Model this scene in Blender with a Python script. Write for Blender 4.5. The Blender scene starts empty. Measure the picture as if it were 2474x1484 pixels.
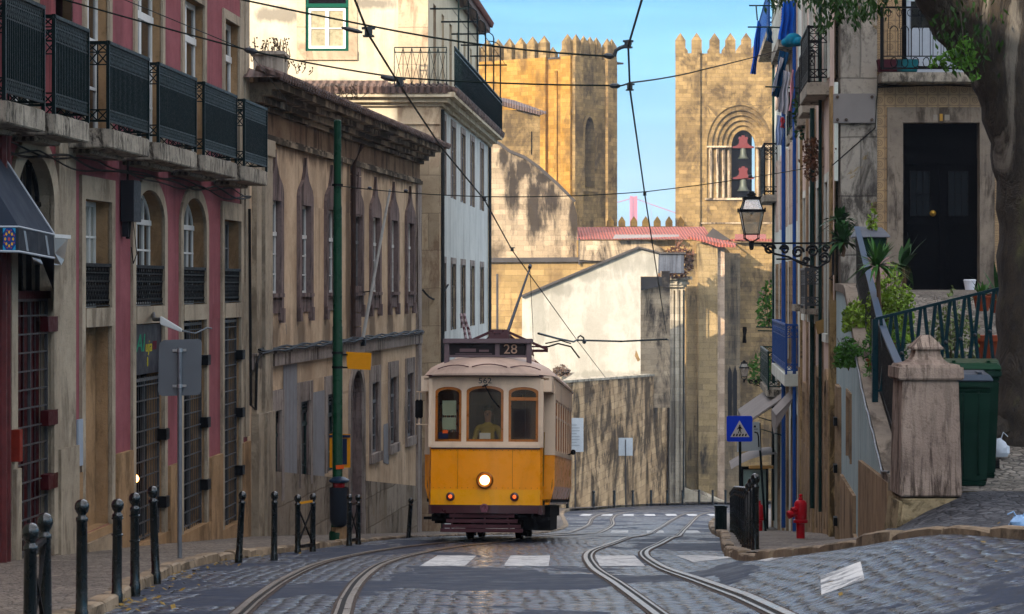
import bpy, bmesh, math, random
from mathutils import Vector, Matrix
R = math.radians
random.seed(7)
S = bpy.context.scene
COL = S.collection

# ------------------------------------------------------------------ camera
FD, CX, HY = 5935.0, 1236.5, 692.5          # focal length, centre and horizon in reading units of the photograph
cam_d = bpy.data.cameras.new('camera')
cam = bpy.data.objects.new('camera', cam_d)
COL.objects.link(cam)
cam_d.sensor_width = 36.0
cam_d.lens = FD / 2473.0 * 36.0
cam_d.shift_y = -49.5 / 2473.0
cam_d.clip_start = 0.5
cam_d.clip_end = 9000
cam.location = (0, 0, 0)
cam.rotation_euler = (R(90), 0, 0)
cam_d.dof.use_dof = True
cam_d.dof.focus_distance = 42.0
cam_d.dof.aperture_fstop = 9.0
S.camera = cam

# ------------------------------------------------------------------ light
SUN_TO = Vector((-0.56, -0.83, 0.36)).normalized()      # towards the sun
sun_el = math.asin(SUN_TO.z)
sun_az = math.atan2(SUN_TO.x, SUN_TO.y)                  # from +Y towards +X
sl = bpy.data.lights.new('sun', 'SUN')
sl.energy = 2.1
sl.angle = R(0.6)
sl.color = (1.0, 0.84, 0.66)
so = bpy.data.objects.new('sun', sl)
COL.objects.link(so)
so.rotation_euler = (-SUN_TO).to_track_quat('-Z', 'Y').to_euler()

wd = bpy.data.worlds.new('World')
S.world = wd
wd.use_nodes = True
nt = wd.node_tree
nt.nodes.clear()
wo = nt.nodes.new('ShaderNodeOutputWorld')
bg = nt.nodes.new('ShaderNodeBackground')
sky = nt.nodes.new('ShaderNodeTexSky')
sky.sky_type = 'NISHITA'
sky.sun_disc = False
sky.sun_elevation = sun_el
sky.sun_rotation = sun_az
sky.altitude = 50
sky.air_density = 1.0
sky.dust_density = 0.6
sky.ozone_density = 1.6
bg.inputs['Strength'].default_value = 0.15
tc = nt.nodes.new('ShaderNodeTexCoord')
mp = nt.nodes.new('ShaderNodeMapping')
mp.inputs['Scale'].default_value = (2.2, 2.2, 26.0)
nz = nt.nodes.new('ShaderNodeTexNoise')
nz.inputs['Scale'].default_value = 1.6
nz.inputs['Detail'].default_value = 5
nz.inputs['Roughness'].default_value = 0.55
rp = nt.nodes.new('ShaderNodeMapRange')
rp.inputs['From Min'].default_value = 0.41
rp.inputs['From Max'].default_value = 0.80
rp.inputs['To Max'].default_value = 0.75
mx = nt.nodes.new('ShaderNodeMixRGB')
nt.links.new(tc.outputs['Generated'], mp.inputs['Vector'])
nt.links.new(mp.outputs['Vector'], nz.inputs['Vector'])
nt.links.new(nz.outputs['Fac'], rp.inputs['Value'])
nt.links.new(rp.outputs['Result'], mx.inputs[0])
nt.links.new(sky.outputs['Color'], mx.inputs[1])
mx.inputs[2].default_value = (13.0, 12.4, 12.0, 1)
# the low sky over the river is deeper blue than the model gives it
sx = nt.nodes.new('ShaderNodeSeparateXYZ')
nt.links.new(tc.outputs['Generated'], sx.inputs[0])
tn = nt.nodes.new('ShaderNodeValToRGB')
cr_ = tn.color_ramp
cr_.elements[0].position = 0.0
cr_.elements[0].color = (0.085, 0.168, 0.260, 1)
cr_.elements[1].position = 0.45
cr_.elements[1].color = (1.10, 1.0, 0.90, 1)
e_ = cr_.elements.new(0.055)
e_.color = (0.066, 0.160, 0.252, 1)
e_ = cr_.elements.new(0.125)
e_.color = (0.056, 0.172, 0.265, 1)
nt.links.new(sx.outputs['Z'], tn.inputs[0])
ml = nt.nodes.new('ShaderNodeMixRGB')
ml.blend_type = 'MULTIPLY'
ml.inputs[0].default_value = 1.0
nt.links.new(mx.outputs[0], ml.inputs[1])
nt.links.new(tn.outputs[0], ml.inputs[2])
nt.links.new(ml.outputs[0], bg.inputs['Color'])
nt.links.new(bg.outputs['Background'], wo.inputs['Surface'])

S.view_settings.view_transform = 'Standard'
S.view_settings.look = 'None'
S.view_settings.gamma = 1
S.view_settings.exposure = 2.0
S.cycles.max_bounces = 6
S.cycles.diffuse_bounces = 4
S.cycles.glossy_bounces = 3
S.cycles.transmission_bounces = 6
S.cycles.transparent_max_bounces = 16
S.cycles.use_denoising = True

# ------------------------------------------------------------------ colours and materials
def C(h):
    h = h.lstrip('#')
    v = [int(h[i:i + 2], 16) / 255 for i in (0, 2, 4)]
    return tuple((x / 12.92 if x <= 0.04045 else ((x + 0.055) / 1.055) ** 2.4) for x in v) + (1,)

class NG:
    def __init__(s, name):
        s.m = bpy.data.materials.new(name)
        s.m.use_nodes = True
        s.t = s.m.node_tree
        s.t.nodes.clear()
        s.out = s.t.nodes.new('ShaderNodeOutputMaterial')
        s.b = s.t.nodes.new('ShaderNodeBsdfPrincipled')
        s.t.links.new(s.b.outputs[0], s.out.inputs['Surface'])
    def n(s, typ, **kw):
        nd = s.t.nodes.new(typ)
        for k, v in kw.items():
            if k.startswith('i_'):
                nd.inputs[k[2:].replace('_', ' ')].default_value = v
            else:
                setattr(nd, k, v)
        return nd
    def l(s, a, b):
        s.t.links.new(a, b)
    def coord(s, kind='UV'):
        if kind == 'Pos':
            return s.n('ShaderNodeNewGeometry').outputs['Position']
        return s.n('ShaderNodeTexCoord').outputs[kind]
    def map(s, vec, scale=(1, 1, 1), loc=(0, 0, 0), rot=(0, 0, 0)):
        m = s.n('ShaderNodeMapping')
        m.inputs['Scale'].default_value = scale
        m.inputs['Location'].default_value = loc
        m.inputs['Rotation'].default_value = rot
        s.l(vec, m.inputs['Vector'])
        return m.outputs['Vector']
    def noise(s, vec, scale, detail=4, rough=0.6, dist=0.0):
        m = s.n('ShaderNodeTexNoise')
        m.inputs['Scale'].default_value = scale
        m.inputs['Detail'].default_value = detail
        m.inputs['Roughness'].default_value = rough
        m.inputs['Distortion'].default_value = dist
        s.l(vec, m.inputs['Vector'])
        return m.outputs['Fac']
    def rng(s, v, a, b, c=0.0, d=1.0):
        m = s.n('ShaderNodeMapRange')
        s.l(v, m.inputs['Value'])
        for k, x in zip(('From Min', 'From Max', 'To Min', 'To Max'), (a, b, c, d)):
            m.inputs[k].default_value = x
        return m.outputs['Result']
    def mix(s, f, a, b, bt='MIX'):
        m = s.n('ShaderNodeMix', data_type='RGBA', blend_type=bt)
        for sock, v in (('Factor', f), ('A', a), ('B', b)):
            ins = m.inputs[sock] if sock == 'Factor' else [i for i in m.inputs if i.name == sock and i.type == 'RGBA'][0]
            if isinstance(v, (float, int)):
                ins.default_value = v
            elif isinstance(v, tuple):
                ins.default_value = v
            else:
                s.l(v, ins)
        return [o for o in m.outputs if o.type == 'RGBA'][0]
    def math(s, op, a, b=None):
        m = s.n('ShaderNodeMath', operation=op)
        for i, v in enumerate((a, b)):
            if v is None:
                continue
            if isinstance(v, (float, int)):
                m.inputs[i].default_value = v
            else:
                s.l(v, m.inputs[i])
        return m.outputs[0]
    def bump(s, h, strength, dist):
        m = s.n('ShaderNodeBump')
        m.inputs['Strength'].default_value = strength
        m.inputs['Distance'].default_value = dist
        s.l(h, m.inputs['Height'])
        s.l(m.outputs['Normal'], s.b.inputs['Normal'])
    def col(s, v):
        if isinstance(v, tuple):
            s.b.inputs['Base Color'].default_value = v
        else:
            s.l(v, s.b.inputs['Base Color'])
    def rough(s, v):
        if isinstance(v, (float, int)):
            s.b.inputs['Roughness'].default_value = v
        else:
            s.l(v, s.b.inputs['Roughness'])

MATS = {}
def plain(name, col, rough=0.6, metal=0.0, var=0.0, bump=0.0, scale=8.0, dirt=None, dirt_amt=0.5, coat=0.0):
    if name in MATS:
        return MATS[name]
    g = NG(name)
    g.b.inputs['Metallic'].default_value = metal
    g.b.inputs['Coat Weight'].default_value = coat
    c = col
    if var or dirt:
        P = g.coord('Object')
        n1 = g.noise(P, scale, 5, 0.65)
        d = tuple(x * (1 - var) for x in col[:3]) + (1,)
        c = g.mix(g.rng(n1, 0.35, 0.65), d, col)
        if dirt:
            n2 = g.noise(g.map(P, (1.0, 1.0, 0.35)), scale * 0.5, 6, 0.7, 0.6)
            c = g.mix(g.math('MULTIPLY', g.rng(n2, 0.48, 0.68), dirt_amt), c, dirt)
        g.rough(g.rng(g.noise(P, scale * 2, 3), 0.3, 0.7, max(0.02, rough - 0.12), min(1, rough + 0.12)))
        if bump:
            g.bump(g.noise(P, scale * 5, 4), bump, 0.01)
    else:
        g.rough(rough)
    if rough > 0.3 and not metal and not coat:
        g.b.inputs['Specular IOR Level'].default_value = 0.10
    g.col(c)
    MATS[name] = g.m
    return g.m

def wall(name, c1, c2, stain, amt=0.6, streak=(2.6, 0.16), patch=None, patch_th=0.62, brick=None, rough=0.85, bump=0.35, fine=22.0, mort=None, big=0.35, warp=0.03, seed=0.0, cover=0.0, spots=(), axis='X', spot_amt=0.85, spot_col=None):
    """plaster or masonry: two tones, dirty vertical runs, flaking patches, optional courses brick=(w,h,mortar)"""
    if name in MATS:
        return MATS[name]
    g = NG(name)
    U = g.map(g.coord('UV'), (1, 1, 1), (seed, seed * 1.7, 0))
    n1 = g.noise(U, big * 2.2, 7, 0.62, 0.3)
    nm = g.noise(U, 3.1, 6, 0.7)
    base = g.mix(g.rng(g.math('ADD', g.math('MULTIPLY', n1, 0.65), g.math('MULTIPLY', nm, 0.35)), 0.40, 0.60), c1, c2)
    hgt = g.noise(U, fine, 5, 0.7)
    if brick:
        w, h, mo = brick
        wv = g.n('ShaderNodeTexNoise')
        wv.inputs['Scale'].default_value = 1.1
        wv.inputs['Detail'].default_value = 3
        g.l(U, wv.inputs['Vector'])
        vm = g.n('ShaderNodeVectorMath', operation='SCALE')
        g.l(wv.outputs['Color'], vm.inputs[0])
        vm.inputs['Scale'].default_value = warp * 3
        va = g.n('ShaderNodeVectorMath', operation='ADD')
        g.l(U, va.inputs[0])
        g.l(vm.outputs[0], va.inputs[1])
        bt = g.n('ShaderNodeTexBrick')
        g.l(va.outputs[0], bt.inputs['Vector'])
        bt.inputs['Scale'].default_value = 1.0
        bt.inputs['Brick Width'].default_value = w
        bt.inputs['Row Height'].default_value = h
        bt.inputs['Mortar Size'].default_value = mo
        bt.inputs['Mortar Smooth'].default_value = 0.4
        bt.inputs['Bias'].default_value = 0.0
        bt.inputs['Color1'].default_value = (0.0, 0.0, 0.0, 1)
        bt.inputs['Color2'].default_value = (1, 1, 1, 1)
        bt.inputs['Mortar'].default_value = (0.5, 0.5, 0.5, 1)
        sh = g.n('ShaderNodeRGBToBW')
        g.l(bt.outputs['Color'], sh.inputs[0])
        dk = tuple(x * 0.62 for x in c1[:3]) + (1,)
        lt = tuple(min(1, x * 1.30) for x in c2[:3]) + (1,)
        base = g.mix(g.math('MULTIPLY', g.rng(sh.outputs[0], 0.60, 1.0), 0.5), base, lt)
        base = g.mix(g.math('MULTIPLY', g.rng(sh.outputs[0], 0.36, 0.0), 0.5), base, dk)
        base = g.mix(g.math('MULTIPLY', bt.outputs['Fac'], 0.75), base, mort or dk)
        hgt = g.math('ADD', g.math('MULTIPLY', hgt, 0.4), g.math('MULTIPLY', g.math('SUBTRACT', 1.0, bt.outputs['Fac']), 0.8))
    if patch:
        pn = g.noise(U, 0.9, 8, 0.68, 0.5)
        pf = g.rng(pn, patch_th, patch_th + 0.03)
        base = g.mix(pf, base, patch)
    # runs of dirt
    sn = g.noise(g.map(U, (streak[0], streak[1], 1)), 1.0, 7, 0.72, 0.55)
    sb = g.noise(U, 0.45, 4, 0.6)
    sf = g.math('MULTIPLY', g.rng(sn, 0.475 - cover, 0.58 - cover), g.rng(sb, 0.36 - cover * 2, 0.54 - cover * 2))
    base = g.mix(g.math('MULTIPLY', sf, amt), base, stain)
    sp = g.noise(U, 9.0, 6, 0.75)
    base = g.mix(g.math('MULTIPLY', g.rng(sp, 0.54, 0.68), amt * 0.6), base, stain)
    if spots:
        P_ = g.coord('Pos')
        sn2 = g.math('MULTIPLY', g.math('SUBTRACT', g.noise(g.map(P_, (1.3, 1.3, 0.35)), 1.0, 6, 0.7), 0.5), 3.2)
        m_ = None
        for (c_, z_, a_, b_) in spots:
            v_ = g.map(P_, (1 / a_ if axis == 'X' else 0, 1 / a_ if axis == 'Y' else 0, 1 / b_), (-c_ / a_ if axis == 'X' else 0, -c_ / a_ if axis == 'Y' else 0, -z_ / b_))
            ln = g.n('ShaderNodeVectorMath', operation='LENGTH')
            g.l(v_, ln.inputs[0])
            s_ = g.rng(g.math('ADD', ln.outputs['Value'], sn2), 1.15, 0.55)
            m_ = s_ if m_ is None else g.math('MAXIMUM', m_, s_)
        base = g.mix(g.math('MULTIPLY', m_, spot_amt), base, spot_col or stain)
    g.col(base)
    g.rough(rough)
    g.b.inputs['Specular IOR Level'].default_value = 0.03
    g.bump(hgt, bump, 0.02)
    MATS[name] = g.m
    return g.m

def emis(name, col, st):
    if name in MATS:
        return MATS[name]
    g = NG(name)
    g.b.inputs['Emission Color'].default_value = col
    g.b.inputs['Emission Strength'].default_value = st
    g.col(col)
    MATS[name] = g.m
    return g.m

def glassy(name, tint=(0.9, 0.95, 0.95, 1), alpha=0.75, rough=0.03):
    """thin pane: part see-through, part mirror"""
    if name in MATS:
        return MATS[name]
    g = NG(name)
    tr = g.n('ShaderNodeBsdfTransparent')
    tr.inputs['Color'].default_value = tint
    gl = g.n('ShaderNodeBsdfGlossy')
    gl.inputs['Roughness'].default_value = rough
    fr = g.n('ShaderNodeFresnel')
    fr.inputs['IOR'].default_value = 1.5
    ms = g.n('ShaderNodeMixShader')
    g.l(g.rng(fr.outputs[0], 0, 1, 1 - alpha, 1.0), ms.inputs[0])
    g.l(tr.outputs[0], ms.inputs[1])
    g.l(gl.outputs[0], ms.inputs[2])
    g.l(ms.outputs[0], g.out.inputs['Surface'])
    MATS[name] = g.m
    return g.m

# ------------------------------------------------------------------ mesh building
class MB:
    def __init__(s):
        s.v, s.f, s.mi, s.m = [], [], [], 0
    def add(s, vs, fs):
        o = len(s.v)
        s.v += [Vector(v) for v in vs]
        for f in fs:
            s.f.append([i + o for i in f])
            s.mi.append(s.m)
        return s
    def quad(s, a, b, c, d):
        return s.add([a, b, c, d], [(0, 1, 2, 3)])
    def poly(s, pts):
        return s.add(pts, [tuple(range(len(pts)))])
    def box(s, x0, x1, y0, y1, z0, z1, T=None):
        vs = [(x, y, z) for x in (x0, x1) for y in (y0, y1) for z in (z0, z1)]
        if T:
            vs = [T(*v) for v in vs]
        return s.add(vs, [(0, 1, 3, 2), (4, 6, 7, 5), (0, 4, 5, 1), (2, 3, 7, 6), (0, 2, 6, 4), (1, 5, 7, 3)])
    def hexa(s, a, b):
        """two quads (4 points each) joined into a solid"""
        return s.add(list(a) + list(b), [(0, 1, 2, 3), (7, 6, 5, 4), (0, 4, 5, 1), (1, 5, 6, 2), (2, 6, 7, 3), (3, 7, 4, 0)])
    def prism(s, pts, off):
        n = len(pts)
        off = Vector(off)
        p = [Vector(q) for q in pts]
        return s.add(p + [q + off for q in p], [tuple(range(n)), tuple(range(2 * n - 1, n - 1, -1))] + [(i, (i + 1) % n, (i + 1) % n + n, i + n) for i in range(n)])
    def tube(s, path, r, n=6, cap=True):
        path = [Vector(p) for p in path]
        k = len(path)
        rs = r if isinstance(r, (list, tuple)) else [r] * k
        vs, fs = [], []
        up = None
        for i, p in enumerate(path):
            d = (path[min(i + 1, k - 1)] - path[max(i - 1, 0)])
            d = d.normalized() if d.length > 1e-9 else Vector((0, 0, 1))
            a = d.cross(Vector((0, 0, 1)) if abs(d.z) < 0.95 else Vector((1, 0, 0))).normalized()
            b = d.cross(a)
            for j in range(n):
                t = 2 * math.pi * j / n
                vs.append(p + (a * math.cos(t) + b * math.sin(t)) * rs[i])
        for i in range(k - 1):
            for j in range(n):
                fs.append((i * n + j, i * n + (j + 1) % n, (i + 1) * n + (j + 1) % n, (i + 1) * n + j))
        if cap:
            fs.append(tuple(range(n)))
            fs.append(tuple(range(k * n - 1, (k - 1) * n - 1, -1)))
        return s.add(vs, fs)
    def bar(s, a, b, w, h=None):
        """square bar between two points"""
        a, b = Vector(a), Vector(b)
        h = h or w
        d = (b - a).normalized()
        x = d.cross(Vector((0, 0, 1)) if abs(d.z) < 0.95 else Vector((0, 1, 0))).normalized() * w / 2
        y = d.cross(x).normalized() * h / 2
        return s.hexa([a - x - y, a + x - y, a + x + y, a - x + y], [b - x - y, b + x - y, b + x + y, b - x + y])
    def lathe(s, c, prof, n=16, axis='z'):
        c = Vector(c)
        vs, fs = [], []
        for (r, h) in prof:
            for j in range(n):
                t = 2 * math.pi * j / n
                x, y = r * math.cos(t), r * math.sin(t)
                vs.append(c + (Vector((x, y, h)) if axis == 'z' else Vector((x, h, y)) if axis == 'y' else Vector((h, x, y))))
        k = len(prof)
        for i in range(k - 1):
            for j in range(n):
                fs.append((i * n + j, i * n + (j + 1) % n, (i + 1) * n + (j + 1) % n, (i + 1) * n + j))
        fs.append(tuple(range(n)))
        fs.append(tuple(range(k * n - 1, (k - 1) * n - 1, -1)))
        return s.add(vs, fs)
    def ball(s, c, r, n=10, sz=1.0):
        pr = [(max(0.001, r * math.sin(math.pi * i / n)), -r * sz * math.cos(math.pi * i / n)) for i in range(n + 1)]
        return s.lathe(c, pr, n + 4)
    def build(s, name, mats, parent=None, smooth=False, local=False, origin=None, bevel=0.0, sharp=40):
        me = bpy.data.meshes.new(name)
        mats = mats if isinstance(mats, (list, tuple)) else [mats]
        ob = bpy.data.objects.new(name, me)
        COL.objects.link(ob)
        if parent is not None:
            ob.parent = parent
            o = Vector((0, 0, 0)) if local else WL[parent.name]
            WL[ob.name] = o if not local else Vector((0, 0, 0))
        else:
            if origin is None:
                xs = [v.x for v in s.v]; ys = [v.y for v in s.v]
                origin = ((min(xs) + max(xs)) / 2, (min(ys) + max(ys)) / 2, min(v.z for v in s.v))
            o = Vector(origin)
            ob.location = o
            WL[ob.name] = o
        me.from_pydata([v - o for v in s.v], [], s.f)
        for m in mats:
            me.materials.append(m)
        for p, mi in zip(me.polygons, s.mi):
            p.material_index = mi
        bm = bmesh.new()
        bm.from_mesh(me)
        bmesh.ops.recalc_face_normals(bm, faces=bm.faces)
        if bevel:
            bmesh.ops.bevel(bm, geom=[e for e in bm.edges if len(e.link_faces) == 2 and e.calc_face_angle(0) > 0.6], offset=bevel, segments=2, affect='EDGES', clamp_overlap=True)
        uv = bm.loops.layers.uv.new('UVMap')
        for f in bm.faces:
            n = f.normal
            if abs(n.z) > 0.72:
                for lp in f.loops:
                    q = lp.vert.co + o
                    lp[uv].uv = (q.x, q.y)
            else:
                t = Vector((0, 0, 1)).cross(n)
                t = t.normalized() if t.length > 1e-6 else Vector((1, 0, 0))
                # snap the tangent so neighbouring faces agree
                for lp in f.loops:
                    q = lp.vert.co + o
                    lp[uv].uv = (q.dot(t), q.z)
            if smooth:
                f.smooth = True
        if smooth:
            for e in bm.edges:
                if len(e.link_faces) == 2 and e.calc_face_angle(0) > R(sharp):
                    e.smooth = False
        bm.to_mesh(me)
        bm.free()
        return ob

WL = {}
def thing(name, label, cat, loc, group=None, rot=None):
    o = bpy.data.objects.new(name, None)
    COL.objects.link(o)
    o.empty_display_size = 0.2
    o.location = loc
    if rot:
        o.rotation_euler = rot
    WL[o.name] = Vector(loc)
    return tag(o, label, cat, group)
def tag(o, label=None, cat=None, group=None, kind=None):
    if label: o['label'] = label
    if cat: o['category'] = cat
    if group: o['group'] = group
    if kind: o['kind'] = kind
    return o
def copy_tree(o, parent=None, loc=None, rotz=None, label=None, name=None):
    c = o.copy()
    COL.objects.link(c)
    WL[c.name] = Vector(loc) if loc is not None else WL.get(o.name, Vector())
    if parent is not None:
        c.parent = parent
    if loc is not None:
        c.location = loc
    if rotz is not None:
        c.rotation_euler = (o.rotation_euler[0], o.rotation_euler[1], rotz)
    if label:
        c['label'] = label
    for ch in [k for k in bpy.data.objects if k.parent == o]:
        copy_tree(ch, c)
    return c
def text_mesh(name, txt, size, T, mat, parent, local=False, ext=0.004, sx=1.0, shear=0.0):
    """lettering: T maps (across, up, out) to a point"""
    cu = bpy.data.curves.new(name + '_c', 'FONT')
    cu.body = txt
    cu.size = size
    cu.align_x = 'CENTER'
    cu.align_y = 'CENTER'
    cu.extrude = ext
    cu.resolution_u = 3
    cu.shear = shear
    tob = bpy.data.objects.new(name + '_c', cu)
    me = bpy.data.meshes.new_from_object(tob)
    b = MB()
    b.add([T(v.co.x * sx, v.co.y, v.co.z) for v in me.vertices], [tuple(p.vertices) for p in me.polygons])
    bpy.data.objects.remove(tob)
    bpy.data.curves.remove(cu)
    bpy.data.meshes.remove(me)
    return b.build(name, mat, parent, local=local)

def W(x, y, Y):
    """a point of the photograph (reading units) at distance Y"""
    return Vector(((x - CX) / FD * Y, Y, (HY - y) / FD * Y))
def ZZ(y, Y):
    return (HY - y) / FD * Y
class Fr:
    """street face X = a + b*Y ; pt(Y, z, out)"""
    def __init__(s, a, b, side):
        s.a, s.b = a, b
        n = Vector((1, -b, 0)).normalized()
        s.n = n if side > 0 else -n
    def __call__(s, u, z, w=0.0):
        return Vector((s.a + s.b * u, u, z)) + s.n * w
    def Y(s, x, w=0.0):
        return (s.a + s.n.x * w) / ((x - CX) / FD - s.b)
class Ff:
    """face looking at the camera, at distance Yc ; pt(X, z, out)"""
    def __init__(s, Yc, sl=0.0, X0=0.0):
        s.Yc, s.sl, s.X0 = Yc, sl, X0
        s.n = Vector((sl, -1, 0)).normalized()
    def __call__(s, u, z, w=0.0):
        return Vector((u, s.Yc + (u - s.X0) * s.sl, z)) + s.n * w
    def X(s, x):
        return (x - CX) / FD * s.Yc

def clampf(x, a, b):
    return max(a, min(b, x))
def sstep(a, b, x):
    t = clampf((x - a) / (b - a), 0, 1)
    return t * t * (3 - 2 * t)
def prof(Y):
    if Y < 48: return -1.07 - 0.08 * Y
    if Y < 70: return -4.91 - 0.0965 * (Y - 48)
    if Y < 190: return -7.033 - 0.0814 * (Y - 70)
    return -16.80 - 0.02 * min(Y - 190, 150)
def g(X, Y):
    """height of the road"""
    b = 0.0
    if Y < 35.7:
        k = 0.043 * (35.7 - max(Y, 21.5))
        if Y < 21.5:
            k *= clampf(1 - (21.5 - Y) * 0.06, 0.3, 1)
        b = k * sstep(1.5, 3.8, X) + 0.10 * max(0, min(X, 8) - 3.5) * sstep(35.7, 30, Y)
    return prof(Y) + b
def lerp_path(pts, Y):
    if Y <= pts[0][1]: 
        (x0, y0), (x1, y1) = pts[0], pts[1]
    elif Y >= pts[-1][1]:
        (x0, y0), (x1, y1) = pts[-2], pts[-1]
    else:
        for (x0, y0), (x1, y1) in zip(pts, pts[1:]):
            if y0 <= Y <= y1: break
    return x0 + (x1 - x0) * (Y - y0) / (y1 - y0)
def smooth_path(pts, step=0.8):
    """Catmull-Rom through (X,Y) points, resampled"""
    P = [Vector((x, y, 0)) for x, y in pts]
    P = [P[0] * 2 - P[1]] + P + [P[-1] * 2 - P[-2]]
    out = []
    for i in range(1, len(P) - 2):
        n = max(2, int((P[i + 1] - P[i]).length / step))
        for k in range(n):
            t = k / n
            out.append(0.5 * ((2 * P[i]) + (P[i + 1] - P[i - 1]) * t + (2 * P[i - 1] - 5 * P[i] + 4 * P[i + 1] - P[i + 2]) * t * t + (3 * P[i] - P[i - 1] - 3 * P[i + 1] + P[i + 2]) * t ** 3))
    out.append(P[-2].copy())
    return out
def holes_wall(F, u0, u1, z0, z1, holes, depth, mb, arch_n=8, stone_i=1, side_sign=None):
    """wall sheet with real openings; holes = (ua, ub, za, zb, arch)  arch: 0 or rise; material 0 wall, stone_i reveals"""
    us = sorted({u0, u1} | {h[0] for h in holes} | {h[1] for h in holes})
    zs = sorted({z0, z1} | {h[2] for h in holes} | {h[3] for h in holes})
    us = [u for u in us if u0 <= u <= u1]
    zs = [z for z in zs if z0 <= z <= z1]
    for a, b in zip(us, us[1:]):
        for c, d in zip(zs, zs[1:]):
            um, zm = (a + b) / 2, (c + d) / 2
            if any(h[0] < um < h[1] and h[2] < zm < h[3] for h in holes):
                continue
            mb.quad(F(a, c), F(b, c), F(b, d), F(a, d))
    for h in holes:
        ua, ub, za, zb = h[:4]
        ar = h[4] if len(h) > 4 else 0
        old = mb.m
        zs_ = zb - ar
        m_, r_ = (ua + ub) / 2, (ub - ua) / 2
        arc = [(ua, zb)] if not ar else [(m_ - r_ * math.cos(math.pi * i / (2 * arch_n)), zs_ + ar * math.sin(math.pi * i / (2 * arch_n))) for i in range(2 * arch_n + 1)]
        if ar:
            for i in range(arch_n):
                mb.add([F(ua, zb), F(*arc[i]), F(*arc[i + 1])], [(0, 1, 2)])
            for i in range(arch_n, 2 * arch_n):
                mb.add([F(ub, zb), F(*arc[i]), F(*arc[i + 1])], [(0, 1, 2)])
        mb.m = stone_i
        loop = [(ua, za)] + (arc if ar else [(ua, zb), (ub, zb)]) + [(ub, za)]
        loop = loop + [loop[0]]
        for p, q in zip(loop, loop[1:]):
            mb.quad(F(*p), F(*q), F(q[0], q[1], -depth), F(p[0], p[1], -depth))
        mb.m = old
def arch_loop(ua, ub, za, zb, ar, n=8):
    m_, r_, zs_ = (ua + ub) / 2, (ub - ua) / 2, zb - ar
    if not ar:
        return [(ua, za), (ua, zb), (ub, zb), (ub, za)]
    return [(ua, za)] + [(m_ - r_ * math.cos(math.pi * i / (2 * n)), zs_ + ar * math.sin(math.pi * i / (2 * n))) for i in range(2 * n + 1)] + [(ub, za)]
def ring(F, mb, outer, inner, w0, w1, closed=False):
    """band between two matching outlines, as a solid between w0 and w1"""
    k = len(outer)
    for i in range(k - (0 if closed else 1)):
        j = (i + 1) % k
        a, b, c, d = outer[i], outer[j], inner[j], inner[i]
        mb.hexa([F(*a, w0), F(*b, w0), F(*c, w0), F(*d, w0)], [F(*a, w1), F(*b, w1), F(*c, w1), F(*d, w1)])
def surround(F, ua, ub, za, zb, ar, t, w, name, mat, parent, bottom=False, tb=None):
    mb = MB()
    inn = arch_loop(ua, ub, za, zb, ar)
    out = arch_loop(ua - t, ub + t, za, zb + (t if not tb else tb), ar + (t if ar else 0))
    if len(out) != len(inn):
        out = out[:len(inn)]
    ring(F, mb, out, inn, -0.02, w)
    if bottom:
        mb.box(ua - t, ub + t, za - t, za, 0, 1, lambda a, b, c: F(a, b, -0.02 + c * (w + 0.02 + 0.04)))
    return mb.build(name, mat, parent)
def fbox(F, mb, u0, u1, z0, z1, w0, w1):
    return mb.box(u0, u1, z0, z1, w0, w1, F)
# ------------------------------------------------------------------ ground, road, pavements, rails
LK = [(-3.1, 4), (-3.2, 12), (-3.42, 20), (-3.80, 24.7), (-4.10, 29.9), (-4.05, 33.8), (-3.73, 36.7), (-3.28, 40.1), (-2.8, 44.3), (-2.3, 47.5), (-2.0, 50), (-1.5, 54), (-0.7, 60), (0.6, 68), (1.7, 80), (2.1, 100), (2.4, 118), (3.1, 134), (4.8, 141), (6.6, 156), (8.4, 166), (10, 173), (12.6, 178), (15.2, 183), (22, 192)]
RK = [(12, 4), (7, 12), (5.2, 16), (4.17, 20), (3.45, 23.6), (2.95, 27.2), (2.78, 29), (3.0, 33), (3.5, 40), (4.15, 48), (4.65, 55), (5.4, 65), (6.9, 85), (8.4, 100), (10.4, 118), (14, 135), (22, 150), (40, 165), (60, 192)]
def side_h(Y): return 0.10 - 0.07 * sstep(36, 50, Y) + 0.1 * sstep(110, 135, Y)
PINK = Fr(-8.49, 0.07, 1)
BEIGE = Fr(-10.41, 0.11, 1)
WHITE = Fr(-6.61, 0.062, 1)
WALLR = Fr(3.96 - 0.104 * 26, 0.104, -1)         # pale blue ramp wall
ROW = Fr(5.83 - 0.07 * 44, 0.07, -1)             # right-hand row of houses
RETAIN = Fr(3.08 - 0.196 * 140, 0.196, 1)        # far retaining wall
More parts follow.
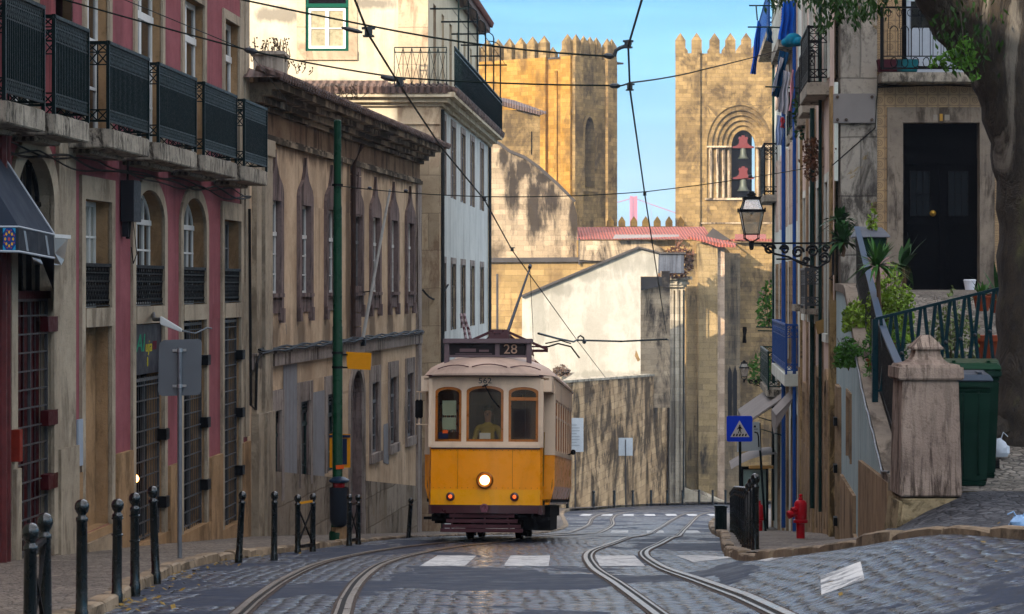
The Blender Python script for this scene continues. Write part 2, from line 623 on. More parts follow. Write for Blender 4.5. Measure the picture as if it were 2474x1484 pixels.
def road_mat():
    g_ = NG('road_setts_and_asphalt')
    P = g_.coord('Pos')
    wv = g_.n('ShaderNodeTexNoise'); wv.inputs['Scale'].default_value = 0.35; wv.inputs['Detail'].default_value = 2
    g_.l(P, wv.inputs['Vector'])
    sc = g_.n('ShaderNodeVectorMath', operation='SCALE'); g_.l(wv.outputs['Color'], sc.inputs[0]); sc.inputs['Scale'].default_value = 0.35
    ad = g_.n('ShaderNodeVectorMath', operation='ADD'); g_.l(P, ad.inputs[0]); g_.l(sc.outputs[0], ad.inputs[1])
    cellv = g_.map(ad.outputs[0], (6.4, 9.8, 0))
    vo = g_.n('ShaderNodeTexVoronoi', feature='F1', voronoi_dimensions='2D'); vo.inputs['Scale'].default_value = 1.0; vo.inputs['Randomness'].default_value = 0.5; g_.l(cellv, vo.inputs['Vector'])
    ve = g_.n('ShaderNodeTexVoronoi', feature='DISTANCE_TO_EDGE', voronoi_dimensions='2D'); ve.inputs['Scale'].default_value = 1.0; ve.inputs['Randomness'].default_value = 0.5; g_.l(cellv, ve.inputs['Vector'])
    bw = g_.n('ShaderNodeRGBToBW'); g_.l(vo.outputs['Color'], bw.inputs[0])
    edge = g_.rng(ve.outputs['Distance'], 0.05, 0.22)
    sett = g_.mix(g_.rng(bw.outputs[0], 0.2, 0.8), C('#060b15'), C('#2b4263'))  # blue sky reflection is put into the sett and asphalt colours
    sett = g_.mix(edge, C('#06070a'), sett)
    fn = g_.noise(P, 26, 4, 0.75)
    mid = g_.noise(P, 2.3, 6, 0.7)
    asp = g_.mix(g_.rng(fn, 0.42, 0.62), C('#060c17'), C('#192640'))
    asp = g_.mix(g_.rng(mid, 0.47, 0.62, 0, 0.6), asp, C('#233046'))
    pn = g_.noise(g_.map(P, (0.42, 0.16, 0), (3.3, 8.1, 0)), 1.0, 5, 0.6, 0.6)
    mk = g_.rng(g_.math('ADD', pn, g_.math('MULTIPLY', g_.noise(P, 3.0, 4, 0.7), 0.12)), 0.582, 0.596)
    col = g_.mix(mk, sett, asp)
    big = g_.noise(P, 0.23, 4, 0.6)
    col = g_.mix(g_.rng(big, 0.50, 0.62, 0, 0.25), col, C('#35353a'))
    g_.col(col)
    rs = g_.rng(bw.outputs[0], 0.2, 0.8, 0.40, 0.22)
    ra = g_.rng(mid, 0.35, 0.65, 0.52, 0.78)
    mr = g_.n('ShaderNodeMix'); mr.data_type = 'FLOAT'
    g_.l(mk, mr.inputs[0]); g_.l(rs, mr.inputs[2]); g_.l(ra, mr.inputs[3])
    g_.rough(mr.outputs[0])
    sl_ = g_.rng(mk, 0.0, 1.0, 0.62, 0.22); g_.l(sl_, g_.b.inputs['Specular IOR Level'])
    # every sett leans its own way
    ge = g_.n('ShaderNodeNewGeometry')
    s1 = g_.n('ShaderNodeVectorMath', operation='SUBTRACT'); g_.l(vo.outputs['Color'], s1.inputs[0]); s1.inputs[1].default_value = (0.5, 0.5, 0.5)
    s2 = g_.n('ShaderNodeVectorMath', operation='MULTIPLY'); g_.l(s1.outputs[0], s2.inputs[0])
    tl = g_.n('ShaderNodeCombineXYZ'); k_ = g_.math('MULTIPLY', g_.math('SUBTRACT', 1.0, mk), 0.42)
    g_.l(k_, tl.inputs[0]); g_.l(k_, tl.inputs[1]); tl.inputs[2].default_value = 0
    g_.l(tl.outputs[0], s2.inputs[1])
    s3 = g_.n('ShaderNodeVectorMath', operation='ADD'); g_.l(ge.outputs['Normal'], s3.inputs[0]); g_.l(s2.outputs[0], s3.inputs[1])
    s4 = g_.n('ShaderNodeVectorMath', operation='NORMALIZE'); g_.l(s3.outputs[0], s4.inputs[0])
    h1 = g_.math('ADD', g_.rng(ve.outputs['Distance'], 0.0, 0.30), g_.math('MULTIPLY', g_.noise(P, 11, 3, 0.6), 0.5))
    h2 = g_.math('ADD', g_.math('MULTIPLY', fn, 0.35), 0.9)
    mh = g_.n('ShaderNodeMix'); mh.data_type = 'FLOAT'
    g_.l(mk, mh.inputs[0]); g_.l(h1, mh.inputs[2]); g_.l(h2, mh.inputs[3])
    hh = g_.math('ADD', mh.outputs[0], g_.math('MULTIPLY', g_.noise(P, 0.9, 4, 0.6), 3.0))
    bm_ = g_.n('ShaderNodeBump'); bm_.inputs['Strength'].default_value = 0.9; bm_.inputs['Distance'].default_value = 0.03
    g_.l(hh, bm_.inputs['Height']); g_.l(s4.outputs[0], bm_.inputs['Normal']); g_.l(bm_.outputs['Normal'], g_.b.inputs['Normal'])
    return g_.m
def stones_mat(name, c1, c2, mortar, size, rough=0.7, bmp=0.6):
    g_ = NG(name)
    P = g_.coord('Pos')
    v = g_.n('ShaderNodeTexVoronoi', feature='F1'); v.inputs['Scale'].default_value = 1 / size; g_.l(g_.map(P, (1, 1, 0)), v.inputs['Vector'])
    e = g_.n('ShaderNodeTexVoronoi', feature='DISTANCE_TO_EDGE'); e.inputs['Scale'].default_value = 1 / size; g_.l(g_.map(P, (1, 1, 0)), e.inputs['Vector'])
    bw = g_.n('ShaderNodeRGBToBW'); g_.l(v.outputs['Color'], bw.inputs[0])
    c = g_.mix(bw.outputs[0], c1, c2)
    c = g_.mix(g_.rng(g_.noise(P, 0.8, 6, 0.65), 0.42, 0.66, 0, 0.55), c, mortar)
    c = g_.mix(g_.rng(e.outputs['Distance'], 0.02, 0.10, 0.9, 0.0), c, mortar)
    g_.col(c); g_.rough(rough); g_.b.inputs['Specular IOR Level'].default_value = 0.15
    g_.bump(g_.math('ADD', g_.rng(e.outputs['Distance'], 0.0, 0.15), g_.math('MULTIPLY', g_.noise(P, 1.1, 3), 1.2)), bmp, 0.02)
    return g_.m
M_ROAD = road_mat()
M_CALC = stones_mat('calcada_stones', C('#5f554b'), C('#94887a'), C('#2c2722'), 0.095)
M_PAVR = stones_mat('dark_setts', C('#2b2e34'), C('#5f6064'), C('#14151a'), 0.12)
M_TERR = stones_mat('terrace_setts', C('#54504a'), C('#8c857a'), C('#2c2a27'), 0.11)
M_KERB = wall('kerb_limestone', C('#7a6a56'), C('#9c8a73'), C('#2f2a25'), 0.7, streak=(1.5, 1.5), rough=0.6, bump=0.6)
M_EARTH = plain('earth', C('#4a453c'), 0.95, var=0.3, scale=0.3)
M_PAINT = None
def sheet(name, rows, mat, zf, kind='structure', over=0.0):
    """rows: list of (Y, XL, XR, n)"""
    mb = MB()
    n = rows[0][3]
    for (Y, a, b, _) in rows:
        for i in range(n + 1):
            X = a + (b - a) * i / n
            mb.v.append(Vector((X, Y, zf(X, Y) + over)))
    for r in range(len(rows) - 1):
        for i in range(n):
            mb.f.append([r * (n + 1) + i, r * (n + 1) + i + 1, (r + 1) * (n + 1) + i + 1, (r + 1) * (n + 1) + i]); mb.mi.append(0)
    ob = mb.build(name, mat, origin=(0, 0, 0), smooth=True)
    return tag(ob, kind=kind)
def yr(a, b, st):
    n = max(1, int(round((b - a) / st)))
    return [a + (b - a) * i / n for i in range(n + 1)]
sheet('ground', [(Y, -2500 if abs(Y) > 900 else -400, 2500 if abs(Y) > 900 else 400, 2) for Y in (-300, -60, -20, 0, 10, 20, 30, 48, 70, 110, 150, 190, 260, 400, 900, 2000, 7000)], M_EARTH, lambda X, Y: (prof(max(Y, -40)) - 0.9 if Y < 400 else -21.0))
ys = yr(6, 50, 0.8) + yr(50, 192, 3)[1:]
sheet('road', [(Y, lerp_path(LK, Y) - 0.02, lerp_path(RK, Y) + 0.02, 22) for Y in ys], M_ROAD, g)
def LB(Y):
    if Y < 47.9: return PINK.a + PINK.b * Y - 0.4
    if Y < 71.8: return BEIGE.a + BEIGE.b * Y - 0.3
    if Y < 93: return WHITE.a + WHITE.b * Y - 0.4
    if Y < 139: return -6.0
    return RETAIN.a + RETAIN.b * Y - 0.4
sheet('pavement', [(Y, LB(Y), lerp_path(LK, Y) + 0.0, 6) for Y in yr(6, 47.85, 1.2) + yr(47.95, 71.7, 2) + yr(71.9, 92.9, 3) + yr(93.1, 138.9, 5) + yr(139.1, 192, 4)], M_CALC, lambda X, Y: prof(Y) + side_h(Y))
def rwall(Y):
    return (WALLR.a + WALLR.b * Y) if Y < 44 else (ROW.a + ROW.b * Y)
sheet('pavement', [(Y, lerp_path(RK, Y), rwall(Y) + 0.25 if Y < 76 else lerp_path(RK, Y) + 6, 6) for Y in yr(24.5, 76, 1.2) + yr(76.2, 150, 5)], M_CALC, lambda X, Y: g(X, Y) + 0.045 + 0.045 * sstep(24.5, 30, Y))
def TH(Y):
    if Y < 26: return -2.04
    if Y < 31: return -2.0 + 0.11 * (Y - 26) - 0.04 * (1 - sstep(26, 27, Y))
    if Y < 39: return -1.45 + 0.168 * (Y - 31)
    return -0.10 + 0.01 * min(Y - 39, 4)
def RH(Y): return 0.045 + 0.045 * sstep(24.5, 30, Y)
def pavz(X, Y):
    f = sstep(20.3, 24.2, Y) * sstep(3.5, 4.5, X)
    return (g(X, Y) + RH(Y)) * (1 - f) + (-2.04) * f
sheet('pavement', [(Y, lerp_path(RK, Y), 12.0, 26) for Y in yr(6, 24.5, 0.5)], M_PAVR, pavz)
sheet('terrace', [(Y, max(WALLR.a + WALLR.b * Y, 3.9), 16, 14) for Y in yr(24.5, 46, 0.8)], M_TERR, lambda X, Y: TH(Y))
# kerb stones
def kerb(name, path, y0, y1, zf, w=0.17, drop=0.25, seg=1.0, out=1, chunky=0.0):
    mb = MB()
    pts = smooth_path([p for p in path], 0.25)
    pts = [p for p in pts if y0 <= p.y <= y1]
    i = 0
    while i < len(pts) - 3:
        L = max(3, int(seg / 0.27 * random.uniform(0.7, 1.5)))
        ch = pts[i:i + L + 1]
        if len(ch) < 2: break
        jz = random.uniform(-0.012, 0.018) * (1 + chunky * 3)
        jx = random.uniform(-0.012, 0.012)
        sec = []
        for k, p in enumerate(ch):
            d = (ch[min(k + 1, len(ch) - 1)] - ch[max(k - 1, 0)]).normalized()
            nn = Vector((d.y, -d.x, 0)) * out
            e = 0.02 if k in (0, len(ch) - 1) else 0.0
            pp = p + d * (0.012 if k == 0 else -0.012 if k == len(ch) - 1 else 0)
            z = zf(p.x, p.y) + jz
            sec.append([Vector((pp.x, pp.y, 0)) + nn * (o_ + jx) + Vector((0, 0, zz)) for o_, zz in
                        ((w / 2 + 0.012, z - drop), (w / 2 + 0.004 - e, z - 0.006 - e), (w / 2 - 0.018 - e, z + 0.012 - e), (0, z + 0.016 - e), (-w / 2, z + 0.010 - e), (-w / 2, z - drop))])
        m = 6
        base = [q for s_ in sec for q in s_]
        fs = []
        for k in range(len(sec) - 1):
            for j in range(m):
                fs.append((k * m + j, k * m + (j + 1) % m, (k + 1) * m + (j + 1) % m, (k + 1) * m + j))
        fs += [tuple(range(m)), tuple(range((len(sec) - 1) * m, len(sec) * m))]
        mb.add(base, fs)
        i += L
    return tag(mb.build(name, M_KERB, origin=(0, 0, 0)), kind='structure')
kerb('kerb', LK, 12, 134, lambda X, Y: prof(Y) + side_h(Y), out=1)
kerb('kerb', [(12, 4), (7, 12), (5.2, 16), (4.17, 20), (3.45, 23.6), (2.95, 27.2), (2.78, 29)], 12, 27.6, lambda X, Y: (pavz(X, Y) if Y < 24.5 else g(X, Y) + RH(Y)) + 0.01, out=-1, seg=1.3, w=0.15, chunky=0.3)
kerb('kerb', [(2.95, 27.2), (2.78, 29), (3.0, 33), (3.5, 40), (4.15, 48), (4.65, 55), (5.4, 65), (6.9, 85), (8.4, 100)], 27.4, 99, lambda X, Y: g(X, Y) + RH(Y) + 0.005, out=-1, seg=0.5, w=0.16, chunky=.6)
# tram tracks
M_RAIL = plain('rail_steel', C('#8a7d70'), 0.36, metal=0.85, var=0.25, scale=3.0)
M_GROOVE = plain('rail_groove', C('#1c1916'), 0.7)
M_RUST = plain('rail_bed', C('#4a3f38'), 0.8, var=0.3, scale=5)
T1 = [(-1.2, 8), (-1.5, 14), (-1.80, 20), (-1.95, 23), (-2.10, 27.5), (-2.12, 32.5), (-1.85, 37), (-1.35, 41), (-0.62, 44.6), (-0.30, 47), (0.08, 51), (0.65, 57), (2.0, 70), (3.05, 85), (3.75, 102), (4.7, 118), (6.4, 134), (10, 152), (16, 168), (28, 178)]
T2 = [(1.68, 8), (1.64, 14), (1.62, 19), (1.54, 25.7), (1.45, 31.3), (1.62, 37.8), (2.3, 44.3), (3.15, 53), (4.4, 70), (5.7, 85), (7.0, 100), (8.7, 118), (11, 134), (16, 148), (26, 157)]
def sweep(pts, offs, zs, name, mat, parent):
    mb = MB()
    k = len(offs)
    for i, p in enumerate(pts):
        d = (pts[min(i + 1, len(pts) - 1)] - pts[max(i - 1, 0)]).normalized()
        nn = Vector((d.y, -d.x, 0))
        for o_, z in zip(offs, zs):
            q = p + nn * o_
            mb.v.append(Vector((q.x, q.y, g(q.x, q.y) + z)))
    for i in range(len(pts) - 1):
        for j in range(k - 1):
            mb.f.append([i * k + j, i * k + j + 1, (i + 1) * k + j + 1, (i + 1) * k + j]); mb.mi.append(0)
    return mb.build(name, mat, parent)
for path, lab in ((T1, 'curving steel tram track running under the yellow tram'), (T2, 'free steel tram track to the right, bending past the green railings posts')):
    pts = smooth_path(path, 0.5)
    lab = lab.replace('railings posts', 'bollards')
    t = thing('tram_track', lab, 'tram track', (path[2][0], path[2][1], g(*path[2])), 'tram tracks')
    for sgn in (-1, 1):
        c = 0.45 * sgn
        s = sgn
        rail = sweep(pts, [c - 0.032, c - 0.028, c + 0.028, c + 0.032], [0.0, 0.018, 0.018, 0.0], 'rail', M_RAIL, t)
        i_ = c - s * 0.052
        sweep(pts, [i_ - 0.020, i_ + 0.020], [0.010, 0.010], 'groove', M_GROOVE, rail)
        i_ = c - s * 0.085
        sweep(pts, [i_ - 0.013, i_ + 0.013], [0.016, 0.016], 'guard_lip', M_RAIL, rail)
        sweep(pts, [c - 0.13, c + 0.06] if s > 0 else [c - 0.06, c + 0.13], [0.006, 0.006], 'rail_bed', M_RUST, t)
# worn zebra stripes
g_ = NG('worn_white_paint')
P = g_.coord('Pos')
w1 = g_.noise(P, 4.0, 8, 0.75, 0.3)
g_.col(g_.mix(g_.rng(w1, 0.47, 0.60), C('#c3c2be'), C('#4c4d4f')))
g_.rough(0.6)
g_.b.inputs['Specular IOR Level'].default_value = 0.6
g_.bump(g_.noise(P, 14, 4, 0.7), 0.8, 0.02)
M_PAINT = g_.m
def stripe(x, y0, y1, w, sk=0.0, zf=g):
    mb = MB()
    ys_ = yr(y0, y1, 0.5)
    n = 3
    for Y in ys_:
        for i in range(n + 1):
            X = x + sk * (Y - y0) + w * (i / n - 0.5)
            mb.v.append(Vector((X, Y, zf(X, Y) + 0.004)))
    for r in range(len(ys_) - 1):
        for i in range(n):
            mb.f.append([r * (n + 1) + i, r * (n + 1) + i + 1, (r + 1) * (n + 1) + i + 1, (r + 1) * (n + 1) + i]); mb.mi.append(0)
    return tag(mb.build('road_marking', M_PAINT), kind='structure')
for x in (-0.90, 0.18, 1.42, 2.62):
    stripe(x, 31.6, 36.2, 0.58, 0.02)
stripe(2.60, 19.3, 20.8, 0.34, 0.12)
stripe(2.9, 26.5, 27.6, 0.3)
for k in range(9):
    x = 3.3 + k * 1.0
    stripe(x, 112, 119, 0.5, 0.05)
for k in range(5):
    stripe(3.0 + k * 1.05, 69, 74.5, 0.5, 0.05)
# fallen leaves
M_LEAF_D = plain('dry_leaf', C('#8a713a'), 0.8, var=0.4, scale=40)
mb = MB()
for i in range(300):
    if i < 230:
        Y = random.uniform(17, 37); X = lerp_path(LK, Y) + abs(random.gauss(0.12, 0.22)); zf = g
    else:
        Y = random.uniform(17, 33); X = random.uniform(2.0, 7.0); zf = (lambda a, b: g(a, b)) if X < lerp_path(RK, Y) else (lambda a, b: (pavz(a, b) if b < 24.5 else TH(b)))
        if 24 < Y and X < 4.7: continue
    a = random.uniform(0, 6.28); r = random.uniform(0.018, 0.045)
    z = zf(X, Y) + 0.012
    if Y > 24.5 and X < 4.3 and i >= 230: continue
    u, v = Vector((math.cos(a), math.sin(a), random.uniform(-.2, .5))) * r, Vector((-math.sin(a), math.cos(a), random.uniform(-.2, .5))) * r * 0.6
    c = Vector((X, Y, z + 0.01))
    mb.quad(c - u, c - v, c + u, c + v)
tag(mb.build('fallen_leaves', M_LEAF_D), 'yellow fallen leaves scattered along the kerbs', 'leaves', kind='stuff')
# ------------------------------------------------------------------ left side of the street
M_PINK = wall('pink_plaster', C('#7d484c'), C('#8e565a'), C('#3f2a2c'), 0.3, streak=(2.2, 0.14), patch=C('#6d4750'), patch_th=0.66)
M_REDP = wall('red_plaster', C('#743c3e'), C('#86484a'), C('#3a2022'), 0.5, streak=(2.2, 0.2), patch=C('#5b3a3b'), patch_th=0.62)
M_STONE = wall('grey_limestone', C('#8e8270'), C('#a69a86'), C('#3a2f24'), 0.5, streak=(1.7, 0.6), rough=0.8, bump=0.5)
M_STONEY = wall('ochre_limestone', C('#866a4c'), C('#9d805f'), C('#3f3122'), 0.55, streak=(1.8, 0.7), rough=0.8, bump=0.5)
M_SLAB = wall('pitted_balcony_stone', C('#7d766a'), C('#a39b8c'), C('#262320'), 0.9, streak=(9, 3), rough=0.85, bump=0.8)
M_PIPE = plain('dark_red_pipe', C('#5a2a2a'), 0.6, var=0.3, dirt=C('#1f1817'))
M_IRON = plain('green_black_iron', C('#021516'), 0.45, var=0.3, scale=12)
M_IRONB = plain('black_iron', C('#0c0d0f'), 0.55, var=0.2, scale=12)
M_WFRAME = plain('white_window_paint', C('#c9cbc8'), 0.5, var=0.12, scale=6)
M_GFRAME = plain('dark_green_paint', C('#0f2a26'), 0.45, var=0.2)
M_DARKWOOD = plain('dark_door_paint', C('#050608'), 0.9, var=0.3)
M_DARKWOOD.node_tree.nodes['Principled BSDF'].inputs['Specular IOR Level'].default_value = 0.04
M_PANE = plain('window_glass', C('#0c1014'), 0.06)
M_PANE.node_tree.nodes['Principled BSDF'].inputs['Specular IOR Level'].default_value = 0.9
M_CURT = plain('net_curtain', C('#8f8f86'), 0.9, var=0.25, scale=3)
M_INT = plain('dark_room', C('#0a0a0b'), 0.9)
M_REDGR = plain('red_gate_paint', C('#3d0a10'), 0.5, var=0.35, scale=6)
M_CABLE = plain('cable_black', C('#141414'), 0.6)
M_GREYSH = plain('grey_shutter', C('#6c6f72'), 0.6, var=0.2)

def win(F, ua, ub, za, zb, w, parent, fmat=M_WFRAME, ar=0, nv=2, nh=3, t=0.06, pane=M_PANE, top=None, name='window'):
    """casement window inside an opening: frame with glazing bars > pane"""
    mb = MB()
    inn = arch_loop(ua + t, ub - t, za + t, zb - t, ar * 0.92 if ar else 0)
    out = arch_loop(ua, ub, za, zb, ar)
    ring(F, mb, out, inn, w - 0.05, w)
    if not ar:
        pass
    fbox(F, mb, ua, ub, za - 0.0, za + t, w - 0.045, w + 0.005)
    tz = zb - ar - (0.0 if ar else 0.0)
    if top:
        tz = top
    if ar or top:
        fbox(F, mb, ua, ub, tz - t * 0.6, tz + t * 0.6, w - 0.04, w + 0.02)
    lim = tz if (ar or top) else zb
    for i in range(1, nv):
        u = ua + (ub - ua) * i / nv
        hw = t * (0.75 if (nv % 2 == 0 and i == nv // 2) else 0.3)
        fbox(F, mb, u - hw, u + hw, za, (zb - t) if ar else zb, w - 0.035, w + 0.01)
    for j in range(1, nh):
        z = za + (lim - za) * j / nh
        fbox(F, mb, ua, ub, z - t * 0.22, z + t * 0.22, w - 0.03, w + 0.004)
    fr = mb.build(name, fmat, parent)
    pb = MB()
    pb.poly([F(p[0], p[1], w - 0.025) for p in out])
    pb.build('pane', pane, fr)
    return fr
def iron_rail(F, parent, u0, u1, zb, zt, w, mat=M_IRON, side=True, dense=0.078, name='railing', bulge=0.0, lattice=True, wall_w=0.0, handrail=None):
    mb = MB()
    def run(P0, P1, L):
        n = max(2, int(L / dense))
        H = zt - zb
        for z, th in ((zb + 0.05, 0.03), (zb + 0.2, 0.02), (zt - 0.13, 0.018), (zt - 0.30, 0.018)):
            mb.bar(P0(z), P1(z), th)
        mb.bar(P0(zt), P1(zt), 0.06, 0.045)
        for i in range(n + 1):
            f = i / n
            a, b = P0(zb + 0.05).lerp(P1(zb + 0.05), f), P0(zt).lerp(P1(zt), f)
            mb.bar(a, b, 0.019)
            if lattice and i < n:
                f2 = (i + 1) / n
                for (za, zc) in ((zb + 0.05, zb + 0.2), (zt - 0.30, zt - 0.13), (zt - 0.13, zt)):
                    mb.bar(P0(za).lerp(P1(za), f), P0(zc).lerp(P1(zc), f2), 0.017)
                    mb.bar(P0(za).lerp(P1(za), f2), P0(zc).lerp(P1(zc), f), 0.017)
    run(lambda z: F(u0, z, w), lambda z: F(u1, z, w), abs(u1 - u0))
    if side:
        for u in (u0, u1):
            run(lambda z: F(u, z, w), lambda z: F(u, z, wall_w + 0.02), abs(w - wall_w) * 0.6)
    for u in (u0, u1):
        mb.bar(F(u, zb - 0.06, w), F(u, zt + 0.03, w), 0.045)
    return mb.build(name, mat, parent)
def moulding(F, mb, u0, u1, steps):
    """stack of boxes (z0, z1, out)"""
    for z0, z1, w in steps:
        fbox(F, mb, u0, u1, z0, z1, -0.05, w)

# ---- pink building
zb_ = -6.0
pk = thing('pink_building', 'long pink plastered building with stone door surrounds and black iron balconies', 'building', PINK(40, prof(40)))
op = [(34.7, 36.3), (37.9, 40.0), (41.5, 43.5), (45.2, 46.9)]
H = []
for i, (a, b) in enumerate(op):
    top = (1.24, 1.53, 1.53, 1.24)[i]; ar = (0, 0.50, 0.50, 0)[i]
    H.append((a, b, -0.31, top, ar))
    gr = prof(a) + 0.1
    H.append((a, b, (gr + 0.25, prof(38.5) + 0.15, prof(42) + 0.25, prof(45.5) + 0.25)[i], -0.58, 0))
    H.append((a + 0.12, b - 0.12, 2.18, 4.95, 0))
UP = [(a + 0.12, b - 0.12) for a, b in op]
mb = MB()
mb.m = 0
holes_wall(PINK, 34.12, 47.75, zb_, 16, H, 0.32, mb, stone_i=1)
mb.m = 0
mb.quad(PINK(47.75, zb_), PINK(47.75, 16), PINK(47.75, 16, -14), PINK(47.75, zb_, -14))
mb.quad(PINK(47.75, 16, -14), PINK(47.75, zb_, -14), PINK(20, zb_, -14), PINK(20, 16, -14))
mb.build('wall', [M_PINK, M_STONEY], pk)
mb = MB(); mb.quad(PINK(20, 16), PINK(47.75, 16), PINK(47.75, 16, -14), PINK(20, 16, -14)); mb.build('roof', M_STONE, pk)
# stone piers, surrounds, plinth, lintels
mb = MB(); fbox(PINK, mb, 33.2, 34.12, zb_, 2.0, -0.05, 0.05); fbox(PINK, mb, 33.16, 34.16, -3.9, -2.2, 0.0, 0.09); mb.build('stone_pier', M_STONE, pk)
mb = MB(); fbox(PINK, mb, 47.35, 47.75, -2.9, 16, 0.0, 0.05); fbox(PINK, mb, 46.98, 47.33, -2.9, 16, 0, 0.02); mb.build('corner_pilaster', M_STONE, pk)
for i, (a, b) in enumerate(op):
    top = (1.24, 1.53, 1.53, 1.24)[i]; ar = (0, 0.50, 0.50, 0)[i]
    surround(PINK, a, b, zb_, top, ar, 0.21, 0.045, 'stone_surround', M_STONE, pk, tb=(0.33 if not ar else 0.21))
    mb = MB(); fbox(PINK, mb, a, b, -0.58, -0.31, -0.25, 0.06); mb.build('lintel', M_STONE, pk)
    # low railing in the mezzanine window
    mb = MB(); n = 17
    for k in range(n + 1):
        u = a + (b - a) * k / n
        mb.bar(PINK(u, -0.28, -0.02), PINK(u, 0.31, 0.0), 0.014)
        if k < n:
            u2 = a + (b - a) * (k + 1) / n
            for q in range(4):
                z = -0.24 + q * 0.14
                mb.bar(PINK(u, z, -0.01), PINK(u2, z + 0.14, -0.01), 0.014)
                mb.bar(PINK(u2, z, -0.01), PINK(u, z + 0.14, -0.01), 0.014)
    for z in (-0.28, -0.2, 0.08, 0.2):
        mb.bar(PINK(a, z, 0), PINK(b, z, 0), 0.02)
    mb.bar(PINK(a, 0.31, 0), PINK(b, 0.31, 0), 0.07, 0.05)
    mb.build('window_railing', M_IRONB, pk)
    win(PINK, a, b, -0.31, top, -0.20, pk, M_WFRAME if i < 3 else M_GREYSH, ar, nv=4, nh=3, t=0.07, pane=M_CURT if i == 0 else M_PANE)
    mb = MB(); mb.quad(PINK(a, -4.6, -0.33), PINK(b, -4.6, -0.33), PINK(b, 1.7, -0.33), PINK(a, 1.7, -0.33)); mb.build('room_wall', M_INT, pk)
    win(PINK, a + 0.12, b - 0.12, 2.18, 4.95, -0.14, pk, M_WFRAME, 0, nv=2, nh=3, t=0.10, top=4.3)
    surround(PINK, a + 0.12, b - 0.12, 2.18, 4.95, 0, 0.17, 0.04, 'stone_surround', M_STONE, pk)
# ground-floor plinth blocks between the bays
for (a, b, c) in ((34.16, 34.42, -2.6), (36.58, 37.6, -2.5), (40.3, 41.2, -2.95), (43.8, 44.9, -3.05), (47.0, 47.75, -3.0)):
    mb = MB(); fbox(PINK, mb, a, b, zb_, c, 0, 0.075); mb.build('plinth', M_STONEY, pk)
for (a, b, c) in ((37.6, 40.3, prof(38.5) + 0.15), (41.2, 43.8, prof(42) + 0.25), (44.9, 47.0, prof(45.5) + 0.25), (34.42, 36.58, prof(34.7) + .34)):
    mb = MB(); fbox(PINK, mb, a, b, zb_, c, 0, 0.07); mb.build('threshold', M_STONEY, pk)
# door of first bay
mb = MB(); fbox(PINK, mb, 34.7, 35.0, -3.9, -0.58, -0.32, -0.22); mb.build('door', M_DARKWOOD, pk)
mb = MB(); fbox(PINK, mb, 34.95, 36.28, -4.2, -0.6, -0.34, -0.20); mb.build('door_reveal_panel', M_STONEY, pk)
mb = MB(); fbox(PINK, mb, 34.6, 36.4, -4.4, -3.62, -0.3, 0.12); mb.build('doorstep', M_KERB, pk)
# barred gates in the other bays
def grille(F, a, b, z0, z1, w, parent, mat, name='gate', dv=0.17, dh=0.24, slope=0.0, leaf=True):
    mb = MB()
    n = max(2, int((b - a) / dv))
    for k in range(n + 1):
        u = a + (b - a) * k / n
        mb.bar(F(u, z0, w), F(u, z1, w), 0.010 if k not in (0, n, n // 2) else 0.04)
    z = z0
    while z <= z1:
        mb.bar(F(a, z, w + 0.01), F(b, z, w + 0.01), 0.02)
        z += dh
    for z in (z0 + 0.05, z1 - 0.05):
        mb.bar(F(a, z, w), F(b, z, w), 0.05)
    return mb.build(name, mat, parent)
M_BARS = plain('dull_bars', C('#3d3f42'), 0.5, metal=0.3, var=0.2)
g2 = grille(PINK, 37.95, 39.95, -4.2, -1.42, -0.06, pk, M_BARS)
grille(PINK, 41.55, 43.45, -4.35, -0.6, -0.06, pk, M_BARS)
grille(PINK, 45.25, 46.85, -4.6, -0.6, -0.06, pk, M_BARS)
for (a, b) in ((37.9, 40.0), (41.5, 43.5), (45.2, 46.9)):
    mb = MB(); 
    for k in range(5):
        u = a + (b - a) * (k + 0.5) / 5
        fbox(PINK, mb, u - 0.13, u + 0.13, -4.9, -0.6 if a > 40 else -1.4, -0.31, -0.24)
    mb.build('shutter_door', M_DARKWOOD, pk)
    for z in (-1.3, -2.4, -3.5):
        mb = MB(); fbox(PINK, mb, b - 0.12, b + 0.14, z - 0.09, z + 0.09, -0.05, 0.09); mb.build('hinge', M_IRONB, pk)
# glow and yellow blind in the second bay
mb = MB(); fbox(PINK, mb, 38.0, 38.9, -3.6, -2.1, -0.235, -0.225); mb.build('yellow_blind', plain('yellow_blind', C('#a8780c'), 0.7), pk)
mb = MB(); mb.ball(PINK(38.12, -2.98, -0.03), 0.065); mb.build('lamp', emis('warm_bulb', (1, 0.42, 0.08, 1), 4.0), pk)
# balconies
BAL = [(28.55, 30.30, 3.43), (30.8, 32.55, 3.38), (33.7, 36.2, 3.34), (36.9, 39.72, 3.34), (40.4, 43.3, 3.34), (44.1, 46.45, 3.34)]
for i, (a, b, zt) in enumerate(BAL):
    mb = MB(); fbox(PINK, mb, a - 0.02, b + 0.02, 1.90, 2.17, -0.1, 0.62)
    fbox(PINK, mb, a + 0.25, b - 0.25, 1.84, 1.90, -0.1, 0.30)
    s = mb.build('balcony_slab', M_SLAB, pk, bevel=0.015)
    iron_rail(PINK, s, a, b, 2.22, zt, 0.60)
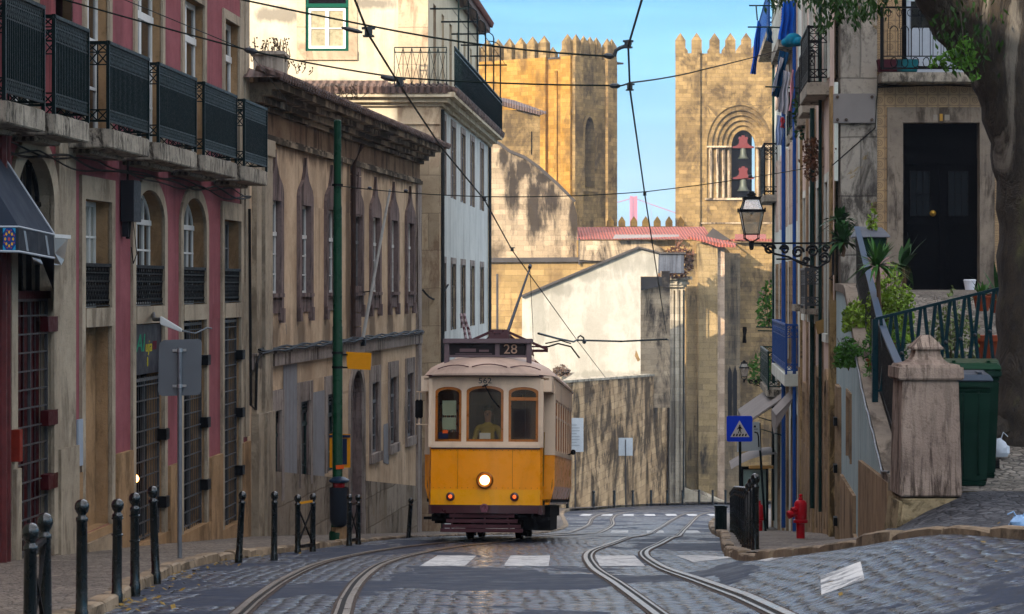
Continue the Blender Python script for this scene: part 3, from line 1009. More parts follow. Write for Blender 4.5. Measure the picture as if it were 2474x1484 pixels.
# red left end of the building with arch and red gate
le = thing('red_fronted_shop', 'dark red shop front with arched fanlight and red barred gate at left edge', 'building', PINK(31, prof(31)))
mb = MB()
holes_wall(PINK, 20, 33.2, zb_, 16, [(31.15, 32.95, -3.55, 1.72, 0.62), (29.2, 30.4, 2.2, 5, 0), (31.0, 32.4, 2.2, 5.0, 0)], 0.32, mb)
mb.quad(PINK(20, zb_), PINK(20, 16), PINK(20, 16, -14), PINK(20, zb_, -14))
mb.build('wall', [M_REDP, M_STONE], le)
surround(PINK, 31.15, 32.95, -3.6, 1.72, 0.62, 0.28, 0.05, 'stone_surround', M_STONE, le)
win(PINK, 31.15, 32.95, -0.1, 1.72, -0.15, le, M_IRONB, 0.62, nv=4, nh=2, t=0.05)
for (a, b) in ((29.2, 30.4), (31.0, 32.4)):
    win(PINK, a, b, 2.2, 5.0, -0.14, le, M_WFRAME, 0, nv=2, nh=3, t=0.1)
grille(PINK, 31.2, 32.9, -3.5, -0.12, -0.05, le, M_BARS, dv=0.28)
mb = MB()
for k in range(6):
    u = 31.3 + k * 0.3
    fbox(PINK, mb, u - 0.07, u + 0.07, -3.5, -0.12, -0.22, -0.14)
fbox(PINK, mb, 31.15, 32.95, -0.16, -0.06, -0.2, 0.0)
mb.build('gate_boards', M_REDGR, le)
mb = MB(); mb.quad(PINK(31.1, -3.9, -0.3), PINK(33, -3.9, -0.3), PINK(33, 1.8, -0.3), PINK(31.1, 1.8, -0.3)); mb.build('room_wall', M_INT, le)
for z in (-0.5, -1.75, -2.6):
    mb = MB(); fbox(PINK, mb, 32.6, 33.1, z - 0.1, z + 0.1, -0.05, 0.06); mb.build('hinge', M_REDGR, le)
for (u, r) in ((30.0, 0.11), (30.35, 0.06)):
    mb = MB(); mb.tube([PINK(u, -3.4, 0.12), PINK(u, 2.0, 0.12)], r, 10); mb.build('drainpipe', M_PIPE, le)
mb = MB(); fbox(PINK, mb, 30.9, 31.15, zb_, -2.3, 0, 0.10); mb.build('plinth', M_STONE, le)
mb = MB(); fbox(PINK, mb, 30.86, 31.0, -2.2, -1.80, 0.02, 0.15); tag(mb.build('post_box', plain('dull_red_metal', C('#7d2c20'), 0.5, var=0.3)), 'small rusty red letter box fixed beside the red barred gate', 'letter box')

# cables looping under the balconies
mb = MB()
for q in range(3):
    pts = []
    n = 150
    for i in range(n + 1):
        u = 30.0 + (47.4 - 30.0) * i / n
        ph = (u - 30 + q * 1.7) % 5.2 / 5.2
        pts.append(PINK(u, 1.80 - 0.035 * q - 0.07 * math.sin(math.pi * ph) * (1 + 0.25 * q) + 0.03 * math.sin(u * 1.7 + q * 2), 0.10 + 0.02 * q))
    mb.tube(pts, 0.013 + 0.004 * (q % 2), 5)
tag(mb.build('cable_bundle', M_CABLE), 'black cables sagging along the pink wall beneath the balconies', 'cables')
mb = MB(); fbox(PINK, mb, 36.95, 37.45, 0.98, 1.60, 0.02, 0.22); fbox(PINK, mb, 37.0, 37.12, 0.75, 0.99, 0.03, 0.12)
jb = thing('meter_box', 'dark grey electric meter box hanging between two stone surrounds on pink wall', 'meter box', PINK(37.2, 0.7, 0.1))
mb.build('box', plain('dark_grey_box', C('#23262c'), 0.5, var=0.2), jb)
mb = MB(); mb.tube([PINK(37.05, 1.6, 0.1), PINK(37.0, 1.9, 0.12)], 0.02, 5); mb.tube([PINK(37.1, 0.98, 0.12), PINK(37.08, 0.72, 0.1)], 0.035, 6)
mb.tube([PINK(37.35, 0.98, 0.12), PINK(37.6, 0.5, 0.12), PINK(37.45, 0.35, 0.1), PINK(37.3, 0.6, 0.1)], 0.008, 4); mb.build('cable', M_CABLE, jb)
# dark shop panel with coloured handwriting
sg = thing('shop_sign', 'dark shop panel with green, yellow and red handwriting above a barred gate', 'sign', PINK(38.9, -1.4, -0.02))
mb = MB(); fbox(PINK, mb, 37.92, 39.98, -1.38, -0.60, -0.05, -0.015); mb.build('board', plain('slate_board', C('#2b2c33'), 0.5, var=0.25, scale=2), sg)
def TP(u0, z0, w): return lambda x, y, z: PINK(u0 - x, z0 + y, w + z)
def TPm(u0, z0, w): return lambda x, y, z: PINK(u0 + x, z0 + y, w + z)
text_mesh('lettering', 'Al', 0.40, TPm(38.42, -0.90, -0.012), plain('green_chalk', C('#2a7d60'), 0.8), sg, sx=1.7, shear=0.2)
text_mesh('lettering', 'uja', 0.27, TPm(39.02, -0.95, -0.012), plain('yellow_chalk', C('#a39a2a'), 0.8), sg, sx=1.6, shear=0.2)
text_mesh('lettering', '8', 0.22, TPm(38.95, -1.2, -0.012), plain('yellow_chalk', C('#a39a2a'), 0.8), sg, sx=0.7)
text_mesh('lettering', 'lllll', 0.2, TPm(39.45, -0.95, -0.012), plain('red_chalk', C('#5b232c'), 0.8), sg, sx=1.4, shear=0.15)
# notice plate on the pier, street light over the third gate
mb = MB(); fbox(PINK, mb, 34.14, 34.40, -2.5, -1.85, 0.05, 0.08); tag(mb.build('notice_plate', plain('pale_notice', C('#8d99a6'), 0.5, var=0.1)), 'narrow pale notice plate on the wall left of the open doorway', 'notice')
wl = thing('wall_lamp', 'long white wall lamp head reaching out over the dark shop panel', 'lamp', PINK(41.0, -0.45, 0.1))
mb = MB(); a, b, c_ = PINK(40.9, -0.36, 0.1), PINK(39.6, -0.30, 0.5), PINK(38.6, -0.36, 1.05)
mb = MB(); P0, P1 = W(388, 770, 37.6), W(440, 800, 38.2)
mb.hexa([P0 + Vector((0, -.07, .04)), P0 + Vector((0, .07, .04)), P0 + Vector((0, .07, -.09)), P0 + Vector((0, -.07, -.09))], [P1 + Vector((0, -.09, .03)), P1 + Vector((0, .09, .03)), P1 + Vector((0, .09, -.02)), P1 + Vector((0, -.09, -.02))])
mb.build('lamp_head', plain('aged_white_plastic', C('#aeb0ae'), 0.5, var=0.15), wl, bevel=0.01)
mb = MB(); mb.tube([W(388, 772, 37.6), W(372, 772, 38.2), PINK(39.2, -0.42, 0.02)], 0.03, 8); mb.tube([W(440, 800, 38.2), W(470, 806, 39.5), W(500, 792, 42.5), PINK(44.0, -0.75, 0.03)], 0.015, 6)
mb.build('lamp_arm', M_BARS, wl)
# awning of the red shop
M_AWN = plain('slate_awning_cloth', C('#232b37'), 0.8, var=0.18, scale=1.2, bump=0.15)
aw = thing('shop_awning', 'slate grey box awning with painted valance over the red shop gate', 'awning', PINK(30.5, -0.3, 0.2))
A = [W(-60, 250, 29.0), W(-4, 372, 30.3)]
mb = MB()
t0, t1 = PINK(28.0, 1.9, 0.05), PINK(31.3, 1.55, 0.05)
f0, f1 = W(-70, 548, 27.6), W(45, 548, 28.3)
e0, e1 = W(45, 548, 28.3), W(130, 567, 30.7)
top_far = PINK(32.0, 1.25, 0.05)
mb.add([PINK(28.0, 2.1, 0.05), W(-10, 352, 30.2), e1, e0, f0], [(0, 1, 2, 3), (0, 3, 4)])
mb.add([W(-10, 352, 30.2), e1, PINK(33.0, -0.05, 0.02), PINK(32.2, 0.6, 0.0)], [(0, 1, 2, 3)])
mb.build('canopy', M_AWN, aw)
mb = MB()
v0, v1, v2 = W(-70, 606, 27.6), W(45, 608, 28.3), W(131, 624, 30.7)
mb.quad(f0, f1, v1, v0); mb.quad(e0, e1, v2, v1); mb.quad(e1, PINK(33.0, -0.05, 0.02), PINK(33.0, -0.35, 0.02), v2)
va = mb.build('valance', plain('dark_valance', C('#20262f'), 0.65, var=0.25, scale=2), aw)
mb = MB()
mb.tube([f0, e0, e1], 0.012, 5); mb.tube([v0, v1, v2], 0.014, 5); mb.tube([W(-10, 352, 30.2), e1], 0.02, 5)
mb.build('piping', plain('pale_piping', C('#9aa0a6'), 0.6), aw)
# blue flower tile print on the valance
def lerp3(a, b, t): return a + (b - a) * t
def VP(s, t, o=0.006):
    p = lerp3(lerp3(f0, f1, s), lerp3(v0, v1, s), t)
    return p + Vector((0.003, -o, 0))
mb = MB(); mb.quad(VP(.66, .05), VP(.93, .05), VP(.93, .95), VP(.66, .95)); pr = mb.build('flower_print', plain('print_blue', C('#12356e'), 0.6), aw)
mb = MB()
for k in range(8):
    t = 2 * math.pi * k / 8
    cx, cy = .795 + .085 * math.cos(t), .5 + .28 * math.sin(t)
    mb.poly([VP(cx + .022 * math.cos(q), cy + .065 * math.sin(q), .010) for q in [i * math.pi / 4 for i in range(8)]])
mb.build('print_petals', plain('print_yellow', C('#c79422'), 0.6), pr)
mb = MB(); mb.poly([VP(.795 + .025 * math.cos(q), .5 + .08 * math.sin(q), .011) for q in [i * math.pi / 4 for i in range(8)]])
for k in range(8):
    t = 2 * math.pi * (k + .5) / 8
    cx, cy = .795 + .11 * math.cos(t), .5 + .38 * math.sin(t)
    mb.poly([VP(cx + .012 * math.cos(q), cy + .035 * math.sin(q), .010) for q in [i * math.pi / 4 for i in range(8)]])
mb.build('print_dots', plain('print_red', C('#a2414b'), 0.6), pr)
mb = MB()
for (s, t, u, v) in ((.66, .05, 1, 1), (.93, .05, -1, 1), (.93, .95, -1, -1), (.66, .95, 1, -1)):
    mb.poly([VP(s, t, .009), VP(s + .07 * u, t, .009), VP(s, t + .22 * v, .009)])
mb.build('print_corners', plain('print_cyan', C('#1c7fa8'), 0.6), pr)
for (s0, s1) in ((0.12, 0.2), (0.72, 0.8)):
    mb = MB()
    q = lambda s, t: lerp3(lerp3(e0, e1, s), lerp3(v1, v2, s), t) + Vector((0.006, -0.006, 0))
    mb.quad(q(s0, .12), q(s0 + .06, .12), q(s1 + .06, .92), q(s1, .92)); mb.build('valance_stripe', plain('stripe_grey', C('#7d868c'), 0.7), va)
# clear plastic shade beside it
cs = thing('wall_canopy', 'small clear plastic wall shade beside the end of the awning', 'canopy', W(145, 640, 33.2))
mb = MB(); mb.add([W(130, 573, 32.6), W(165, 575, 33.4), W(155, 628, 33.3), W(148, 641, 32.9), W(82, 640, 32.4), W(78, 622, 32.4), W(132, 612, 32.6)], [(0, 1, 2, 3, 6), (3, 4, 5, 6)])
mb.build('shade', glassy('cloudy_plastic', (0.55, 0.57, 0.6, 1), 0.8, 0.3), cs)
mb = MB(); mb.bar(W(128, 570, 32.6), W(167, 573, 33.4), 0.05); mb.build('rail', M_WFRAME, cs)

# ---- beige building
M_BEIGE = wall('beige_plaster', C('#b59c80'), C('#ccb598'), C('#4b3d31'), 0.38, streak=(1.1, 0.16), patch=C('#8f8578'), patch_th=0.64, seed=3.1, axis='Y', spot_amt=0.7, spots=[(50.2 + 3.05 * i_, -1.05, 0.62, 0.55) for i_ in range(7)] + [(48.6, -3, 0.5, 3), (58.9, 0.5, 0.35, 3.2), (54, 3.0, 5, 0.35), (65, 3.0, 6, 0.3), (62.9, -1.9, 0.8, 0.5), (51.8, -2.1, 0.9, 0.6)])
M_BEIGEG = wall('grey_repair_plaster', C('#7f8084'), C('#8b8c90'), C('#5b5450'), 0.35, streak=(2, 0.2))
M_CORN = wall('sooty_cornice', C('#8f8170'), C('#a09179'), C('#1a1512'), 0.85, streak=(0.9, 0.8), big=0.6, seed=5, cover=0.05)
M_FRIEZE = wall('brown_frieze', C('#6a5443'), C('#85705a'), C('#2e231c'), 0.8, streak=(1.5, 0.3))
M_MAUVE = wall('mauve_stone', C('#6b5c5a'), C('#80716c'), C('#2c2422'), 0.8, streak=(4, 0.5))
M_STRING = wall('streaky_band', C('#8b8079'), C('#9a9088'), C('#33291f'), 0.95, streak=(6, 0.3))
bg_ = thing('beige_building', 'two storey beige building with weathered pointed window surrounds and heavy sooty cornice', 'building', BEIGE(59, prof(59)))
def bY(x, w=0): return BEIGE.Y(x, w)
U = [(647, 672), (722, 745), (787, 808), (850, 870), (895, 912), (940, 955), (982, 993.5)]
UW = []
for a, b in U:
    m = (bY(a) + bY(b)) / 2
    UW.append((m - 0.52, m + 0.52))
Lw = [(650, 675, -4.44, -2.55), (724, 745, -4.34, -2.49), (789, 807, -4.25, -2.47), (896, 912, -4.24, -2.44), (941, 955, -4.2, -2.42), (983, 994, -4.19, -2.41)]
H = [(a, b, -0.16, 1.76, 0) for a, b in UW]
LW = []
for a, b, c, d in Lw:
    m = (bY(a) + bY(b)) / 2
    LW.append((m - 0.55, m + 0.55, c, d)); H.append((m - 0.55, m + 0.55, c, d, 0))
dm = (bY(844) + bY(875)) / 2
H.append((dm - 0.85, dm + 0.85, -6.2, -2.05, 0.7))
mb = MB()
holes_wall(BEIGE, 47.9, 70.45, -8, 3.7, H, 0.30, mb)
mb.m = 0
mb.quad(BEIGE(70.45, -8), BEIGE(70.45, 3.7), BEIGE(70.45, 3.7, -11), BEIGE(70.45, -8, -11))
mb.quad(BEIGE(47.9, -8), BEIGE(47.9, 3.7), BEIGE(47.9, 3.7, -11), BEIGE(47.9, -8, -11))
mb.build('wall', [M_BEIGE, M_MAUVE], bg_)
# low hipped tile roof
M_TILE = None
def tile_mat(name, c1, c2, c3, w=0.22):
    g_ = NG(name)
    U_ = g_.coord('UV')
    wv = g_.n('ShaderNodeTexWave', wave_type='BANDS', bands_direction='X'); wv.inputs['Scale'].default_value = 1 / w / 3.0; wv.inputs['Distortion'].default_value = 0.6; wv.inputs['Detail'].default_value = 2
    g_.l(U_, wv.inputs['Vector'])
    n = g_.noise(U_, 1.2, 6, 0.7)
    c = g_.mix(g_.rng(n, 0.35, 0.65), c1, c2)
    c = g_.mix(g_.rng(g_.noise(U_, 0.5, 6, 0.7), 0.5, 0.68, 0, 0.7), c, c3)
    c = g_.mix(g_.rng(wv.outputs['Fac'], 0.0, 0.35, 0.7, 0.0), c, tuple(x * 0.3 for x in c1[:3]) + (1,))
    g_.col(c); g_.rough(0.85)
    g_.bump(wv.outputs['Fac'], 0.9, 0.08)
    return g_.m
M_TILEG = tile_mat('mossy_roof_tiles', C('#5c4a44'), C('#70594f'), C('#3a3a34'))
M_TILER = tile_mat('red_roof_tiles', C('#8f4a3c'), C('#a85a48'), C('#6e4a42'), 0.25)
mb = MB()
e = [BEIGE(47.2, 4.02, 0.75), BEIGE(71.1, 3.98, 0.75), BEIGE(71.1, 3.98, -11.4), BEIGE(47.2, 4.02, -11.4)]
r0, r1 = BEIGE(51.5, 6.0, -5.4), BEIGE(67, 6.0, -5.4)
mb.add(e + [r0, r1], [(0, 1, 5, 4), (1, 2, 5), (2, 3, 4, 5), (3, 0, 4)])
mb.build('roof', M_TILEG, bg_)
mb = MB()
n = 92
for i in range(n):      # round eaves tiles
    u = 47.3 + (71.0 - 47.3) * i / (n - 1)
    mb.tube([BEIGE(u, 4.03, 0.82), BEIGE(u, 4.22, 0.30)], [0.085, 0.075], 7)
mb.build('eaves_tiles', M_TILEG, bg_)
mb = MB()
moulding(BEIGE, mb, 47.9, 70.5, [(2.92, 3.02, 0.10), (3.02, 3.07, 0.05), (3.50, 3.60, 0.14), (3.60, 3.72, 0.28), (3.72, 3.84, 0.46), (3.84, 3.98, 0.66)])
mb.build('cornice', M_CORN, bg_)
mb = MB(); fbox(BEIGE, mb, 48.0, 70.42, 3.07, 3.50, -0.05, 0.025); mb.build('frieze', M_FRIEZE, bg_)
mb = MB(); fbox(BEIGE, mb, 47.95, 70.45, -1.62, -1.35, -0.05, 0.10); fbox(BEIGE, mb, 47.95, 70.45, -1.36, -1.31, -0.05, 0.14); mb.build('string_course', M_STRING, bg_)
# pilasters at the near end and in the middle
for (a, b, w) in ((bY(608), bY(620), 0.10), (bY(622), bY(640), 0.16)):
    mb = MB(); fbox(BEIGE, mb, a, b, -8, 2.9, 0, w); fbox(BEIGE, mb, a - 0.04, b + 0.04, 2.6, 2.92, 0, w + 0.05); fbox(BEIGE, mb, a - 0.04, b + 0.04, -8, -2.5, 0, w + 0.05); mb.build('pilaster', M_STONE, bg_)
a, b = bY(846), bY(868)
mb = MB()
for k in range(13):
    z = -1.3 + k * 0.335
    if -0.2 < z < 1.5: continue
    fbox(BEIGE, mb, a, b, z, z + 0.31, 0, 0.05)
mb.build('quoins', M_MAUVE, bg_)
mb = MB(); fbox(BEIGE, mb, bY(1004), 70.5, -8, 2.9, 0, 0.07); mb.build('corner_pilaster', M_STRING, bg_)
# upper windows with pointed stone surrounds
for i, (a, b) in enumerate(UW):
    m = (a + b) / 2
    mb = MB()
    t = 0.26
    out = [(a - t, -0.75), (a - t, 1.95), (a - t + 0.10, 2.10), (m - 0.28, 2.30), (m - 0.10, 2.52), (m, 2.80), (m + 0.10, 2.52), (m + 0.28, 2.30), (b + t - 0.10, 2.10), (b + t, 1.95), (b + t, -0.75)]
    inn = [(a, -0.70), (a, 1.76), (a + .02, 1.76), (m - 0.25, 1.76), (m - 0.1, 1.76), (m, 1.76), (m + 0.1, 1.76), (m + 0.25, 1.76), (b - .02, 1.76), (b, 1.76), (b, -0.70)]
    ring(BEIGE, mb, out, inn, -0.02, 0.07)
    fbox(BEIGE, mb, a, b, -0.55, -0.16, -0.1, 0.045)
    for s in (a - t, b + t - 0.2):
        fbox(BEIGE, mb, s, s + 0.2, -0.75, -0.45, 0.0, 0.10)
    mb.build('pointed_surround', M_MAUVE, bg_)
    mb = MB(); fbox(BEIGE, mb, a - 0.05, b + 0.05, -0.22, -0.14, -0.1, 0.13); mb.build('sill', M_MAUVE, bg_)
    win(BEIGE, a, b, -0.16, 1.76, -0.055, bg_, M_WFRAME if i != 3 else M_GREYSH, 0, nv=2, nh=3, t=0.07, top=1.08)
for i, (a, b, c, d) in enumerate(LW):
    surround(BEIGE, a, b, c, d, 0, 0.24, 0.05, 'stone_surround', M_STRING, bg_, bottom=(i > 2), tb=0.42)
    win(BEIGE, a, b, c, d, -0.06, bg_, M_GFRAME if i < 3 else M_GREYSH, 0, nv=2, nh=3, t=0.06, top=c + (d - c) * 0.72)
    if i < 3:
        grille(BEIGE, a, b, d - 0.26, d, -0.06, bg_, M_IRONB, name='window_bars', dv=0.2, dh=0.13)
surround(BEIGE, dm - 0.85, dm + 0.85, -6.3, -2.05, 0.7, 0.22, 0.06, 'door_surround', M_STRING, bg_)
mb = MB(); mb.poly([BEIGE(p[0], p[1], -0.28) for p in arch_loop(dm - .85, dm + .85, -6.4, -2.05, 0.7)]); mb.build('door', plain('door_darkness', C('#171210'), 0.8), bg_)
# patched render and stone base
for (x0, x1, z0, z1) in ((683, 716, -5.4, -1.64), (752, 783, -4.7, -2.35), (925, 938, -4.6, -3.6)):
    mb = MB(); a, b = bY(x0), bY(x1)
    z0 = min(z0, z1); mb.quad(BEIGE(a, z0, 0.012), BEIGE(b, z0 - 0.1, 0.012), BEIGE(b, z1, 0.012), BEIGE(a, z1, 0.012)); mb.build('render_patch', M_BEIGEG, bg_)
M_BASE = wall('beige_base_stone', C('#807260'), C('#8f8578'), C('#43382c'), 0.8, streak=(1.2, 0.5), brick=(1.7, 0.75, 0.02))
mb = MB()
for (a, b) in ((bY(640), dm - 1.1), (dm + 1.1, 70.4)):
    n = 8
    for k in range(n):
        p, q = a + (b - a) * k / n, a + (b - a) * (k + 1) / n
        mb.hexa([BEIGE(p, -9, 0), BEIGE(q, -9, 0), BEIGE(q, prof(q) + 1.35, 0), BEIGE(p, prof(p) + 1.35, 0)], [BEIGE(p, -9, 0.035), BEIGE(q, -9, 0.035), BEIGE(q, prof(q) + 1.35, 0.035), BEIGE(p, prof(p) + 1.35, 0.035)])
mb.build('base', M_BASE, bg_)
mb = MB(); mb.tube([BEIGE(bY(845), 3.4, 0.3), BEIGE(bY(842), 2.9, 0.12), BEIGE(bY(842), -1.2, 0.12)], 0.055, 8); mb.build('drainpipe', plain('rusty_pipe', C('#3b2c26'), 0.7, var=0.3), bg_)
mb = MB()
for q in range(3):
    pts = [BEIGE(48.3 + 21.9 * i / 40, -1.24 - 0.03 * q + 0.02 * math.sin(i * 1.7 + q * 2), 0.12 + 0.03 * q) for i in range(41)]
    mb.tube(pts, 0.022, 5)
mb.tube([BEIGE(48.3, -1.3, .15), BEIGE(48.0, -1.5, .15), BEIGE(47.9, -2.4, .15), PINK(47.6, -2.3, .1), PINK(47.45, 1.5, .1)], 0.03, 5)
tag(mb.build('cable_bundle', M_CABLE), 'black cables lying on the stone band of the beige building', 'cables')
mb = MB()
mb.box(-5.22, -4.62, 49.6, 50.6, 3.6, 4.68); mb.box(-5.26, -4.58, 49.5, 50.7, 4.68, 4.75)
mb.build('chimney', wall('chimney_plaster', C('#a39a8b'), C('#b9b0a0'), C('#4c463d'), 0.7), bg_)
fp = thing('flagpole', 'bare white flagpole leaning out from the beige building wall', 'flagpole', BEIGE(60.2, -1.35, 0.1))
mb = MB(); mb.tube([BEIGE(60.2, -1.35, 0.12), W(942, 458, 60.4)], [0.045, 0.03], 8); mb.build('pole', plain('chipped_white', C('#b9b9b4'), 0.5, var=0.2), fp)
mb = MB(); mb.bar(BEIGE(60.2, -0.15, 0.0), lerp3(BEIGE(60.2, -1.35, 0.12), W(942, 458, 60.4), 0.33), 0.03); mb.box(-0.1, 0.1, -0.1, 0.1, -0.1, 0.1, lambda a, b, c: BEIGE(60.2 + a, -1.35 + b, 0.1 + c)); mb.build('bracket', M_IRONB, fp)

# ---- white corner house
M_CREAM = wall('cream_plaster', C('#b8ae96'), C('#c6bda6'), C('#8b7d66'), 0.3, streak=(1.0, 0.12), patch=C('#8d8577'), patch_th=0.78, spot_col=C('#7d776b'), spots=[(W(668, 0, 72).x, ZZ(32, 72), 0.75, 0.22), (W(905, 0, 72).x, ZZ(4, 72), 0.7, 0.2), (W(740, 0, 72).x, ZZ(196, 72), 1.6, 0.15)])
M_BLUEW = wall('blue_white_plaster', C('#b0b3ae'), C('#bdbfb9'), C('#6c6a66'), 0.35, streak=(1.6, 0.10), seed=2)
M_WSTONE = wall('warm_quoin_stone', C('#a8987f'), C('#bfae92'), C('#6a4c3a'), 0.6, streak=(1.2, 0.4), brick=(2.4, 1.1, 0.015))
M_CORNW = wall('cream_cornice', C('#b3a88f'), C('#c6bca3'), C('#6b5338'), 0.6, streak=(2.4, 0.4))
FW = Ff(72.0)
FU = Ff(72.6)
wh = thing('white_corner_house', 'tall white corner house with cream front, stone quoins and roof terrace', 'building', (-2.3, 72, prof(72)))
wy = [73.4, 76.9, 80.6, 84.5, 88.9]
H = []
for y in wy:
    for (c, d) in ((2.75, 4.98), (-1.35, 0.70), (-5.2, -3.2)):
        H.append((y - 0.70, y + 0.70, c, d, 0))
mb = MB()
holes_wall(WHITE, 72, 92.9, -10, 5.4, H, 0.22, mb)
mb.m = 0; mb.quad(WHITE(92.9, -10), WHITE(92.9, 5.4), WHITE(92.9, 5.4, -12), WHITE(92.9, -10, -12))
mb.build('street_wall', [M_BLUEW, M_WSTONE], wh)
mb = MB(); mb.quad((-16, 72, -10), (-2.15, 72, -10), (-2.15, 72, 5.4), (-16, 72, 5.4)); mb.build('front_wall', M_CREAM, wh)
mb = MB(); fbox(FW, mb, FW.X(1004), -2.13, -10, 4.75, 0, 0.03); mb.build('quoins', M_WSTONE, wh); mb = MB(); fbox(FW, mb, FW.X(960), -2.10, 4.75, 4.83, 0, 0.10); fbox(FW, mb, FW.X(960), -2.13, 4.83, 5.38, 0, 0.04)
mb.build('quoins', M_WSTONE, wh); mb = MB()
fbox(FW, mb, FW.X(845), FW.X(877), 4.6, 5.38, 0, 0.05)
mb.build('quoins', M_WSTONE, wh)
mb = MB(); fbox(WHITE, mb, 72.0, 72.45, -10, 5.3, 0, 0.05); mb.build('corner_strip', M_WSTONE, wh)
mb = MB(); fbox(WHITE, mb, 92.1, 92.92, -10, 5.3, 0, 0.05); mb.build('corner_strip', M_WSTONE, wh)
for y in wy:
    for (c, d) in ((2.75, 4.98), (-1.35, 0.70), (-5.2, -3.2)):
        surround(WHITE, y - .70, y + .70, c, d, 0, 0.2, 0.03, 'stone_surround', M_STRING, wh)
        win(WHITE, y - .70, y + .70, c, d, -0.05, wh, M_GREYSH if c > 0 else M_GFRAME, 0, nv=2, nh=3, t=0.07, pane=M_PANE)
mb = MB()
for k, (z0, z1, w) in enumerate([(5.28, 5.38, 0.12), (5.38, 5.52, 0.30), (5.52, 5.66, 0.50)]):
    fbox(WHITE, mb, 72.0 - w, 92.9, z0, z1, -0.1, w)
    fbox(FW, mb, -16, -2.2, z0, z1, -0.1, w)
mb.build('cornice', M_CORNW, wh)
mb = MB(); mb.add([(-16, 72, 5.66), (-2.15, 72, 5.66), WHITE(92.9, 5.66), (-16, 92.9, 5.66)], [(0, 1, 2, 3)]); mb.build('terrace_floor', M_CORNW, wh)
mb = MB()
n = 26
for i in range(n):
    X = FW.X(735) + (-1.95 - FW.X(735)) * i / (n - 1)
    mb.tube([(X, 71.42, 5.72), (X, 71.85, 5.84)], 0.12, 7)
n = 66
for i in range(n):
    u = 72 + 20.9 * i / (n - 1)
    mb.tube([WHITE(u, 5.70, 0.56), WHITE(u, 5.82, 0.16)], 0.12, 6)
mb.build('eaves_tiles', M_TILEG, wh)
mb = MB(); mb.add([(FW.X(500), 71.9, 5.72), (FW.X(935), 71.9, 5.72), (FW.X(935), 72.5, 6.08), (FW.X(500), 72.5, 6.08)], [(0, 1, 2, 3)]); mb.build('lean_roof', M_TILEG, wh)
# upper storey, set back
WU = Fr(-7.01, 0.062, 1)
mb = MB()
XA, XB = FU.X(738), FU.X(842)
holes_wall(FU, -16, -2.50, 5.6, 10.6, [(XA, XB, 6.95, 9.4, 0)], 0.18, mb)
mb.m = 0
uy = [75.0, 77.8, 80.6, 83.4, 86.2, 89.0, 91.6]
holes_wall(WU, 72.6, 92.9, 5.6, 10.6, [(y - 0.45, y + 0.45, 5.8, 8.6, 0) for y in uy], 0.18, mb)
mb.build('upper_wall', [M_CREAM, M_WSTONE], wh)
mb = MB(); fbox(FU, mb, FU.X(962), -2.48, 5.6, 10.6, 0, 0.03); mb.build('quoins', M_WSTONE, wh)
for y in uy:
    win(WU, y - .45, y + .45, 5.8, 8.6, -0.1, wh, M_WFRAME if int(y) % 2 else M_GFRAME, 0, nv=2, nh=3, t=0.08)
surround(FU, XA, XB, 6.95, 9.4, 0, 0.26, 0.03, 'stone_surround', M_WSTONE, wh, bottom=True)
fr = win(FU, XA, XB, 6.95, 9.4, -0.02, wh, plain('green_window_paint', C('#0d4a3a'), 0.4), 0, nv=1, nh=1, t=0.085)
win(FU, XA + .09, XB - .09, 7.03, 8.22, 0.0, wh, plain('bright_white_paint', C('#dcdcd6'), 0.4), 0, nv=2, nh=2, t=0.075, pane=plain('curtain_cream', C('#a89f80'), 0.3, var=0.3, scale=4))
mb = MB(); fbox(FU, mb, XA, XB, 8.24, 8.36, -0.05, 0.03); mb.build('transom', plain('green_window_paint', C('#0d4a3a'), 0.4), wh)
mb = MB()
mb.add([WU(72.0, 10.02, 0.45), WU(93.3, 9.85, 0.45), WU(93.3, 10.05, -0.1), WU(72.0, 10.25, -0.1), WU(72, 12.4, -6), WU(93.3, 12.4, -6)], [(0, 1, 2, 3), (3, 2, 5, 4)])
fbox(WU, mb, 72.2, 93.3, 9.62, 9.86, -0.1, 0.40)
mb.build('roof', M_TILEG, wh)
mb = MB()
for i in range(70):
    u = 72 + 21.2 * i / 69
    mb.tube([WU(u, 9.90, 0.52), WU(u, 10.05, 0.1)], 0.12, 6)
mb.build('eaves_tiles', plain('rusty_tiles', C('#70483c'), 0.8, var=0.4), wh)
# terrace railing with clothes-line frames
WR = Fr(-6.61, 0.062, 1)
mb = MB()
def simple_rail(P0, P1, zb, zt, n, th, dense=True):
    for z in (zb, zt - .14, zt): mb.bar(P0(z), P1(z), th)
    for i in range(n + 1):
        f = i / n
        mb.bar(P0(zb).lerp(P1(zb), f), P0(zt).lerp(P1(zt), f), th * 0.7)
        if dense and i < n:
            mb.bar(P0(zb).lerp(P1(zb), f), P0(zt).lerp(P1(zt), (i + 1) / n), th * 0.5)
            mb.bar(P0(zb).lerp(P1(zb), (i + 1) / n), P0(zt).lerp(P1(zt), f), th * 0.5)
X0, X1 = FW.X(954), FW.X(1080)
simple_rail(lambda z: Vector((X0, 71.55, z)), lambda z: Vector((X1, 71.55, z)), 5.86, 6.96, 6, 0.03)
simple_rail(lambda z: WR(71.6, z, 0.5), lambda z: WR(92.5, z, 0.5), 5.86, 6.98, 110, 0.035)
mb.build('terrace_railing', M_IRON, wh)
mb = MB()
for y in (73.0, 76.6, 80.3, 84.0, 88.0, 91.6):
    mb.bar(WR(y, 5.9, 0.5), WR(y, 8.9, 0.5), 0.05)
    mb.bar(WR(y, 8.25, 0.75), WR(y, 8.25, -0.35), 0.05)
    pts = [WR(y, 8.9 + 0.25 * math.sin(t), 0.5 - 0.45 * (1 - math.cos(t))) for t in [i * math.pi / 8 for i in range(5)]]
    mb.tube(pts, 0.02, 5)
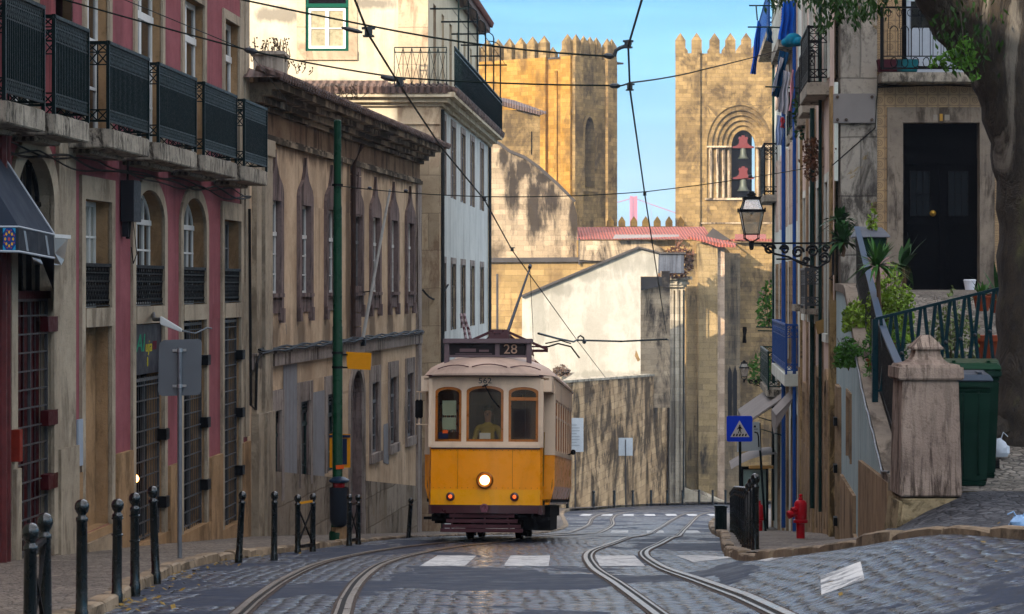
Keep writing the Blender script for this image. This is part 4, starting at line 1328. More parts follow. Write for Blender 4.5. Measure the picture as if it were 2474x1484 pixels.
mb.tube([WR(73, 8.25, .7), WR(91.6, 8.25, .7)], 0.012, 4); mb.tube([WR(73, 8.25, .3), WR(91.6, 8.25, .3)], 0.012, 4)
mb.build('clothes_line_frame', M_IRON, wh)
mb = MB(); mb.tube([WHITE(72.2, 5.2, .1), WHITE(72.2, -9, .1)], 0.06, 6); mb.build('drainpipe', plain('dark_pipe', C('#2a2f30'), 0.6), wh)
mb = MB(); mb.tube([WHITE(91.8, 5.2, .1), WHITE(91.8, -9, .1)], 0.06, 6); mb.build('drainpipe', plain('dark_pipe', C('#2a2f30'), 0.6), wh); mb = MB()
mb.tube([BEIGE(70.5, -0.1, .1)] + [lerp3(BEIGE(70.5, -0.1, .1), WHITE(74.0, 0.05, .1), i / 8) - Vector((0, 0, .35 * math.sin(math.pi * i / 8))) for i in range(1, 8)] + [WHITE(74, 0.05, .1)], 0.03, 5)
mb.build('cable', M_CABLE, wh)
# ------------------------------------------------------------------ far end: retaining wall, old walls, cathedral, bridge
M_RET = wall('streaked_retaining_wall', C('#ad8e68'), C('#c2a57e'), C('#2b231c'), 0.85, streak=(0.30, 0.22), brick=(1.6, 0.46, 0.018), big=0.12, bump=0.5, cover=0.04)
M_LIME = wall('pale_ashlar', C('#a8957a'), C('#b9a68a'), C('#332d29'), 0.95, streak=(0.5, 0.09), brick=(0.95, 0.40, 0.012), big=0.12, bump=0.5, cover=0.015)
M_YSTONE = wall('yellow_ashlar', C('#927a50'), C('#a88c5e'), C('#5f4a35'), 0.55, streak=(0.5, 0.12), brick=(1.0, 0.45, 0.014), big=0.14, bump=0.6)
M_YLIT = wall('sunlit_ashlar', C('#946c2c'), C('#ab8444'), C('#4f3d2a'), 0.6, streak=(0.5, 0.2), brick=(0.8, 0.38, 0.012), big=0.12, bump=0.5, seed=9)  # copy of the tower stone with sunlit gold put into its colour
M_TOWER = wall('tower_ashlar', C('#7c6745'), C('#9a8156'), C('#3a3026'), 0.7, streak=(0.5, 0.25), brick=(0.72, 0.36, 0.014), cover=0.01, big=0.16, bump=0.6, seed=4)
M_PIERS = wall('grey_pier_stone', C('#a39a86'), C('#b5ab97'), C('#4b453d'), 0.8, streak=(2.0, 0.05), brick=(1.4, 0.5, 0.01), bump=0.5)
M_WHITEW = wall('old_whitewash', C('#a29e92'), C('#b2aea2'), C('#7c786c'), 0.4, streak=(0.5, 0.10), patch=C('#b9ae93'), patch_th=0.80, big=0.1, spot_amt=.5, spot_col=C('#77756a'), spots=[(W(1420, 0, 172).x, ZZ(665, 172), 3.0, .5), (W(1500, 0, 172).x, ZZ(640, 172), 1.6, .9), (W(1340, 0, 172).x, ZZ(700, 172), 2.0, .4), (W(1568, 0, 172).x, ZZ(640, 172), .7, .9), (W(1300, 0, 172).x, ZZ(760, 172), .6, 2.0), (W(1450, 0, 172).x, ZZ(905, 172), 3, .3)])
M_COPE = plain('dark_coping', C('#4e4a47'), 0.9, var=0.3, scale=1)
M_BUTT = wall('stained_buttress', C('#8d7a57'), C('#a58f68'), C('#2a2622'), 0.95, streak=(0.5, 0.05), brick=(1.0, 0.45, 0.012), big=0.12, bump=0.5, seed=12)
def slab_px(mb, pts, Y, dep=(0, 2, 0)):
    mb.prism([W(x, y, Y) for x, y in pts], dep)
rw = thing('retaining_wall', 'long stone retaining wall with dark vertical stains curving behind the tram', 'wall', RETAIN(160, prof(160)))
def rtop(Y): return -5.48 + (Y - 140) * (-6.62 + 5.48) / 44
mb = MB()
yy = yr(112, 184, 6)
for a, b in zip(yy, yy[1:]):
    mb.hexa([RETAIN(a, prof(a) - 2, 0), RETAIN(b, prof(b) - 2, 0), RETAIN(b, rtop(b), 0), RETAIN(a, rtop(a), 0)], [RETAIN(a, prof(a) - 2, -0.8), RETAIN(b, prof(b) - 2, -0.8), RETAIN(b, rtop(b), -0.8), RETAIN(a, rtop(a), -0.8)])
mb.build('wall', M_RET, rw)
mb = MB()
for a, b in zip(yy, yy[1:]):
    mb.hexa([RETAIN(a, rtop(a), -0.9), RETAIN(b, rtop(b), -0.9), RETAIN(b, rtop(b) + .18, -0.9), RETAIN(a, rtop(a) + .18, -0.9)], [RETAIN(a, rtop(a), .08), RETAIN(b, rtop(b), .08), RETAIN(b, rtop(b) + .14, .08), RETAIN(a, rtop(a) + .14, .08)])
mb.build('coping', M_PIERS, rw)
tag(MB().add([(-60, 112, -6.2), RETAIN(112, -6.2, -.8), RETAIN(184, -7.4, -.8), (13, 230, -7.4), (-60, 230, -6.2)], [(0, 1, 2, 3, 4)]).build('upper_ground', M_EARTH), kind='structure')
# whitewashed gable wall
gw = thing('whitewashed_wall', 'big sunlit whitewashed wall with sloping top behind the stained retaining wall', 'wall', W(1400, 960, 172))
mb = MB(); slab_px(mb, [(1215, 985), (1238, 985), (1261, 960), (1261, 718), (1540.6, 600.6), (1590.6, 613), (1589, 668), (1547, 668), (1547, 985)], 172, (0, 1.2, 0)); mb.build('wall', M_WHITEW, gw)
mb = MB(); mb.bar(W(1259, 716, 172.4), W(1541, 598, 172.4), 1.5, 0.14); mb.bar(W(1541, 598, 172.4), W(1592, 611, 172.4), 1.5, 0.12); mb.build('coping', M_COPE, gw)
mb = MB(); mb.poly([W(1536, 846, 171.98), W(1546, 870, 171.98), W(1540, 874, 171.98), W(1533, 860, 171.98)]); mb.build('fallen_render', M_YSTONE, gw)
# pale block wall to the right of it
pb = thing('old_block_wall', 'pale block wall between the whitewashed wall and the tall grey pier', 'wall', W(1580, 960, 175))
mb = MB(); slab_px(mb, [(1545, 985), (1545, 700), (1562, 690), (1598, 672), (1598, 655), (1618, 655), (1618, 985)], 176, (0, 1.5, 0)); mb.build('wall', M_LIME, pb)
mb = MB(); slab_px(mb, [(1548, 669), (1598, 669), (1598, 690), (1548, 702)], 175.6, (0, .3, 0)); mb.build('recess_shade', M_COPE, pb)  # dark slab standing in for the shade of the recess
sh = thing('board_shed', 'small dark boarded shed on top of the old walls beside the whitewashed wall', 'shed', W(1620, 660, 178))
mb = MB(); mb.box(W(1592, 0, 178).x, W(1652, 0, 178).x, 178, 180, ZZ(660, 178), ZZ(614, 178)); mb.build('wall', wall('shed_boards', C('#4a4f58'), C('#5d626b'), C('#2b2c30'), 0.7, streak=(3, 0.1)), sh)
mb = MB(); mb.box(W(1588, 0, 178).x, W(1656, 0, 178).x, 177.8, 180.2, ZZ(614, 178), ZZ(610, 178)); mb.build('roof', M_COPE, sh)
# tall pier
pi_ = thing('stone_pier', 'tall fluted grey stone pier with moulded cap at the end of the retaining wall', 'pier', W(1636, 1212, 183.5))
mb = MB()
xa, xb = W(1616, 0, 183).x, W(1655, 0, 183).x
mb.box(xa, xb, 183.4, 185, -18, ZZ(694, 183))
for k in range(3):
    a = xa + (xb - xa) * (0.06 + k * 0.33)
    mb.box(a, a + (xb - xa) * 0.22, 183.2, 183.4, -18, ZZ(700, 183))
mb.build('shaft', M_PIERS, pi_)
mb = MB()
for (y0, y1, e) in ((694, 688, .12), (688, 682, .30), (682, 676, .2), (676, 668, .5)):
    mb.box(xa - e, xb + e, 183.2 - e, 185 + e, ZZ(y0, 183), ZZ(y1, 183))
mb.build('cap', M_PIERS, pi_)
mb = MB(); mb.tube([W(1651, 700, 182.9), W(1651, 1205, 182.9)], 0.06, 6); mb.build('drainpipe', M_IRON, pi_)
# old walls behind
M_OLD = wall('weather_stained_ashlar', C('#9a886e'), C('#ac997e'), C('#2d2824'), 0.75, streak=(0.5, 0.09), brick=(0.95, 0.40, 0.012), big=0.12, bump=0.5, spot_amt=.92, spots=[(W(1237, 0, 190).x, ZZ(450, 190), .55, 2.6), (W(1292, 0, 190).x, ZZ(490, 190), .75, 3.6), (W(1338, 0, 190).x, ZZ(478, 190), .9, 1.6), (W(1262, 0, 190).x, ZZ(412, 190), .7, .9), (W(1386, 0, 190).x, ZZ(540, 190), .6, 3.0), (W(1215, 0, 190).x, ZZ(385, 190), .5, .9), (W(1310, 0, 190).x, ZZ(430, 190), 1.2, .5)])
ow = thing('old_upper_wall', 'high pale wall with sloping dark coping and black weather stains below the left tower', 'wall', W(1280, 640, 190))
mb = MB(); slab_px(mb, [(1120, 640), (1120, 330), (1181, 337), (1206, 350), (1231, 369), (1268, 384), (1303, 409), (1345, 447), (1386, 489), (1394, 520), (1396, 640)], 190, (0, 1.5, 0)); mb.build('wall', M_OLD, ow)
mb = MB()
pts = [(1120, 328), (1181, 335), (1206, 348), (1231, 367), (1268, 382), (1303, 407), (1345, 445), (1388, 488)]
for p, q in zip(pts, pts[1:]): mb.bar(W(*p, 190.7), W(*q, 190.7), 1.9, 0.22)
mb.build('coping', M_COPE, ow)
lw = thing('yellow_stone_wall', 'lower wall of golden ashlar blocks behind the tram trolley pole', 'wall', W(1300, 900, 188))
mb = MB(); slab_px(mb, [(1120, 1100), (1120, 630), (1400, 630), (1400, 582), (1560, 582), (1668, 600), (1668, 1100)], 188, (0, 1.5, 0)); mb.build('wall', M_YSTONE, lw)
mb = MB(); mb.bar(W(1120, 629, 187.8), W(1470, 627, 187.8), 0.25, 0.35); mb.tube([W(1399, 575, 187.7), W(1399, 640, 187.7)], 0.08, 6); mb.tube([W(1201, 662, 183), W(1201, 800, 183)], 0.10, 6); mb.build('ledge', M_COPE, lw)
mb = MB(); slab_px(mb, [(1400, 628), (1400, 582), (1560, 582), (1600, 600), (1600, 640)], 187.5, (0, .45, 0)); mb.build('pale_top', M_LIME, lw)
# turret with shed roof
tu = thing('stone_turret', 'small square stone turret with low tiled roof against the left tower', 'turret', W(1260, 400, 195))
mb = MB()
TF = Ff(195.0)
mb.box(TF.X(1190), TF.X(1304), 195, 201, ZZ(420, 195), ZZ(266, 195)); mb.build('wall', M_TOWER, tu)
mb = MB(); mb.add([W(1190, 238, 194.5), W(1319, 274, 194.5), W(1319, 270, 196), W(1240, 242, 201), W(1190, 232, 201)], [(0, 1, 2, 3, 4)]); mb.prism([W(1190, 238, 194.5), W(1319, 274, 194.5), W(1304, 278, 194.5), W(1190, 250, 194.5)], (0, .6, 0)); mb.build('roof', M_TILEG, tu)
mb = MB(); mb.box(TF.X(1282.5), TF.X(1285.5), 194.98, 195.01, ZZ(374, 195), ZZ(318, 195)); mb.build('arrow_slit', M_INT, tu)

def merlon(mb, F, u, w, z0, h, tip, dep=0.5, out=0.05):
    fbox(F, mb, u - w / 2, u + w / 2, z0, z0 + h, out - dep, out)
    a = [F(u - w / 2, z0 + h, out), F(u + w / 2, z0 + h, out), F(u + w / 2, z0 + h, out - dep), F(u - w / 2, z0 + h, out - dep)]
    mb.add(a + [F(u, z0 + h + tip, out - dep / 2)], [(0, 1, 4), (1, 2, 4), (2, 3, 4), (3, 0, 4)])
# left tower, turned 37 degrees
class Fv:
    def __init__(s, O, t, n): s.O, s.t, s.nn = Vector(O), Vector(t), Vector(n)
    def __call__(s, u, z, w=0.0):
        p = s.O + s.t * u + s.nn * w
        return Vector((p.x, p.y, z))
YC = 216.0
corner = ((1382 - CX) / FD * YC, YC, 0)
FL = Fv(corner, (-0.8, 0.6, 0), (-0.6, -0.8, 0))
FR_ = Fv(corner, (0.62, 0.785, 0), (0.785, -0.62, 0))
lt = thing('cathedral_tower', 'left crenellated stone tower with one golden sunlit face and one shaded face', 'tower', (corner[0], YC, prof(200)))
zt = ZZ(136, YC)
mb = MB()
mb.quad(FL(0, -18), FL(13, -18), FL(13, zt), FL(0, zt))
mb.quad(FL(13, -18), FL(13, zt), FL(13, zt, -8), FL(13, -18, -8))
fbox(FL, mb, 0.0, 1.05, -18, zt, -0.1, 0.30)
fbox(FL, mb, 2.6, 13, -18, zt, -0.1, 0.45)
fbox(FL, mb, 1.55, 1.85, -18, zt - 1.2, -0.1, 0.2)
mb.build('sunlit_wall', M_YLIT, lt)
mb = MB()
holes_wall(FR_, 0.25, 6.3, -18, zt, [(1.75, 3.15, ZZ(455, 219), ZZ(285, 219), 1.5)], 1.2, mb, stone_i=0)
fbox(FR_, mb, 0.0, 1.2, -18, zt, -0.1, 0.32)
fbox(FR_, mb, 4.9, 6.3, -18, zt, -0.1, 0.32)
mb.quad(FR_(6.3, -18), FR_(6.3, zt), FR_(6.3, zt, -9), FR_(6.3, -18, -9))
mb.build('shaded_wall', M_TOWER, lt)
surround(FR_, 1.75, 3.15, ZZ(455, 219), ZZ(285, 219), 1.5, 0.35, 0.12, 'arch_moulding', M_TOWER, lt, bottom=True)
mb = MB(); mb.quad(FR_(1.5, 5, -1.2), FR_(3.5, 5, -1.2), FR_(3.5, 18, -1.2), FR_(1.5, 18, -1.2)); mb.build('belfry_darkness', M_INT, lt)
mb = MB()
def mer(own, *a):
    mb = MB(); merlon(mb, *a); mb.build('merlon', M_TOWER, own)
for k in range(9): mer(lt, FL, 2.95 + k * 1.28 if k < 8 else 0.5, 0.86, zt, 1.30, 0.70, 0.6, 0.42 if k < 8 else .3)
for u in (0.55, 2.05, 3.0, 3.95, 5.2, 5.9): mer(lt, FR_, u, 0.72, zt, 1.30, 0.70, 0.6, 0.3 if u < 1 or u > 5 else 0.02)
FB = Fv((corner[0] + .62 * 6.3, corner[1] + .785 * 6.3, 0), (-0.8, 0.6, 0), (-0.6, -0.8, 0))
for k in range(9): mer(lt, FB, 0.6 + k * 1.28, 0.8, zt, 1.1, 0.65, 0.5, 0)
mb = MB(); fbox(FL, mb, 0, 13, zt - 0.15, zt, -8, 0.1); mb.build('roof', M_COPE, lt)
# right tower with belfry arch
FT2 = Ff(220.0, -0.07, (1631 - CX) / FD * 220)
def TX(x): return (x - CX) / FD * 220
def TZ(y): return ZZ(y, 220)
rt = thing('bell_tower', 'right crenellated stone tower with pointed belfry arch holding two bells', 'tower', (TX(1750), 221, prof(200)))
zt = TZ(130)
oa, ob_ = TX(1707), TX(1863)
mb = MB()
holes_wall(FT2, TX(1631), TX(1905), -18, zt, [(oa, ob_, TZ(480), TZ(255.5), 3.56)], 0.35, mb, arch_n=12, stone_i=0)
sd = Vector((0.07, 1, 0)) * 9
for x in (1631, 1905):
    p, q = FT2(TX(x), -18), FT2(TX(x), zt); mb.quad(p, q, q + sd, p + sd)
fbox(FT2, mb, TX(1631), TX(1690.5), -18, zt, -0.05, 0.32)
mb.build('wall', M_TOWER, rt)
mb = MB(); N = 5
cxm = TX(1794.7)
prev = arch_loop(oa, ob_, TZ(480), TZ(255.5), 3.56, 12)
for k in range(1, N + 1):
    f = k / N
    xa_, xb_ = oa + (TX(1766.7) - oa) * f, ob_ + (TX(1822.7) - ob_) * f
    zt_ = TZ(255.5) + (TZ(313.5) - TZ(255.5)) * f
    cur = arch_loop(xa_, xb_, TZ(480), zt_, 3.56 + (1.42 - 3.56) * f, 12)
    ring(FT2, mb, prev, cur, -0.28 * k - 0.5, -0.28 * k + 0.10)
    prev = cur
mb.build('arch_orders', M_TOWER, rt)
for x in (1716, 1732, 1747, 1760, 1829, 1843, 1856):
    mb = MB(); mb.tube([FT2(TX(x), TZ(478), -0.15 - abs(x - 1712 if x < 1790 else 1862 - x) * 0.012), FT2(TX(x), TZ(356), -0.15 - abs(x - 1712 if x < 1790 else 1862 - x) * 0.012)], 0.13, 7); mb.build('column', M_LIME, rt)
mb = MB(); fbox(FT2, mb, oa - .2, ob_ + .2, TZ(484), TZ(479), -0.3, 0.22); mb.build('sill', M_LIME, rt); mb = MB(); fbox(FT2, mb, oa, TX(1766), TZ(357), TZ(353), -1.3, 0.02); mb.build('impost', M_LIME, rt); mb = MB(); fbox(FT2, mb, TX(1823), ob_, TZ(357), TZ(353), -1.3, 0.02); mb.build('impost', M_LIME, rt); mb = MB(); fbox(FT2, mb, TX(1692), TX(1905), TZ(541), TZ(538), 0, 0.12); mb.build('ledge', M_LIME, rt)
mb = MB(); mb.quad(FT2(TX(1762), TZ(482), -1.9), FT2(TX(1816), TZ(482), -1.9), FT2(TX(1816), TZ(305), -1.9), FT2(TX(1762), TZ(305), -1.9)); mb.build('belfry_darkness', M_INT, rt)
mb = MB()
for x in (1643, 1682, 1725, 1763, 1801, 1840, 1880): mer(rt, FT2, TX(x), 0.92, zt, 1.18, 0.68, 0.5, 0.3 if x < 1690 else 0.02)
FT3 = Ff(229.0, -0.07, (1631 - CX) / FD * 220)
for k in range(7): mer(rt, FT3, TX(1640) + 1.0 + k * 1.32, 0.84, zt, 1.1, 0.6, 0.5, 0)
for k in range(6):
    p = FT2(TX(1631), 0) + Vector((0.07, 1, 0)) * (1.2 + k * 1.4)
    FS = Fv((p.x, p.y, 0), (0.07, 1, 0), (-1, 0.07, 0)); mer(rt, FS, 0, 0.84, zt, 1.15, 0.65, 0.5, 0.0)
mb = MB(); mb.quad(FT2(TX(1631), zt), FT2(TX(1905), zt), FT2(TX(1905), zt) + sd, FT2(TX(1631), zt) + sd); mb.build('roof', M_COPE, rt)
M_YOKE = plain('pink_yoke_paint', C('#6c3636'), 0.8, var=0.15)
M_BELL = plain('bell_bronze', C('#565c50'), 0.55, metal=0.4, var=0.3, scale=3)
for (yt, yy0, yb, lab, sc) in ((325, 357, 383, 'upper bell under its pink yoke in the belfry arch', 1.0), (397, 432, 465, 'lower, larger bell under its pink yoke in the belfry arch', 1.12)):
    bt_ = thing('bell', lab, 'bell', FT2(cxm, TZ(yb), -1.3), 'bells in the belfry arch')
    mb = MB()
    prf = [(0.02, 0.0), (0.20, -0.02), (0.26, -0.15), (0.28, -0.5), (0.36, -0.78), (0.50, -0.95), (0.48, -0.97)]
    mb.lathe(FT2(cxm, TZ(yy0), -1.3), [(r * sc, h * sc) for r, h in prf], 18); mb.build('bell_body', M_BELL, bt_, smooth=True)
    mb = MB(); z0 = TZ(yy0)
    pts = [(-.95, 0), (-.95, .14), (-.6, .22), (-.38, .42), (-.34, .72), (-.44, .86), (-.34, 1.02), (-.16, .98), (-.12, 1.14), (.12, 1.14), (.16, .98), (.34, 1.02), (.44, .86), (.34, .72), (.38, .42), (.6, .22), (.95, .14), (.95, 0)]
    mb.prism([FT2(cxm + a, z0 + b, -1.15) for a, b in pts], (0, 0.3, 0)); mb.build('yoke', M_YOKE, bt_)
# low parapet of pointed merlons between the towers
pp = thing('crenellated_parapet', 'row of small golden pointed merlons showing between the two towers', 'parapet', W(1560, 560, 214))
mb = MB(); FP = Ff(214.0)
for x in (1474, 1502, 1531, 1559.6, 1587.6, 1616, 1644): 
    u = FP.X(x); mb.prism([FP(u - .30, ZZ(548, 214)), FP(u - .30, ZZ(535, 214)), FP(u, ZZ(522.5, 214)), FP(u + .30, ZZ(535, 214)), FP(u + .30, ZZ(548, 214))], (0, 0.5, 0))
mb.box(FP.X(1440), FP.X(1680), 214, 214.6, -12, ZZ(547, 214)); mb.build('merlons', M_YLIT, pp)
# red roof of the sacristy, small roofs, buttress blocks
rr = thing('red_tiled_roof_house', 'low building with red tiled roof between the two cathedral towers', 'building', W(1560, 620, 189))
mb = MB(); mb.add([W(1394, 579, 188), W(1706, 579, 188), W(1722, 577, 190), W(1700, 548, 198), W(1392, 549, 198)], [(0, 1, 2, 3, 4)]); mb.build('roof', M_TILER, rr)
mb = MB(); mb.add([W(1694, 583, 187.5), W(1722, 551, 187.5), W(1765, 580, 187.5)], [(0, 1, 2)]); mb.add([W(1722, 551, 187.5), W(1765, 580, 187.5), W(1765, 580, 194), W(1716, 549, 197)], [(0, 1, 2, 3)]); mb.build('gable', M_COPE, rr)
mb = MB(); mb.add([W(1480, 577, 186.5), W(1640, 572, 186.5), W(1640, 567, 188), W(1485, 567, 188)], [(0, 1, 2, 3)]); mb.build('porch_roof', plain('grey_sheet', C('#8c8580'), 0.7, var=0.2), rr)
mb = MB(); mb.box(W(1394, 0, 188.2).x, W(1700, 0, 188.2).x, 188.2, 198, -15, ZZ(580, 188)); mb.build('wall', M_YSTONE, rr)
bu = thing('stone_buttress', 'broad golden stone buttress with small red tiled roof below the right tower', 'buttress', W(1710, 1210, 186))
mb = MB(); FB2 = Ff(186.0)
mb.box(FB2.X(1660), FB2.X(1690), 187.2, 196, -19, ZZ(612, 186))
mb.box(FB2.X(1687), FB2.X(1733), 186, 196, -19, ZZ(588, 186)); mb.build('block', M_BUTT, bu)
mb = MB(); mb.box(FB2.X(1733), FB2.X(1751), 186.4, 196, -19, ZZ(592, 186)); mb.build('pale_block', wall('pinkish_ashlar', C('#a8927b'), C('#bba58e'), C('#5a4b3f'), 0.6, streak=(.6, .15), brick=(.9, .45, .012)), bu)
mb = MB(); mb.add([W(1662, 572, 185.4), W(1668, 566, 187), W(1700, 570, 187), W(1778, 588, 187), W(1776, 594, 185.4), W(1735, 592, 185.4), W(1700, 580, 185.4)], [(0, 1, 2, 6), (2, 3, 4, 5, 6)]); mb.prism([W(1662, 572, 185.4), W(1700, 580, 185.4), W(1735, 592, 185.4), W(1776, 594, 185.4), W(1776, 598, 185.4), W(1735, 597, 185.4), W(1700, 585, 185.4), W(1662, 577, 185.4)], (0, .3, 0)); mb.build('roof', M_TILER, bu)
wc = thing('chancel_wall', 'tall ashlar wall with narrow double window below the right tower', 'wall', W(1820, 1215, 192))
mb = MB(); mb.box(W(1745, 0, 192).x, W(1930, 0, 192).x, 192, 215, -19, ZZ(586, 192)); mb.build('wall', M_TOWER, wc)
mb = MB(); mb.box(W(1750, 0, 190).x, W(1788, 0, 190).x, 190.2, 192.2, -19, ZZ(612, 190)); mb.build('recessed_block', wall('shade_dark_ashlar', C('#6f6452'), C('#8d7c60'), C('#191715'), 0.95, streak=(.9, .06), brick=(.9, .45, .012), seed=21), wc)  # dark tone stands in for shade in the gap beside the buttress
mb = MB()
for x in (1763, 1776):
    u = W(x, 0, 190).x
    mb.prism([Vector((u + a, 190.17, b)) for a, b in ((-.15, ZZ(1005, 190)), (-.15, ZZ(900, 190)), (0, ZZ(884, 190)), (.15, ZZ(900, 190)), (.15, ZZ(1005, 190)))], (0, .08, 0))
mb.build('lancet_window', M_INT, wc)
mb = MB(); mb.box(W(1752, 0, 190).x, W(1900, 0, 190).x, 191.5, 192, ZZ(583, 190), ZZ(577, 190)); mb.add([W(1775, 580, 191), W(1850, 584, 191), W(1850, 566, 200), W(1775, 566, 200)], [(0, 1, 2, 3)]); mb.build('roof', M_TILER, wc)
mb = MB(); u0 = W(1733, 0, 188).x; mb.add([W(1655, 1183, 185), W(1652, 1213, 185), W(1756, 1213, 185.5), W(1690, 1183, 185.8)], [(0, 1, 2, 3)]); mb.prism([W(1652, 1178, 184.8), W(1735, 1212, 184.8), W(1652, 1212, 184.8)], (0, .8, 0)); tag(mb.build('ramp_wall', M_PIERS), 'low sloping stone ramp at the foot of the grey pier', 'ramp')
# brown dead brush growing on the wall tops
def brush(name, label, c, rx, rz, n, mat, cat='plant', seed=1, group=None, sz=0.14, ry=None):
    rnd = random.Random(seed)
    mb = MB()
    for i in range(n):
        a, b, r = rnd.uniform(0, 6.28), rnd.uniform(-1, 1), rnd.uniform(0, 1) ** 0.5
        p = Vector(c) + Vector((rx * r * math.cos(a), (ry or rx) * r * math.sin(a), rz * (b * 0.5 + 0.5) * (1.1 - r * 0.5)))
        d = Vector((rnd.gauss(0, 1), rnd.gauss(0, 1), rnd.gauss(0, 1))).normalized() * sz * rnd.uniform(.5, 1.3)
        e_ = d.cross(Vector((rnd.gauss(0, 1), rnd.gauss(0, 1), 1))).normalized() * d.length * 0.45
        mb.quad(p - d, p - e_, p + d, p + e_)
    t = thing(name, label, cat, c, group)
    mb.build('foliage', mat, t)
    st = MB()
    for i in range(max(4, n // 60)):
        a = rnd.uniform(0, 6.28)
        st.tube([Vector(c) - Vector((0, 0, .05)), Vector(c) + Vector((rx * .4 * math.cos(a), .3 * rx * math.sin(a), rz * .5)), Vector(c) + Vector((rx * .8 * math.cos(a), .5 * rx * math.sin(a), rz * .95))], [sz * .10, sz * .07, sz * .03], 4)
    st.build('stem', plain('twig_brown', C('#4a3826'), 0.9), t)
    return t
M_BRUSH = plain('dead_brush', C('#6b4a36'), 0.95, var=0.4, scale=6)
M_GREEN1 = plain('leaf_green', C('#44702a'), 0.7, var=0.5, scale=5)
M_GREEN2 = plain('leaf_dark', C('#264a22'), 0.6, var=0.5, scale=6)
M_GREEN3 = plain('leaf_lime', C('#7d9a35'), 0.65, var=0.4, scale=6)
brush('dry_bush', 'brown dead bush on the wall top beside the dark boarded shed', W(1640, 655, 180.5), 1.1, 2.3, 420, M_BRUSH, 'bush', 3, 'dry bushes on the old walls', .22)
brush('dry_bush', 'brown dead bush growing on the cap of the tall grey pier', W(1625, 672, 182.6), 1.1, 0.8, 260, M_BRUSH, 'bush', 4, 'dry bushes on the old walls', .18)
brush('dry_bush', 'brown bush on the retaining wall just above the tram roof', W(1355, 908, 136), 0.5, .6, 200, plain('grey_brush', C('#6b5b50'), .95, var=.4), 'bush', 5, 'dry bushes on the old walls', .15)
mb = MB(); mb.prism([W(1330, 903, 137), W(1388, 901, 137), W(1366, 915, 137), W(1345, 925, 137)], (0, 1, 0)); tag(mb.build('stone_gargoyle', M_PIERS), 'projecting stone ledge end just right of the tram roof', 'stone ledge')
# dry stalks on the beige building's roof
rnd = random.Random(5)
def stalks(x, y, Y, n, h, lab):
    mb = MB(); c = W(x, y, Y)
    for i in range(n):
        a = rnd.gauss(0, .35); b = rnd.gauss(0, .3); L = h * rnd.uniform(.5, 1)
        p = c + Vector((rnd.gauss(0, .25), rnd.gauss(0, .2), 0)); q = p + Vector((a * L, b * L, L))
        mb.tube([p, lerp3(p, q, .5) + Vector((.04, 0, 0)), q], 0.009, 4)
        for k in range(3):
            r_ = lerp3(p, q, rnd.uniform(.6, 1)) + Vector((rnd.gauss(0, .05), 0, rnd.gauss(0, .04)))
            mb.ball(r_, 0.02, 3)
    tag(mb.build('dry_weeds', plain('dry_stalk', C('#5a4a38'), 0.9)), lab, 'weeds')
stalks(640, 150, 50.0, 22, 0.5, 'dry weeds sticking up from the roof edge left of the chimney')
stalks(700, 178, 51.5, 10, 0.3, 'short weeds on the sooty eaves right of the chimney')
stalks(835, 240, 58.0, 14, 0.35, 'thin weeds on the eaves above the green pole')
# suspension bridge far away
br = thing('suspension_bridge', 'distant red suspension bridge tower and cables fading into haze', 'bridge', W(1530, 600, 2400))
M_BRI = plain('bridge_red', C('#b03a3a'), 0.6)
mb = MB(); Yb = 2400
x0, x1 = W(1521.5, 0, Yb).x, W(1539, 0, Yb).x
mb.box(x0, x0 + 2.6, Yb, Yb + 5, -25, ZZ(474, Yb)); mb.box(x1 - 2.6, x1, Yb, Yb + 5, -25, ZZ(474, Yb))
for yz in (476, 492, 510, 528, 546): mb.box(x0, x1, Yb + .5, Yb + 4, ZZ(yz + 5, Yb), ZZ(yz, Yb))
mb.box(x0 + 2.5, x1 - 2.5, Yb + 2, Yb + 3, -25, ZZ(478, Yb))
mb.build('tower', M_BRI, br)
mb = MB()
for s, L in ((-1, 520), (1, 420)):
    pts = []
    for i in range(25):
        t = i / 24
        pts.append(Vector(((x0 + x1) / 2 + s * L * t, Yb + 2.5 + 60 * s * t, ZZ(478, Yb) - (1 - (1 - t) ** 2) * 78)))
    mb.tube(pts, 0.45, 4)
    for p in pts[1:]: mb.tube([p, Vector((p.x, p.y, ZZ(640, Yb)))], 0.12, 3)
mb.build('cable', M_BRI, br)
mb = MB(); mb.box(-700, 900, Yb, Yb + 12, ZZ(652, Yb), ZZ(640, Yb)); mb.build('deck', M_BRI, br)
# far bollards along the bend
M_BOL = plain('bollard_paint', C('#030f10'), 0.22, var=0.25, scale=10, coat=0.3)
FARB = [(1370, 136), (1433, 143), (1483, 156), (1528, 165), (1572, 171), (1611, 175.5), (1648, 178), (1688, 180), (1721, 181.5), (1752, 182)]
mb = MB(); mb.lathe((0, 0, 0), [(0.085, -0.1), (0.085, 0.74), (0.07, 0.80), (0.10, 0.86), (0.08, 0.95), (0.01, 0.98)], 10)
fb = mb.build('bollard', M_BOL, origin=(0, 0, 0), smooth=True)
NM = ['first', 'second', 'third', 'fourth', 'fifth', 'sixth', 'seventh', 'eighth', 'ninth', 'tenth']
for i, (x, Y) in enumerate(FARB):
    o = fb if i == 0 else copy_tree(fb, loc=(0, 0, 0))
    o.location = ((x - CX) / FD * Y, Y, prof(Y) + side_h(Y))
    tag(o, 'small dark bollard at the foot of the far stained wall, %s counted from the tram' % NM[i], 'bollard', 'bollards along the far wall')
